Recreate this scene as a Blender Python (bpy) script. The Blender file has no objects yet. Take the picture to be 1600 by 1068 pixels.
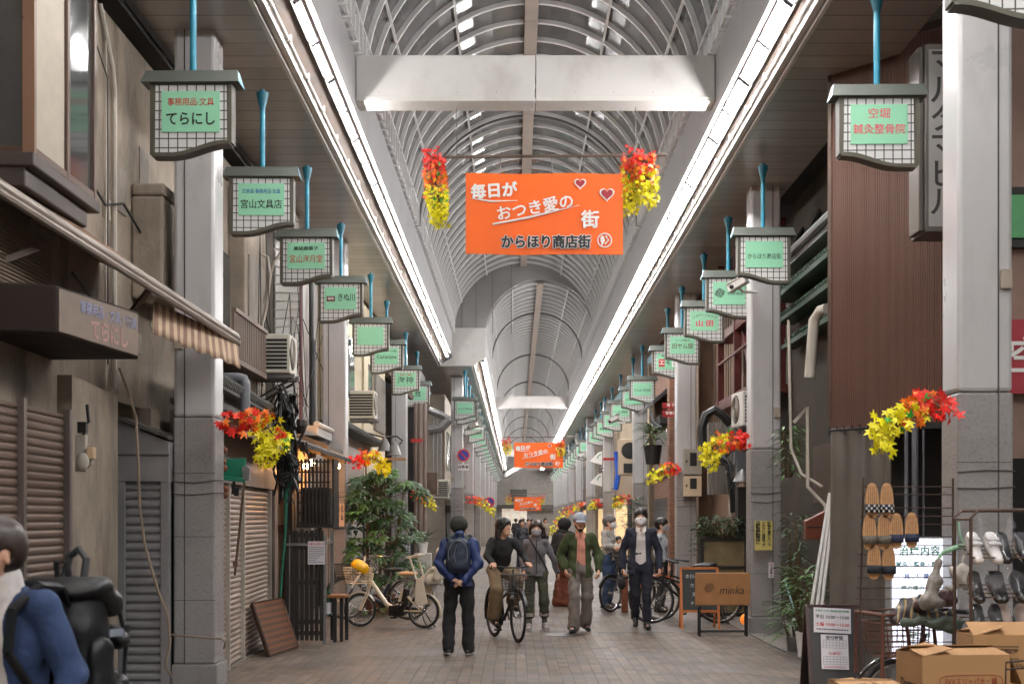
import bpy, bmesh, math, random
import numpy as np
from mathutils import Vector, Matrix, Euler
rnd = random.Random(7)
PI = math.pi
C = bpy.context.scene.collection
SC = bpy.context.scene
# ------------------------------------------------------------------ camera, sky, exposure
F, VX, VY, EYE = 2133.0, 806.0, 808.0, 1.75
cd = bpy.data.cameras.new('camera'); cam = bpy.data.objects.new('camera', cd); C.objects.link(cam)
cam.location = (0, 0, EYE); cam.rotation_euler = (PI/2, 0, 0)
cd.sensor_width = 36; cd.lens = F/1600*36
cd.shift_x = -(VX-800)/1600; cd.shift_y = (VY-534)/1600
cd.clip_start = .1; cd.clip_end = 1000
cd.dof.use_dof = True; cd.dof.focus_distance = 19; cd.dof.aperture_fstop = 4.0
SC.camera = cam
w = bpy.data.worlds.new('World'); SC.world = w; w.use_nodes = True
nt = w.node_tree; bgn = nt.nodes['Background']
sky = nt.nodes.new('ShaderNodeTexSky'); sky.sky_type = 'NISHITA'; sky.sun_disc = False
sky.sun_elevation = math.radians(28); sky.sun_rotation = math.radians(200)
nt.links.new(sky.outputs[0], bgn.inputs[0]); bgn.inputs[1].default_value = 0.03
sl = bpy.data.lights.new('sun', 'SUN'); sl.energy = .4; sl.angle = math.radians(10); sl.color = (1, .93, .84)
so = bpy.data.objects.new('sun', sl); C.objects.link(so); so.rotation_euler = (math.radians(60), 0, math.radians(20)); so.location = (0, 0, 30)
SC.view_settings.view_transform = 'Standard'; SC.view_settings.look = 'None'
SC.view_settings.exposure = 0.5; SC.view_settings.gamma = 1
TUBE = 125.0
# ------------------------------------------------------------------ helpers
def at(px, py, Y): return Vector(((px-VX)*Y/F, Y, EYE-(py-VY)*Y/F))
def gy(py): return F*EYE/(py-VY)                 # depth of a ground point at image row py
def wx(px, Y): return (px-VX)*Y/F
def wz(py, Y): return EYE-(py-VY)*Y/F
def lin(c): return tuple(((v/255)/12.92 if v/255 <= .04045 else ((v/255+.055)/1.055)**2.4) for v in c)
MATS = {}
def M(name, col, rough=.6, metal=0, var=.15, scale=3.0, bump=0, bscale=30, spec=.5, emit=0, stain=0, sscale=1.2, streak=1.0, trans=0, alpha=1, stainc=(40, 34, 28)):
    if name in MATS: return MATS[name]
    m = bpy.data.materials.new(name); m.use_nodes = True; MATS[name] = m
    N, L = m.node_tree.nodes, m.node_tree.links; b = N['Principled BSDF']
    c = lin(col); b.inputs['Roughness'].default_value = rough; b.inputs['Metallic'].default_value = metal
    b.inputs['Specular IOR Level'].default_value = spec
    b.inputs['Base Color'].default_value = (*c, 1)
    if trans: b.inputs['Transmission Weight'].default_value = trans
    if alpha < 1: b.inputs['Alpha'].default_value = alpha
    tc = N.new('ShaderNodeTexCoord')
    if var or stain:
        n = N.new('ShaderNodeTexNoise'); n.inputs['Scale'].default_value = scale; n.inputs['Detail'].default_value = 6; n.inputs['Roughness'].default_value = .6
        L.new(tc.outputs['Object'], n.inputs['Vector'])
        r = N.new('ShaderNodeValToRGB'); r.color_ramp.elements[0].position = .3; r.color_ramp.elements[1].position = .7
        r.color_ramp.elements[0].color = (*[v*(1-var) for v in c], 1); r.color_ramp.elements[1].color = (*[min(1, v*(1+var*.6)) for v in c], 1)
        L.new(n.outputs['Fac'], r.inputs[0]); out = r.outputs[0]
        if stain:
            mp = N.new('ShaderNodeMapping'); mp.inputs['Scale'].default_value = (1, 1, 1/streak if streak else 1)
            L.new(tc.outputs['Object'], mp.inputs[0])
            n2 = N.new('ShaderNodeTexNoise'); n2.inputs['Scale'].default_value = sscale; n2.inputs['Detail'].default_value = 9; n2.inputs['Roughness'].default_value = .68
            L.new(mp.outputs[0], n2.inputs['Vector'])
            r2 = N.new('ShaderNodeValToRGB'); r2.color_ramp.elements[0].position = .5; r2.color_ramp.elements[1].position = .72
            r2.color_ramp.elements[0].color = (0, 0, 0, 1); r2.color_ramp.elements[1].color = (stain, stain, stain, 1)
            L.new(n2.outputs['Fac'], r2.inputs[0])
            mx = N.new('ShaderNodeMixRGB'); mx.inputs[2].default_value = (*lin(stainc), 1)
            L.new(r2.outputs[0], mx.inputs[0]); L.new(out, mx.inputs[1]); out = mx.outputs[0]
        L.new(out, b.inputs['Base Color'])
        rr = N.new('ShaderNodeMapRange'); rr.inputs[3].default_value = max(.03, rough-.12); rr.inputs[4].default_value = min(1, rough+.12)
        L.new(n.outputs['Fac'], rr.inputs[0]); L.new(rr.outputs[0], b.inputs['Roughness'])
    if bump:
        nb = N.new('ShaderNodeTexNoise'); nb.inputs['Scale'].default_value = bscale; nb.inputs['Detail'].default_value = 5
        L.new(tc.outputs['Object'], nb.inputs['Vector'])
        bp = N.new('ShaderNodeBump'); bp.inputs['Strength'].default_value = bump; bp.inputs['Distance'].default_value = .02
        L.new(nb.outputs['Fac'], bp.inputs['Height']); L.new(bp.outputs[0], b.inputs['Normal'])
    if emit:
        b.inputs['Emission Color'].default_value = (*c, 1); b.inputs['Emission Strength'].default_value = emit
    return m
def setp(o, label=None, cat=None, group=None, kind=None):
    if label: o['label'] = label
    if cat: o['category'] = cat
    if group: o['group'] = group
    if kind: o['kind'] = kind
    return o
def thing(name, label, cat, loc=(0, 0, 0), rz=0, group=None):
    o = bpy.data.objects.new(name, None); C.objects.link(o); o.location = loc; o.rotation_euler = (0, 0, rz)
    o.empty_display_size = .1
    return setp(o, label, cat, group)
def root_of(o):
    while o.parent: o = o.parent
    return o
def link(name, me, mat, parent=None):
    o = bpy.data.objects.new(name, me); C.objects.link(o)
    for mm in (mat if isinstance(mat, (list, tuple)) else [mat]): me.materials.append(mm)
    if parent: o.parent = parent
    return o
class MB:
    def __init__(s): s.v = []; s.f = []; s.mi = []; s.cm = 0
    def add(s, vs, fs):
        k = len(s.v); s.v += [tuple(v) for v in vs]; s.f += [tuple(i+k for i in f) for f in fs]; s.mi += [s.cm]*len(fs); return s
    def mat(s, i): s.cm = i; return s
    def box(s, x0, y0, z0, x1, y1, z1):
        x0, x1 = min(x0, x1), max(x0, x1); y0, y1 = min(y0, y1), max(y0, y1); z0, z1 = min(z0, z1), max(z0, z1)
        return s.add([(x0,y0,z0),(x1,y0,z0),(x1,y1,z0),(x0,y1,z0),(x0,y0,z1),(x1,y0,z1),(x1,y1,z1),(x0,y1,z1)],
              [(0,3,2,1),(4,5,6,7),(0,1,5,4),(1,2,6,5),(2,3,7,6),(3,0,4,7)])
    def cbox(s, c, d, rz=0, rx=0, ry=0):
        R = Euler((rx, ry, rz)).to_matrix(); c = Vector(c); d = Vector(d)/2
        vs = [c+R@Vector((sx*d.x, sy*d.y, sz*d.z)) for sz in (-1, 1) for sx, sy in ((-1,-1),(1,-1),(1,1),(-1,1))]
        return s.add(vs, [(0,3,2,1),(4,5,6,7),(0,1,5,4),(1,2,6,5),(2,3,7,6),(3,0,4,7)])
    def beam(s, a, b, w, h, up=(0, 0, 1)):
        a, b = Vector(a), Vector(b); d = (b-a).normalized(); u = Vector(up)
        if abs(d.dot(u)) > .98: u = Vector((0, 1, 0))
        sx = d.cross(u).normalized()*w/2; sz = sx.cross(d).normalized()*h/2
        vs = [p+q for p in (a, b) for q in (-sx-sz, sx-sz, sx+sz, -sx+sz)]
        return s.add(vs, [(0,1,2,3),(7,6,5,4),(0,4,5,1),(1,5,6,2),(2,6,7,3),(3,7,4,0)])
    def prism(s, pts, ext):
        n = len(pts); e = Vector(ext); vs = [Vector(p) for p in pts]; vs += [p+e for p in vs]
        return s.add(vs, [tuple(range(n))[::-1], tuple(range(n, 2*n))]+[(i, (i+1) % n, (i+1) % n+n, i+n) for i in range(n)])
    def quad(s, *p): return s.add(p, [tuple(range(len(p)))])
    def tube(s, path, r, n=8, caps=True, closed=False):
        P = [Vector(p) for p in path]; m = len(P); rs = r if isinstance(r, (list, tuple)) else [r]*m
        vs = []; fs = []; pu = None
        for i, p in enumerate(P):
            d = ((P[(i+1) % m] if (closed or i < m-1) else p)-(P[i-1] if (closed or i > 0) else p)).normalized()
            if pu is None: pu = Vector((0, 0, 1)) if abs(d.z) < .9 else Vector((1, 0, 0))
            u = (pu-d*pu.dot(d)); u = u.normalized() if u.length > 1e-6 else d.orthogonal().normalized(); pu = u; q = d.cross(u)
            for k in range(n):
                t = 2*PI*k/n; vs.append(p+(u*math.cos(t)+q*math.sin(t))*rs[i])
        for i in range(m if closed else m-1):
            j = (i+1) % m
            for k in range(n): fs.append((i*n+k, i*n+(k+1) % n, j*n+(k+1) % n, j*n+k))
        if caps and not closed: fs += [tuple(range(n))[::-1], tuple(range((m-1)*n, m*n))]
        return s.add(vs, fs)
    def lathe(s, prof, c=(0, 0, 0), n=16, axis='z'):
        vs = []; fs = []; m = len(prof)
        for r, z in prof:
            for k in range(n):
                t = 2*PI*k/n; p = (r*math.cos(t), r*math.sin(t), z)
                if axis == 'y': p = (p[0], p[2], p[1])
                elif axis == 'x': p = (p[2], p[0], p[1])
                vs.append((p[0]+c[0], p[1]+c[1], p[2]+c[2]))
        for i in range(m-1):
            for k in range(n): fs.append((i*n+k, i*n+(k+1) % n, (i+1)*n+(k+1) % n, (i+1)*n+k))
        fs += [tuple(range(n))[::-1], tuple(range((m-1)*n, m*n))]
        return s.add(vs, fs)
    def ball(s, c, r, nu=12, nv=8):
        r = (r, r, r) if isinstance(r, (int, float)) else r
        vs = [(c[0], c[1], c[2]-r[2])]; fs = []
        for i in range(1, nv):
            t = PI*i/nv-PI/2
            for k in range(nu):
                p = 2*PI*k/nu; vs.append((c[0]+r[0]*math.cos(t)*math.cos(p), c[1]+r[1]*math.cos(t)*math.sin(p), c[2]+r[2]*math.sin(t)))
        vs.append((c[0], c[1], c[2]+r[2])); e = len(vs)-1
        for k in range(nu):
            fs.append((0, 1+(k+1) % nu, 1+k)); fs.append((e, e-nu+k, e-nu+(k+1) % nu))
        for i in range(nv-2):
            for k in range(nu):
                a = 1+i*nu; fs.append((a+k, a+(k+1) % nu, a+nu+(k+1) % nu, a+nu+k))
        return s.add(vs, fs)
    def build(s, name, mat, parent=None, smooth=False, bevel=0, world=False):
        vs = s.v
        if world and parent is not None:
            o = root_of(parent).location; vs = [(a-o.x, b-o.y, c-o.z) for a, b, c in vs]
        me = bpy.data.meshes.new(name); me.from_pydata(vs, [], s.f); me.update()
        bm = bmesh.new(); bm.from_mesh(me); bmesh.ops.recalc_face_normals(bm, faces=bm.faces); bm.to_mesh(me); bm.free()
        if any(s.mi): me.polygons.foreach_set('material_index', s.mi)
        if smooth:
            me.polygons.foreach_set('use_smooth', [True]*len(me.polygons)); me.set_sharp_from_angle(angle=math.radians(42))
        ob = link(name, me, mat, parent)
        if bevel:
            b = ob.modifiers.new('bevel', 'BEVEL'); b.width = bevel; b.segments = 2; b.limit_method = 'ANGLE'; b.angle_limit = math.radians(50)
        return ob
def copy_tree(o, parent=None):
    c = o.copy(); C.objects.link(c)
    if parent is not None: c.parent = parent
    for ch in list(o.children): copy_tree(ch, c)
    return c
_dg = None
def text_mesh(txt, size, bold=0, res=2, align='CENTER', spacing=1.0, extrude=.001, shear=0):
    cu = bpy.data.curves.new('lettering', 'FONT'); cu.body = txt; cu.size = size; cu.align_x = align; cu.align_y = 'CENTER'
    cu.resolution_u = res; cu.offset = bold*size; cu.extrude = extrude; cu.space_character = spacing; cu.shear = shear; cu.fill_mode = 'BOTH'
    o = bpy.data.objects.new('lettering', cu); C.objects.link(o)
    bpy.context.view_layer.update()
    me = bpy.data.meshes.new_from_object(o.evaluated_get(bpy.context.evaluated_depsgraph_get()))
    bpy.data.objects.remove(o); bpy.data.curves.remove(cu)
    return me
def text(txt, size, mat, parent, loc, rx=PI/2, rz=0, ry=0, bold=0, width=None, name='lettering', **kw):
    me = text_mesh(txt, size, bold, **kw); sx = 1
    if width:
        xs = [v.co.x for v in me.vertices]
        if xs: sx = width/max(1e-6, max(xs)-min(xs))
    if sx != 1:
        for v in me.vertices: v.co.x *= sx
    o = link(name, me, mat, parent); o.location = loc; o.rotation_euler = (rx, ry, rz)
    return o
def thick_text(txt, size, mat, parent, loc, r, **kw):
    # heavy brush lettering: the strokes laid over one another in a small circle, in one mesh
    wd = kw.pop('width', None); ry = kw.pop('ry', 0); rx = kw.pop('rx', PI/2); me = text_mesh(txt, size, kw.pop('bold', .004)); xs = [v.co.x for v in me.vertices]; sx = wd/(max(xs)-min(xs)) if wd else 1
    V = [tuple(v.co) for v in me.vertices]; P = [tuple(p.vertices) for p in me.polygons]; b = MB()
    for k in range(7):
        dx, dy = (0, 0) if k == 0 else (r*math.cos(k*PI/3), r*math.sin(k*PI/3)); b.add([(x*sx+dx, y+dy, z+.0006*k) for x, y, z in V], P)
    bpy.data.meshes.remove(me); m2 = bpy.data.meshes.new('lettering'); m2.from_pydata(b.v, [], b.f); m2.update()
    o = link('lettering', m2, mat, parent); o.location = loc; o.rotation_euler = (rx, ry, 0); return o
# signed distance shapes -> one continuous skin (surface nets)
def smin(a, b, k):
    if k <= 0: return np.minimum(a, b)
    h = np.clip(.5+.5*(b-a)/k, 0, 1); return b*(1-h)+a*h-k*h*(1-h)
def sdf_mesh(prims, h=.012, k=.03, cuts=(), fold=0, seed=1, smooth=0):
    lo = np.full(3, 1e9); hi = -lo
    for p in prims:
        a, b, ra, rb = np.array(p[0], float), np.array(p[1], float), p[2], p[3]
        sc = np.array(p[4] if len(p) > 4 and p[4] else (1, 1, 1)); r = max(ra, rb)*sc.max()
        lo = np.minimum(lo, np.minimum(a, b)-r); hi = np.maximum(hi, np.maximum(a, b)+r)
    lo -= 4*h; hi += 4*h; n = np.ceil((hi-lo)/h).astype(int)+1
    D = np.full(n, .25, np.float32)
    ax = [lo[i]+h*np.arange(n[i]) for i in range(3)]
    for p in prims:
        a, b, ra, rb = np.array(p[0], float), np.array(p[1], float), p[2], p[3]
        sc = np.array(p[4] if len(p) > 4 and p[4] else (1., 1., 1.), float); kk = p[5] if len(p) > 5 else k
        r = max(ra, rb)*sc.max()+kk+.03
        i0 = np.maximum(0, np.floor((np.minimum(a, b)-r-lo)/h).astype(int)); i1 = np.minimum(n, np.ceil((np.maximum(a, b)+r-lo)/h).astype(int)+1)
        sl_ = tuple(slice(i0[i], i1[i]) for i in range(3))
        X, Y, Z = np.meshgrid(ax[0][sl_[0]], ax[1][sl_[1]], ax[2][sl_[2]], indexing='ij')
        # the scaling is about the axis a-b, so the joints stay where they are
        d = b-a; L2 = max(1e-9, (d/sc).dot(d/sc))
        px, py, pz = (X-a[0])/sc[0], (Y-a[1])/sc[1], (Z-a[2])/sc[2]; ds = d/sc
        t = np.clip((px*ds[0]+py*ds[1]+pz*ds[2])/L2, 0, 1)
        q = np.sqrt((px-t*ds[0])**2+(py-t*ds[1])**2+(pz-t*ds[2])**2)-(ra+(rb-ra)*t)
        D[sl_] = smin(D[sl_], (q*sc.min()**.5*sc.mean()**.5).astype(np.float32), kk)
    X, Y, Z = np.meshgrid(*ax, indexing='ij')
    if fold:
        rs = np.random.RandomState(seed); wv = 0
        for j in range(7):
            f = rs.uniform(16, 62); dv = rs.normal(size=3)*np.array([.8, .8, 1.25]); dv /= np.linalg.norm(dv)
            wv = wv+np.sin(f*(X*dv[0]+Y*dv[1]+Z*dv[2])+1.6*np.sin(9*X+7*Z+j)+rs.uniform(0, 6))/(1+.018*f)
        D = D+fold*wv*.35
    for c in cuts: D = np.maximum(D, c(X, Y, Z))
    D[[0, -1]] = .2; D[:, [0, -1]] = .2; D[:, :, [0, -1]] = .2
    s = D < 0; cn = [(i, j, l) for i in (0, 1) for j in (0, 1) for l in (0, 1)]
    sub = lambda A, o: A[o[0]:A.shape[0]-1+o[0], o[1]:A.shape[1]-1+o[1], o[2]:A.shape[2]-1+o[2]]
    cnt = sum(sub(s, o).astype(np.int8) for o in cn); act = (cnt > 0) & (cnt < 8)
    ii = np.argwhere(act); idx = np.full(act.shape, -1, np.int64); idx[act] = np.arange(len(ii))
    acc = np.zeros((len(ii), 3)); num = np.zeros(len(ii))
    for o in cn:
        for axn in range(3):
            if o[axn]: continue
            o2 = list(o); o2[axn] = 1
            da = D[ii[:, 0]+o[0], ii[:, 1]+o[1], ii[:, 2]+o[2]]; db = D[ii[:, 0]+o2[0], ii[:, 1]+o2[1], ii[:, 2]+o2[2]]
            m = (da < 0) != (db < 0); t = np.where(m, da/np.where(m, da-db, 1), 0)
            pt = np.tile(np.array(o, float), (len(ii), 1)); pt[:, axn] += t
            acc[m] += pt[m]; num[m] += 1
    V = lo+(ii+acc/num[:, None])*h
    Fs = []
    for axn in range(3):
        b_, c_ = [(1, 2), (2, 0), (0, 1)][axn]
        a0 = [slice(None)]*3; a1 = [slice(None)]*3; a0[axn] = slice(0, -1); a1[axn] = slice(1, None)
        e = np.argwhere(s[tuple(a0)] != s[tuple(a1)])
        e = e[(e[:, b_] > 0) & (e[:, c_] > 0) & (e[:, b_] < n[b_]-1) & (e[:, c_] < n[c_]-1)]
        fl = s[e[:, 0], e[:, 1], e[:, 2]]
        ub = np.eye(3, dtype=int)[b_]; uc = np.eye(3, dtype=int)[c_]
        g = lambda q: idx[q[:, 0], q[:, 1], q[:, 2]]
        quad = np.stack([g(e), g(e-ub), g(e-ub-uc), g(e-uc)], 1)
        quad[~fl] = quad[~fl][:, ::-1]; Fs.append(quad)
    Fq = np.concatenate(Fs); Fq = Fq[(Fq >= 0).all(1)]
    for _ in range(smooth):
        S = np.zeros_like(V); W_ = np.zeros(len(V))
        for a_, b_ in ((0, 1), (1, 2), (2, 3), (3, 0)):
            np.add.at(S, Fq[:, a_], V[Fq[:, b_]]); np.add.at(W_, Fq[:, a_], 1)
            np.add.at(S, Fq[:, b_], V[Fq[:, a_]]); np.add.at(W_, Fq[:, b_], 1)
        V = V*.5+.5*S/np.maximum(W_, 1)[:, None]
    return V, Fq
def sdf_obj(name, prims, mat, parent, h=.012, k=.03, cuts=(), fold=0, seed=1, smooth=2):
    V, Fq = sdf_mesh(prims, h, k, cuts, fold, seed, smooth)
    me = bpy.data.meshes.new(name); me.from_pydata(V.tolist(), [], Fq.tolist()); me.update()
    me.polygons.foreach_set('use_smooth', [True]*len(me.polygons))
    return link(name, me, mat, parent)
# ------------------------------------------------------------------ ground
def ground_mat():
    m = bpy.data.materials.new('pavers'); m.use_nodes = True; N, L = m.node_tree.nodes, m.node_tree.links; b = N['Principled BSDF']
    tc = N.new('ShaderNodeTexCoord'); mp = N.new('ShaderNodeMapping'); mp.inputs['Rotation'].default_value = (0, 0, PI/2)
    L.new(tc.outputs['Object'], mp.inputs[0])
    br = N.new('ShaderNodeTexBrick'); br.inputs['Scale'].default_value = 1; br.inputs['Brick Width'].default_value = .25; br.inputs['Row Height'].default_value = .125
    br.inputs['Mortar Size'].default_value = .007; br.inputs['Mortar Smooth'].default_value = .3; br.offset = .5; br.inputs['Bias'].default_value = -.15
    br.inputs['Color1'].default_value = (*lin((112, 97, 84)), 1); br.inputs['Color2'].default_value = (*lin((76, 68, 63)), 1); br.inputs['Mortar'].default_value = (*lin((66, 56, 48)), 1)
    L.new(mp.outputs[0], br.inputs['Vector'])
    # broad bands of darker pavers laid across the street, and worn patches
    wv = N.new('ShaderNodeTexNoise'); mp2 = N.new('ShaderNodeMapping'); mp2.inputs['Scale'].default_value = (.35, 1.1, 1)
    L.new(tc.outputs['Object'], mp2.inputs[0]); L.new(mp2.outputs[0], wv.inputs['Vector']); wv.inputs['Scale'].default_value = 1; wv.inputs['Detail'].default_value = 7; wv.inputs['Roughness'].default_value = .65
    r = N.new('ShaderNodeValToRGB'); r.color_ramp.elements[0].position = .32; r.color_ramp.elements[1].position = .68
    r.color_ramp.elements[0].color = (.5, .5, .51, 1); r.color_ramp.elements[1].color = (1.12, 1.1, 1.06, 1); L.new(wv.outputs['Fac'], r.inputs[0])
    mx = N.new('ShaderNodeMixRGB'); mx.blend_type = 'MULTIPLY'; mx.inputs[0].default_value = 1; L.new(br.outputs['Color'], mx.inputs[1]); L.new(r.outputs[0], mx.inputs[2])
    vo = N.new('ShaderNodeTexVoronoi'); vo.inputs['Scale'].default_value = 2.1; L.new(tc.outputs['Object'], vo.inputs['Vector'])
    lt = N.new('ShaderNodeMath'); lt.operation = 'LESS_THAN'; lt.inputs[1].default_value = .07; L.new(vo.outputs['Distance'], lt.inputs[0])
    sn = N.new('ShaderNodeTexNoise'); sn.inputs['Scale'].default_value = .9; sn.inputs['Detail'].default_value = 8; sn.inputs['Roughness'].default_value = .7; L.new(tc.outputs['Object'], sn.inputs['Vector'])
    sr = N.new('ShaderNodeValToRGB'); sr.color_ramp.elements[0].position = .56; sr.color_ramp.elements[1].position = .66; sr.color_ramp.elements[1].color = (.42, .42, .42, 1); L.new(sn.outputs['Fac'], sr.inputs[0])
    ga = N.new('ShaderNodeMath'); ga.operation = 'MULTIPLY_ADD'; ga.inputs[1].default_value = .35; L.new(lt.outputs[0], ga.inputs[0]); L.new(sr.outputs[0], ga.inputs[2])
    m2 = N.new('ShaderNodeMixRGB'); m2.inputs[2].default_value = (*lin((62, 54, 48)), 1); L.new(ga.outputs[0], m2.inputs[0]); L.new(mx.outputs[0], m2.inputs[1])
    L.new(m2.outputs[0], b.inputs['Base Color'])
    rr = N.new('ShaderNodeMapRange'); rr.inputs[1].default_value = .3; rr.inputs[2].default_value = .7; rr.inputs[3].default_value = .42; rr.inputs[4].default_value = .75; L.new(wv.outputs['Fac'], rr.inputs[0]); L.new(rr.outputs[0], b.inputs['Roughness'])
    bp = N.new('ShaderNodeBump'); bp.inputs['Strength'].default_value = .5; bp.inputs['Distance'].default_value = .006; bp.invert = True
    L.new(br.outputs['Fac'], bp.inputs['Height']); L.new(bp.outputs[0], b.inputs['Normal'])
    return m
g = MB().quad((-120, -8, 0), (120, -8, 0), (120, 420, 0), (-120, 420, 0)).build('street_pavement', ground_mat()); setp(g, kind='structure')
m_apron = M('apron', (112, 106, 100), .8, var=.25, scale=5, bump=.2)
a = MB(); a.box(-9, 8, .0, -3.32, 170, .012); a = a.build('left_pavement_edge', m_apron); setp(a, kind='structure')
a = MB(); a.box(3.5, 6, .0, 9, 170, .012); a = a.build('right_pavement_edge', m_apron); setp(a, kind='structure')
# a manhole cover in the paving
mh = MB().lathe([(.0, 0), (.3, 0), (.3, .002), (.28, .003), (0, .003)], (.72, gy(991), .002), 32)
setp(mh.build('manhole_cover', M('iron_worn', (92, 90, 90), .35, .6, var=.4, scale=30, bump=.5, bscale=60)), 'round worn iron manhole cover set flush in the pavers', 'manhole cover')
mh = MB().box(1.25, gy(988), .0, 2.9, gy(979), .004)
setp(mh.build('drain_cover', M('drain', (104, 95, 87), .7, var=.3, scale=8)), 'flat brown rectangular drain cover beside the wooden shop board', 'drain cover')
# ------------------------------------------------------------------ arcade roof
m_white = M('white_paint', (205, 202, 198), .38, var=.06, scale=1.5, stain=.3, sscale=1.6, streak=1.5, stainc=(120, 105, 95))
m_wallp = M('grey_panel', (158, 157, 158), .4, var=.06, scale=1.2)
m_soff = None
def soffit_mat():
    m = bpy.data.materials.new('soffit_boards'); m.use_nodes = True; N, L = m.node_tree.nodes, m.node_tree.links; b = N['Principled BSDF']
    tc = N.new('ShaderNodeTexCoord'); sx = N.new('ShaderNodeSeparateXYZ'); L.new(tc.outputs['Object'], sx.inputs[0])
    d = N.new('ShaderNodeMath'); d.operation = 'DIVIDE'; d.inputs[1].default_value = .40; L.new(sx.outputs['Y'], d.inputs[0])
    fr = N.new('ShaderNodeMath'); fr.operation = 'FRACT'; L.new(d.outputs[0], fr.inputs[0])
    lt = N.new('ShaderNodeMath'); lt.operation = 'LESS_THAN'; lt.inputs[1].default_value = .045; L.new(fr.outputs[0], lt.inputs[0])
    fl = N.new('ShaderNodeMath'); fl.operation = 'FLOOR'; L.new(d.outputs[0], fl.inputs[0])
    wn = N.new('ShaderNodeTexWhiteNoise'); wn.noise_dimensions = '1D'; L.new(fl.outputs[0], wn.inputs['W'])
    n = N.new('ShaderNodeTexNoise'); n.inputs['Scale'].default_value = 2.5; n.inputs['Detail'].default_value = 5; L.new(tc.outputs['Object'], n.inputs['Vector'])
    ad = N.new('ShaderNodeMath'); ad.operation = 'ADD'; L.new(wn.outputs[0], ad.inputs[0]); L.new(n.outputs['Fac'], ad.inputs[1])
    r = N.new('ShaderNodeValToRGB'); r.color_ramp.elements[0].position = .4; r.color_ramp.elements[1].position = 1.5
    r.color_ramp.elements[0].color = (*lin((150, 145, 140)), 1); r.color_ramp.elements[1].color = (*lin((174, 169, 163)), 1)
    hf = N.new('ShaderNodeMath'); hf.operation = 'MULTIPLY'; hf.inputs[1].default_value = .6; L.new(ad.outputs[0], hf.inputs[0]); L.new(hf.outputs[0], r.inputs[0])
    mx = N.new('ShaderNodeMixRGB'); mx.inputs[2].default_value = (*lin((52, 46, 42)), 1); L.new(lt.outputs[0], mx.inputs[0]); L.new(r.outputs[0], mx.inputs[1]); L.new(mx.outputs[0], b.inputs['Base Color'])
    b.inputs['Roughness'].default_value = .28
    bp = N.new('ShaderNodeBump'); bp.inputs['Strength'].default_value = .25; bp.inputs['Distance'].default_value = .02; L.new(wn.outputs[0], bp.inputs['Height']); L.new(bp.outputs[0], b.inputs['Normal'])
    return m
m_soff = soffit_mat()
m_glass = M('vault_glass', (98, 97, 97), .13, var=.18, scale=1.1, spec=.55, stain=.18, sscale=2, streak=1, stainc=(80, 80, 84))
m_rib = M('rib_white', (222, 221, 220), .4, var=.04)
m_arch = M('arch_steel', (92, 90, 88), .4, var=.1)
m_strip = M('ridge_strip', (165, 152, 142), .35, var=.2, scale=1.3)
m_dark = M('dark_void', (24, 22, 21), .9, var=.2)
ZS, ZW, ZV = 6.75, 7.0, 7.75          # soffit, lower edge of the upstand walls, springing of the vault
YJ, YE = 44.8, 147.0                  # where the arcade narrows, and its far end
XR, FR = 2.59, 3.02
roof = thing('arcade_roof', 'long glazed barrel vault roof over the shopping street with white ribs', 'arcade roof')
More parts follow.
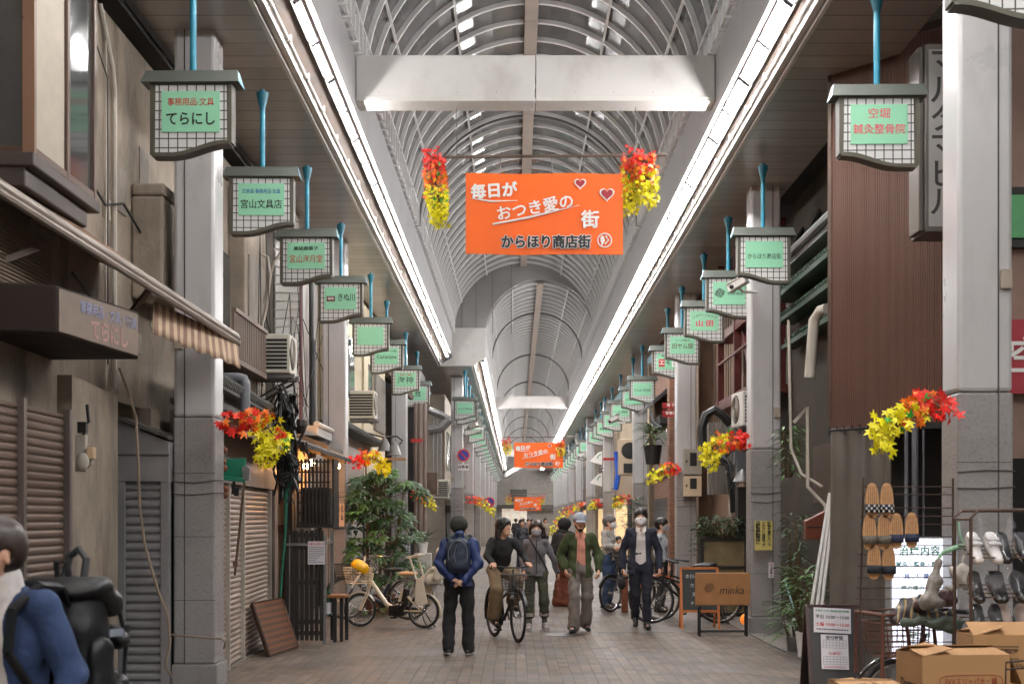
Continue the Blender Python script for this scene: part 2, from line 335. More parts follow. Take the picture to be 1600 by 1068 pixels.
def run(y0, y1, xl, xr, fl, fr_, sl_out, sr_out, left=True, right=True):
    for sgn, xw, xf, xo, on in ((-1, xl, fl, sl_out, left), (1, xr, fr_, sr_out, right)):
        if not on: continue
        MB().box(xf+sgn*.02, y0, ZS, xo, y1, ZS+.1).build('soffit', m_soff, roof)
        b = MB(); b.box(xf+sgn*.02, y0, ZS-.05, xf-sgn*.03, y1, ZS+.12); b.box(xf-sgn*.034, y0, ZS-.01, xf-sgn*.075, y1, ZS+.12); b.box(xf-sgn*.08, y0, ZS-.03, xf-sgn*.115, y1, ZS+.12)
        b.build('fascia', m_white, roof, bevel=.006)
        # sloping tray carrying the lamps, from the fascia up to the upstand wall
        b = MB(); b.prism([(xf-sgn*.118, y0, ZS+.05), (xw+sgn*.03, y0, ZW+.03), (xw+sgn*.03, y0, ZW+.07), (xf-sgn*.118, y0, ZS+.09)], (0, y1-y0, 0)); b.build('lamp_tray', M('tray', (78, 67, 60), .45, var=.12, scale=2), roof)
        b = MB(); p = Vector((xf-sgn*.15, 0, ZS+.045)); b.tube([(p.x, y0, p.z), (p.x, y1, p.z)], .014, 6)
        y = y0+.4
        while y < y1: b.box(p.x-.03, y, p.z-.02, p.x+.03, y+.05, p.z+.05); y += 1.25
        b.build('conduit', M('conduit', (190, 186, 180), .4), roof)
        b = MB(); y = y0
        while y < y1:
            e = min(y1, y+1.8); b.box(xw, y+.004, ZW, xw+sgn*.06, e-.004, ZV); y = e
        b.box(xw+sgn*.012, y0, ZW+.01, xw+sgn*.07, y1, ZV-.01)
        b.build('upstand_wall', m_wallp, roof)
    # vault
    cx, R = (xl+xr)/2, (xr-xl)/2
    P = lambda a, r=R: (cx-r*math.cos(math.radians(a)), ZV+r*math.sin(math.radians(a)))
    seg = [0]+[9, 18, 27, 35, 43, 51, 58, 66, 74, 82, 90]; seg = seg+[180-s for s in seg[::-1][1:]]
    b = MB()
    for a0, a1 in zip(seg[1:-1], seg[2:-1]):
        (x0, z0), (x1, z1) = P(a0), P(a1)
        (u0, v0), (u1, v1) = P(a0, R+.03), P(a1, R+.03)
        b.prism([(x0, y0, z0), (x1, y0, z1), (u1, y0, v1), (u0, y0, v0)], (0, y1-y0, 0))
    b.build('vault_glazing', m_glass, roof, smooth=True)
    b = MB()
    for a0, a1 in ((0, 9), (171, 180)):
        (x0, z0), (x1, z1) = P(a0, R+.25), P(a1, R+.25); (u0, v0), (u1, v1) = P(a0, R+.3), P(a1, R+.3)
        b.prism([(x0, y0, z0), (x1, y0, z1), (u1, y0, v1), (u0, y0, v0)], (0, y1-y0, 0))
    b.build('vent_slot', m_dark, roof)
    b = MB(); n = int((y1-y0)/.86); arc = [0]+list(range(0, 181, 5))[1:]
    for i in range(n):
        y = y0+.43+i*.86
        for a0, a1 in zip(arc[:-1], arc[1:]):
            (x0, z0), (x1, z1) = P(a0, R-.005), P(a1, R-.005); (u0, v0), (u1, v1) = P(a0, R-.075), P(a1, R-.075)
            for (dy0, dy1, q) in ((0, .06, 0), (.06, .12, .05)):
                (u0, v0), (u1, v1) = P(a0, R-.075+q), P(a1, R-.075+q)
                b.add([(x0, y+dy0, z0), (x1, y+dy0, z1), (u1, y+dy0, v1), (u0, y+dy0, v0), (x0, y+dy1, z0), (x1, y+dy1, z1), (u1, y+dy1, v1), (u0, y+dy1, v0)],
                      [(3, 2, 1, 0), (4, 5, 6, 7), (2, 3, 7, 6)])
    b.build('glazing_bars', m_rib, roof)
    b = MB()
    for a in (0.6, 9, 27, 58, 122, 153, 171, 179.4):
        (x, z) = P(a, R-.06); (u, v) = P(a, R-.10); b.beam((x, y0, z), (x, y1, z), .035, .035)
    b.build('purlins', m_rib, roof)
    b = MB()
    for a in (4, 176):
        i = 0; y = y0
        while y < y1:
            (x, z) = P(a, R-.02); b.cbox((x, y, z), (.16, .05, .36), 0); y += .43
    b.build('vent_bars', m_rib, roof)
    b = MB(); y = y0
    while y < y1:
        b.box(cx-.11, y+.005, ZV+R-.13, cx+.11, min(y1, y+2.6)-.005, ZV+R-.08); y += 2.6
    b.build('ridge_strip', m_strip, roof, bevel=.006)
    return cx, R, P
def arch(y, P, R):
    b = MB(); arc = range(0, 181, 4)
    for a0, a1 in zip(list(arc)[:-1], list(arc)[1:]):
        q = [P(a0, R-.01), P(a1, R-.01), P(a1, R-.12), P(a0, R-.12)]
        b.prism([(x, y, z) for x, z in q], (0, .16, 0))
    b.build('steel_arch', m_arch, roof)
c1, R1_, P1 = run(-6, YJ, -2.08, XR, -2.55, FR, -3.72, 4.15)
c2, R2_, P2 = run(YJ, YE, -.98, XR, -1.47, FR, -3.4, 4.15)
for y in (2, 15, 28): arch(y, P1, R1_)
for y in (51.5, 64.5, 77.5, 91, 104, 117, 130): arch(y, P2, R2_)
# end wall of the wide bay: grey panels around the smaller arch, and the white end plate of the left lamp tray
b = MB(); A = [P1(a, R1_) for a in range(0, 181, 6)]; B = [P2(a, R2_) for a in range(0, 181, 6)]
for i in range(len(A)-1):
    b.prism([(A[i][0], YJ-.1, A[i][1]), (A[i+1][0], YJ-.1, A[i+1][1]), (B[i+1][0], YJ-.1, B[i+1][1]), (B[i][0], YJ-.1, B[i][1])], (0, .08, 0))
b.build('end_panel', M('end_panel', (150, 148, 147), .45, var=.08), roof)
b = MB()
for a in (30, 48, 64, 80): x = P1(a)[0]; b.box(x-.008, YJ-.108, ZV, x+.008, YJ-.1, P1(a)[1]-.02)
b.build('panel_joints', m_arch, roof)
b = MB(); b.prism([(-2.56, YJ-.14, ZS-.05), (-1.44, YJ-.14, ZS-.05), (-.975, YJ-.14, ZW-.02), (-.975, YJ-.14, 7.95), (-2.085, YJ-.14, 7.95), (-2.085, YJ-.14, ZW-.02)], (0, .1, 0))
b.build('end_plate', m_white, roof, bevel=.01)
def crossbeam(y, xl, xr, zb=7.14, h=.6):
    b = MB(); mid = (xl+xr)/2
    for x0, x1 in ((xl+.004, mid-.006), (mid+.006, xr-.004)):
        b.box(x0, y, zb+.06, x1, y+.4, zb+h); b.box(x0+.0, y-.02, zb, x1, y+.42, zb+.058)
    b.build('cross_beam', m_white, roof, bevel=.008)
    b = MB()
    for x in np.linspace(xl+.3, xr-.3, 9): b.ball((x, y-.003, zb+.12), .006, 6, 4)
    b.build('rivets', m_arch, roof)
crossbeam(17.7, -2.075, XR-.005); crossbeam(67.4, -.975, XR-.005); crossbeam(120, -.975, XR-.005)
crossbeam(1.5, -2.075, XR-.005)
# far end: the street bends away under a skewed bay
b = MB(); b.box(-6, YE+.2, 6.9, 8, YE+.6, 12); b.build('far_end_panel', M('end_panel', (150, 148, 147)), roof)
b = MB(); b.beam((-1.2, YE-1.5, 6.1), (2.7, YE-9, 8.3), .3, .5); b.build('skewed_beam', m_rib, roof)
# ------------------------------------------------------------------ fluorescent lights
m_tube = M('tube_light', (252, 250, 249), emit=TUBE, var=0)
m_house = M('lamp_housing', (172, 170, 168), .35, var=.04)
def lamp_proto(sgn, n, w_):
    t = thing('fluorescent_light', 'x', 'light', group='fluorescent lights along the arcade')
    for k in range(n):
        x = (k-(n-1)/2)*(w_/n)
        for e in (-.615, .615):
            MB().tube([(x, e-.585, -.012), (x, e+.585, -.012)], .0125 if n == 1 else .0165, 8).build('tube', m_tube, t, smooth=True)
    b = MB(); b.cbox((0, 0, .045), (w_, 2.44, .05)); b.mat(1)
    for e in (-1.215, -.015, .015, 1.215): b.cbox((0, e, -.005), (w_*.95, .045, .075))
    b.build('housing', [m_house, M('socket', (92, 88, 92), .5)], t)
    return t
pl_ = lamp_proto(-1, 1, .10); pr_ = lamp_proto(1, 2, .17)
def lamp_row(proto, first, y0, y1, xw, xf, sgn, label, fw=.55):
    y = y0; k = 0
    while y+2.5 <= y1:
        o = proto if (first and k == 0) else copy_tree(proto)
        p0 = Vector((xf-sgn*.118, ZS+.05)); p1 = Vector((xw+sgn*.03, ZW+.03)); p = p0.lerp(p1, fw)
        ang = math.atan2(p1.y-p0.y, p1.x-p0.x) if sgn < 0 else math.atan2(p0.y-p1.y, p0.x-p1.x)
        o.location = (p.x+.055*math.sin(ang), y+1.25, p.y-.075*math.cos(ang)-.0); o.rotation_euler = (0, -ang, 0)
        setp(o, label); y += 2.5; k += 1
lamp_row(pl_, True, -4, YJ-.2, -2.08, -2.55, -1, 'single-tube fluorescent light of the left tray before the arcade narrows', .66)
lamp_row(pl_, False, YJ+.1, YE, -.98, -1.47, -1, 'distant fluorescent light of the left tray beyond the white end plate', .66)
lamp_row(pr_, True, -4, YE, XR, FR, 1, 'bright twin-tube fluorescent light in the long straight right tray', .6)
# ------------------------------------------------------------------ columns
m_col = M('column_white', (182, 180, 180), .3, var=.05, scale=1.2, stain=.32, sscale=1.9, streak=3, stainc=(120, 112, 106))
m_stone = M('granite', (142, 138, 137), .3, var=.14, scale=40, bump=.05, bscale=160, stain=.35, sscale=1.5, stainc=(90, 84, 80))
m_joint = M('joint', (70, 66, 64), .8, var=0)
def column(x0, x1, Y, side, label, box=0, far=False):
    t = thing('arcade_column', label, 'column', ((x0+x1)/2, Y+.22, 0), group='white columns carrying the arcade roof')
    dx, dy = (x1-x0)/2, .22
    MB().box(-dx, -dy, 2.78, dx, dy, ZS+.05).build('shaft', m_col, t, bevel=.035)
    MB().box(-dx-.003, -dy-.003, .25, dx+.003, dy+.003, 2.776).build('stone_cladding', m_stone, t, bevel=.02)
    MB().box(-dx-.03, -dy-.03, 0, dx+.03, dy+.03, .246).build('plinth', m_stone, t, bevel=.01)
    if far: return t
    b = MB(); gx = side*(dx*.46)
    b.box(gx-.006, -dy-.006, .25, gx+.006, -dy+.02, ZS)
    for z in (.9, 1.55, 2.2): b.box(-dx-.005, -dy-.0055, z, dx+.005, -dy+.02, z+.006)
    b.build('joint_lines', m_joint, t)
    b = MB()
    for z in (1.99, 2.12): b.tube([(-dx-.012, -dy-.012, z), (0, -dy-.014, z+.025*rnd.uniform(-1, 1)), (dx+.012, -dy-.012, z+.01), (dx+.012, dy+.01, z+.02)], .006, 5)
    b.build('wire', m_joint, t)
    if box:
        MB().box(side*dx*.72-.045, -dy-.045, box-.08, side*dx*.72+.045, -dy-.001, box+.08).build('junction_box', M('junction', (165, 152, 138), .5), t, bevel=.008)
    return t
colL = [(-3.51, -3.09, 14.0), (-3.49, -3.07, 24.6), (-3.49, -3.07, 38.3)]
for (x0, x1, Y), lb, bx in zip(colL, ('white column nearest on the left, beside the striped awning', 'white column behind the dark slatted trellis on the left', 'white column behind the big leafy plant on the left'), (3.55, 0, 2.9)): column(x0, x1, Y, -1, lb, bx)
for k, Y in enumerate((48.3, 60, 72, 84, 96, 108, 120, 132)):
    column(-2.3, -1.87, Y, -1, 'white column carrying the round no-parking sign' if k == 0 else 'far white column in the left row beyond the no-parking sign', 3.1 if k < 2 else 0, k > 2)
colR = [(3.63, 4.08, 11.2), (3.55, 4.0, 20.6), (3.6, 4.03, 30.5), (3.62, 4.05, 42), (3.6, 4.03, 56)]
for (x0, x1, Y), lb, bx in zip(colR, ('large white column nearest on the right beside the corrugated wall', 'white column on the right with a yellow notice plate', 'white column on the right with two electric meter cabinets', 'white column right of the cream air conditioner unit', 'white column on the right with a small red band'), (3.7, 3.33, 2.95, 2.9, 2.9)): column(x0, x1, Y, 1, lb, bx)
for k, Y in enumerate((68.5, 80.5, 92, 104, 116, 128)): column(3.55, 3.98, Y, 1, 'far white column in the right row behind the small signs', 0, k > 1)
# ------------------------------------------------------------------ hanging shop signs
def grid_mat(name, bg, ln, cell, lw, rough=.4):
    m = bpy.data.materials.new(name); m.use_nodes = True; N, L = m.node_tree.nodes, m.node_tree.links; b = N['Principled BSDF']
    tc = N.new('ShaderNodeTexCoord'); sx = N.new('ShaderNodeSeparateXYZ'); L.new(tc.outputs['Object'], sx.inputs[0]); outs = []
    for a, o in (('X', .5), ('Z', 0)):
        d = N.new('ShaderNodeMath'); d.operation = 'MULTIPLY_ADD'; d.inputs[1].default_value = 1/cell; d.inputs[2].default_value = o; L.new(sx.outputs[a], d.inputs[0])
        f = N.new('ShaderNodeMath'); f.operation = 'FRACT'; L.new(d.outputs[0], f.inputs[0])
        l = N.new('ShaderNodeMath'); l.operation = 'LESS_THAN'; l.inputs[1].default_value = lw/cell; L.new(f.outputs[0], l.inputs[0]); outs.append(l)
    mxm = N.new('ShaderNodeMath'); mxm.operation = 'MAXIMUM'; L.new(outs[0].outputs[0], mxm.inputs[0]); L.new(outs[1].outputs[0], mxm.inputs[1])
    n = N.new('ShaderNodeTexNoise'); n.inputs['Scale'].default_value = 4; L.new(tc.outputs['Object'], n.inputs['Vector'])
    r = N.new('ShaderNodeValToRGB'); r.color_ramp.elements[0].color = (*[v*.85 for v in lin(bg)], 1); r.color_ramp.elements[1].color = (*lin(bg), 1); L.new(n.outputs['Fac'], r.inputs[0])
    mx = N.new('ShaderNodeMixRGB'); mx.inputs[2].default_value = (*lin(ln), 1); L.new(mxm.outputs[0], mx.inputs[0]); L.new(r.outputs[0], mx.inputs[1]); L.new(mx.outputs[0], b.inputs['Base Color']); b.inputs['Roughness'].default_value = rough
    return m
m_tile = grid_mat('sign_tile', (208, 208, 206), (62, 58, 54), .0835, .011)
m_sframe = M('sign_frame', (78, 74, 62), .45, var=.1)
m_sroof = M('sign_roof', (80, 84, 78), .45, var=.15)
m_teal = M('teal_paint', (26, 120, 144), .4, var=.3, stain=.3, sscale=6)
m_mint = M('mint_plate', (138, 200, 164), .45, var=.05)
T_red = M('ink_red', (176, 44, 44), .5, var=0); T_blk = M('ink_black', (26, 26, 26), .5, var=0); T_blue = M('ink_blue', (40, 84, 150), .5, var=0)
T_maroon = M('ink_maroon', (92, 34, 34), .5, var=0); T_green = M('ink_green', (30, 120, 70), .5, var=0); T_white = M('ink_white', (232, 230, 226), .5, var=0); T_pink = M('ink_pink', (205, 62, 92), .5, var=0)
def outline(s, w=.70, sh=.53, dp=.64):
    # s = +1: the deep end is on +x
    k = 14; pts = [(-w/2, 0), (w/2, 0)]; bot = []
    for i in range(k+1):
        u = i/k; x = -w/2+w*u
        t = min(1, max(0, (u-.05)/.72)); e = t*t*(3-2*t)
        bot.append((x*s, -(sh+(dp-sh)*e)))
    return bot
_meshes = {}
def sign_parts(t, s, dz=0):
    w = .70
    if s not in _meshes:
        bot = outline(s); bo = sorted(bot, key=lambda q: q[0])
        out = [(-w/2, 0), (w/2, 0)]+[(x, z) for x, z in bo[::-1]]
        o1 = MB(); o1.prism([(x, .07, z) for x, z in out], (0, -.14, 0))
        ed = MB()                                  # raised edge
        for (a, b_) in zip(out, out[1:]+out[:1]): ed.beam((a[0], 0, a[1]), (b_[0], 0, b_[1]), .17, .035, up=(0, 1, 0) if False else (0, 0, 1) if abs(a[0]-b_[0]) > 1e-4 else (1, 0, 0))
        inn = [(-w/2+.03, -.005), (w/2-.03, -.005)]+[(x*.93, z+.022) for x, z in bo[::-1]]
        fc = MB(); fc.prism([(x, -.0725, z) for x, z in inn], (0, -.002, 0)); fc.prism([(x, .0725, z) for x, z in inn], (0, .002, 0))
        rf = MB(); q = [(-.43, 0), (.43, 0), (.405, .12), (-.405, .12)]
        rf.add([(-.44, -.13, 0), (.44, -.13, 0), (.44, .13, 0), (-.44, .13, 0), (-.41, -.05, .125), (.41, -.05, .125), (.41, .05, .125), (-.41, .05, .125)], [(3, 2, 1, 0), (4, 5, 6, 7), (0, 1, 5, 4), (2, 3, 7, 6)])
        ec = MB(); ec.add([(sx*.442, -.132, -.002) for sx in (1,)]+[(.442, .132, -.002), (.412, .052, .128), (.412, -.052, .128), (-.442, -.132, -.002), (-.442, .132, -.002), (-.412, .052, .128), (-.412, -.052, .128)], [(0, 1, 2, 3), (7, 6, 5, 4)])
        pl = MB(); pl.tube([(0, 0, .12), (0, 0, 1.02)], .03, 10)
        fl = MB(); fl.lathe([(.036, .82), (.068, .95), (.072, .985), (.05, .985)], (0, 0, 0), 14)
        pt = MB(); pt.box(-.262, -.088, -.44, .262, -.076, -.075)
        mk = lambda n, b, m, sm=False: b.build(n, m, None, smooth=sm)
        P = [mk('pole', pl, m_teal, True), mk('flange', fl, m_teal, True), mk('roof_cap', rf, m_sroof), mk('cap_end', ec, m_teal), mk('board', o1, m_sframe), mk('frame', ed, m_sframe), mk('tile_face', fc, m_tile), mk('plate', pt, m_mint)]
        _meshes[s] = P
        for p in P: p.parent = t
        P[1].parent = P[0]; P[3].parent = P[2]; P[5].parent = P[4]
        res = P
    else:
        res = []
        for p in _meshes[s]:
            c = p.copy(); C.objects.link(c); c.parent = t; res.append(c)
        res[1].parent = res[0]; res[3].parent = res[2]; res[5].parent = res[4]
    return res
SZ = 5.65
def hang_sign(X, Y, s, label, lines=(), rz=0):
    t = thing('hanging_sign', label, 'sign', (X, Y, SZ), rz+rnd.uniform(-.035, .035), 'lantern-shaped shop signs hanging from the soffit')
    P = sign_parts(t, s)
    for (tx, dx, dz, sz, col, bold, wd) in lines:
        text(tx, sz, col, P[7], (dx, -.0895, dz), bold=bold, width=wd)
    return t, P
sL = -2.92
hang_sign(sL, 12.35, -1, 'hanging sign nearest on the left with red line over てらにし', [('事務用品·文具', 0, -.175, .075, T_red, .004, .42), ('てらにし', 0, -.33, .13, T_blk, .02, .44)])
hang_sign(sL, 15.73, -1, 'hanging sign reading 宮山文具店 in black under a small blue line', [('文房具·事務用品·玩具', 0, -.17, .06, T_blue, .004, .44), ('宮山文具店', 0, -.32, .11, T_blk, .01, .47)])
hang_sign(sL, 19.1, -1, 'hanging sign reading 宮山海月堂 in red under a small black line', [('高級御菓子', 0, -.16, .06, T_blk, .012, .34), ('宮山海月堂', 0, -.31, .115, T_red, .002, .46)])
t, P = hang_sign(sL, 22.8, -1, 'hanging sign reading きぬ川 beside a small red box', [('きぬ川', .1, -.25, .14, T_blk, .012, .28)])
MB().box(-.23, -.0905, -.31, -.09, -.0885, -.22).build('red_box', T_maroon, P[7]); text('麺類', .05, T_white, P[7], (-.16, -.092, -.265))
hang_sign(sL, 27.5, -1, 'hanging sign with an empty mint plate, between two lettered ones on the left')
hang_sign(sL, 30.9, -1, 'hanging sign reading Caracara on the left', [('カスタードと珈琲のカレー屋と喫茶', 0, -.15, .035, T_blk, .01, .44), ('Caracara', 0, -.28, .12, T_blk, 0, .44)])
hang_sign(sL, 36.2, -1, 'hanging sign with brush-written 海神 on the left', [('居酒屋・磯魚', 0, -.13, .05, T_red, .01, .3), ('海神', 0, -.28, .2, T_blk, .001, .42)])
hang_sign(sL, 40.4, -1, 'hanging sign with the single large character 雅 on the left', [('雅', .02, -.26, .2, T_blk, .006, None), ('・', .2, -.26, .1, T_red, .03, None)])
kara = [('からほり商店街', 0, -.29, .085, T_blk, .006, .46)]
kred = [('からほり商店街', 0, -.29, .075, T_maroon, .012, .46)]
sR = 3.45
hang_sign(3.22, 9.0, 1, 'hanging sign cut off by the top right corner of the photo')
hang_sign(3.37, 12.74, 1, 'hanging sign nearest on the right reading 空堀 鍼灸整骨院 in pink', [('空堀', 0, -.165, .1, T_pink, .004, .2), ('鍼灸整骨院', 0, -.31, .1, T_pink, .004, .48)])
hang_sign(3.44, 19.0, 1, 'hanging sign reading からほり商店街 before the column with the yellow notice', kara)
t, P = hang_sign(3.47, 22.3, 1, 'hanging sign with a round striped emblem, half behind a security camera', [('minka', .1, -.25, .1, T_blk, .005, .24)])
b = MB()
for i in range(7):
    x = -.15+(i-3)*.022; hh = math.sqrt(max(0, .075**2-((i-3)*.022)**2)); b.cbox((x, -.0905, -.25+.012*math.sin(i)), (.013, .003, 2*hh), ry=.25)
b.build('emblem', T_blk, P[7])
t, P = hang_sign(3.5, 25.4, 1, 'hanging sign reading 山田 in red below an arched line', [('山 田', 0, -.31, .12, T_pink, .03, .32)])
for i, ch in enumerate('フラワーショップ'): text(ch, .058, T_maroon, P[7], (-.2+i*.057, -.0895, -.15-.004*(i-3.5)**2), ry=.12*(i-3.5)/3.5*-1 if False else 0, bold=.01)
hang_sign(3.53, 29.0, 1, 'hanging sign reading 旧ヤム邸 in dark red', [('カレーと多国籍の店', 0, -.15, .04, T_maroon, .01, .3), ('旧ヤム邸', 0, -.28, .12, T_maroon, .012, .44)])
t, P = hang_sign(3.56, 32.0, 1, 'hanging sign reading エモジ with a red square and a white square', [('和 日 珈 琲', 0, -.13, .06, T_blk, .01, .3), ('モ', .0, -.29, .12, T_blk, .02, None)])
MB().box(-.22, -.0905, -.38, -.08, -.0885, -.2).build('red_square', T_red, P[7]); text('エ', .13, T_white, P[7], (-.15, -.092, -.29), bold=.02)
MB().box(.09, -.0905, -.38, .23, -.0885, -.2).build('white_square', T_white, P[7]); text('ジ', .13, T_blk, P[7], (.16, -.092, -.29), bold=.02)
for Y, lb in ((38.9, 'hanging sign reading からほり商店街 just beyond the one with two squares'), (42, 'hanging sign reading からほり商店街, half hidden behind its nearer twin'), (46.9, 'hanging sign reading からほり商店街 with a small camera before it')): hang_sign(3.6, Y, 1, lb, kara)
t, P = hang_sign(3.63, 51.5, 1, 'hanging sign with a green tree emblem', [('しろはとベーカリー', .09, -.2, .05, T_green, .01, .24)])
b = MB(); b.cbox((-.14, -.0905, -.25), (.03, .003, .16))
for z in (-.19, -.24, -.29): b.cbox((-.14, -.0905, z), (.12, .003, .03))
b.build('emblem', T_green, P[7])
hang_sign(3.63, 55.7, 1, 'hanging sign reading 丸谷商店 in bold black', [('丸谷商店', 0, -.3, .12, T_blk, .03, .44)])
hang_sign(3.63, 58.2, 1, 'hanging sign with one small green mark at its left', [('ア', -.15, -.2, .07, T_green, .02, None)])
hang_sign(3.62, 62, 1, 'hanging sign with two lines of black letters, behind the red-banded column', [('婦人洋品', 0, -.15, .06, T_blk, .01, .26), ('薬師寺書店', 0, -.3, .1, T_blk, .03, .42)])
for Y in (70.6, 75, 77.8, 82, 86.5, 91, 95.5, 100, 104.5, 109, 114, 119, 124, 129):
    hang_sign(3.62, Y, 1, 'small far-off hanging sign in the overlapping right-hand row', kara if Y < 100 else ())
hang_sign(-1.7, 45.6, -1, 'hanging sign reading からほり商店街 on the left above the no-parking sign', kara)
for k, Y in enumerate((47.8, 50.8, 54.3, 59.5, 64, 68, 72, 76, 80.5, 85, 90, 95, 100, 105, 110, 115, 120, 126)):
    hang_sign(-1.72, Y, -1, 'small far-off hanging sign in the overlapping left-hand row', kara if Y < 90 else ())
# ------------------------------------------------------------------ maple leaf garlands
def leaf_pts(r, lobes=5):
    pts = [(0, -.18*r)]
    for i in range(lobes):
        a = math.radians(-62+i*(304-180+0)/(lobes-1)+0) if False else math.radians(-30+i*240/(lobes-1))
        L = r*(1 if i == lobes//2 else .85 if i in (1, lobes-2) else .6)
        da = math.radians(13)
        pts += [(L*.42*math.cos(a-da*2.0), L*.42*math.sin(a-da*2.0)), (L*.72*math.cos(a-da*.85), L*.72*math.sin(a-da*.85)), (L*math.cos(a), L*math.sin(a)), (L*.72*math.cos(a+da*.85), L*.72*math.sin(a+da*.85)), (L*.42*math.cos(a+da*2.0), L*.42*math.sin(a+da*2.0))]
    return pts
LP = leaf_pts(1)
def add_leaf(b, p, nrm, up, r, cup=.25):
    n = Vector(nrm).normalized(); u = Vector(up); u = (u-n*u.dot(n)).normalized(); s = u.cross(n)
    vs = [Vector(p)+n*.01*r]
    for x, y in LP: vs.append(Vector(p)+s*x*r+u*y*r-n*cup*r*(x*x+y*y)*.5)
    m = len(LP); b.add(vs, [(0, 1+i, 1+(i+1) % m) for i in range(m)])
def leafmat(name, c):
    m = M(name, c, .45, var=.12, scale=9); b = m.node_tree.nodes['Principled BSDF']
    b.inputs['Subsurface Weight'].default_value = .0
    return m
LM = [leafmat('leaf_red', (232, 36, 24)), leafmat('leaf_orange', (246, 120, 14)), leafmat('leaf_yellow', (238, 226, 20)), leafmat('leaf_green', (40, 150, 40)), M('stem_brown', (92, 70, 40), .6)]
LNAMES = ['red_leaves', 'orange_leaves', 'yellow_leaves', 'green_leaves']
def garland(name, label, path, n, r, spread, seed, facing=(0, -1, .15), group='autumn leaf garlands'):
    """path: world points from the red root to the yellow tip; each colour of leaf is one part"""
    rg = random.Random(seed); P = [Vector(p) for p in path]
    t = thing(name, label, 'garland', P[0], 0, group)
    cum = [0]
    for a, b_ in zip(P[:-1], P[1:]): cum.append(cum[-1]+(b_-a).length)
    def pos(u):
        d = u*cum[-1]
        for i in range(len(P)-1):
            if d <= cum[i+1]+1e-9: return P[i].lerp(P[i+1], (d-cum[i])/max(1e-6, cum[i+1]-cum[i]))
        return P[-1]
    q_ = name == 'maple_garland'; n = int(n*(2.2 if q_ else 3.0)); r *= .74 if q_ else .58; spread *= 1.12; B = [MB() for _ in range(4)]; st = MB(); st.tube([pos(i/16) for i in range(17)], .006, 5)
    for i in range(n):
        u = (i+rg.random())/n; c = pos(u)
        sp = spread*(1-.45*abs(u-.4))
        q = c+Vector((rg.uniform(-1, 1), rg.uniform(-1, 1), rg.uniform(-1, .9)))*sp
        v = u+rg.uniform(-.12, .12); k = 0 if v < .24 else 1 if v < .46 else 2
        if rg.random() < .07 and .25 < u < .75: k = 3
        f = Vector(facing)+Vector((rg.uniform(-.9, .9), rg.uniform(-.4, .4), rg.uniform(-.6, .8)))
        add_leaf(B[k], q, f, (rg.uniform(-1, 1), rg.uniform(-.3, .3), rg.uniform(-1.3, .5)), r*rg.uniform(.8, 1.2))
        st.tube([c, q], .003, 3, caps=False)
    for k in range(4):
        if B[k].f: B[k].build(LNAMES[k], LM[k], t, world=True)
    st.build('stem', LM[4], t, world=True)
    return t
def arc_garland(label, pts, Y, n, r, spread, seed, dy=.0):
    P = [at(x, y, Y+dy*i) for i, (x, y) in enumerate(pts)]
    return garland('maple_garland', label, P, n, r, spread, seed)
gr = 'autumn leaf garlands'
arc_garland('red to yellow maple garland on the nearest left column', [(352, 662), (385, 655), (420, 668), (432, 690), (412, 702), (425, 718)], 13.6, 95, .085, .12, 1, -.02)
arc_garland('maple garland with hanging yellow tip above the slatted trellis', [(438, 672), (444, 684), (447, 692)], 13.4, 9, .085, .05, 12)
arc_garland('maple garland above the big leafy plant', [(552, 722), (570, 712), (588, 717), (600, 728), (606, 738)], 24.2, 75, .085, .12, 2)
arc_garland('short maple garland on the column behind the leafy plant', [(645, 772), (655, 771), (666, 780), (679, 792)], 38, 45, .085, .13, 3)
arc_garland('maple garland beyond the white bicycle, above the cyclist', [(733, 780), (745, 781), (757, 787), (770, 800)], 47.9, 50, .1, .14, 4)
arc_garland('large maple garland on the nearest right column', [(1483, 640), (1455, 625), (1420, 645), (1395, 655), (1372, 672), (1380, 700)], 10.9, 80, .085, .1, 5, .0)
arc_garland('maple garland on the column with the yellow notice', [(1162, 690), (1145, 684), (1122, 692), (1106, 705), (1112, 726)], 20.3, 85, .085, .13, 6)
arc_garland('maple garland left of the electric meter cabinets', [(1058, 733), (1045, 730), (1030, 738), (1017, 748)], 30.3, 65, .085, .13, 7)
arc_garland('maple garland just left of the suited man with a white mask', [(984, 780), (972, 779), (962, 786), (968, 793)], 41.8, 45, .09, .14, 8)
arc_garland('small far maple garland right of the capped man', [(938, 784), (930, 785), (922, 792)], 56, 26, .1, .15, 9)
arc_garland('small far maple garland above the capped man', [(912, 785), (904, 788), (896, 796)], 68, 22, .11, .16, 10)
arc_garland('far orange maple garland behind the hooded pedestrian', [(893, 795), (883, 800), (873, 812)], 62, 30, .11, .2, 11)
arc_garland('farthest maple garland low behind the hooded pedestrian', [(880, 812), (868, 820), (862, 832)], 66, 26, .11, .2, 13)
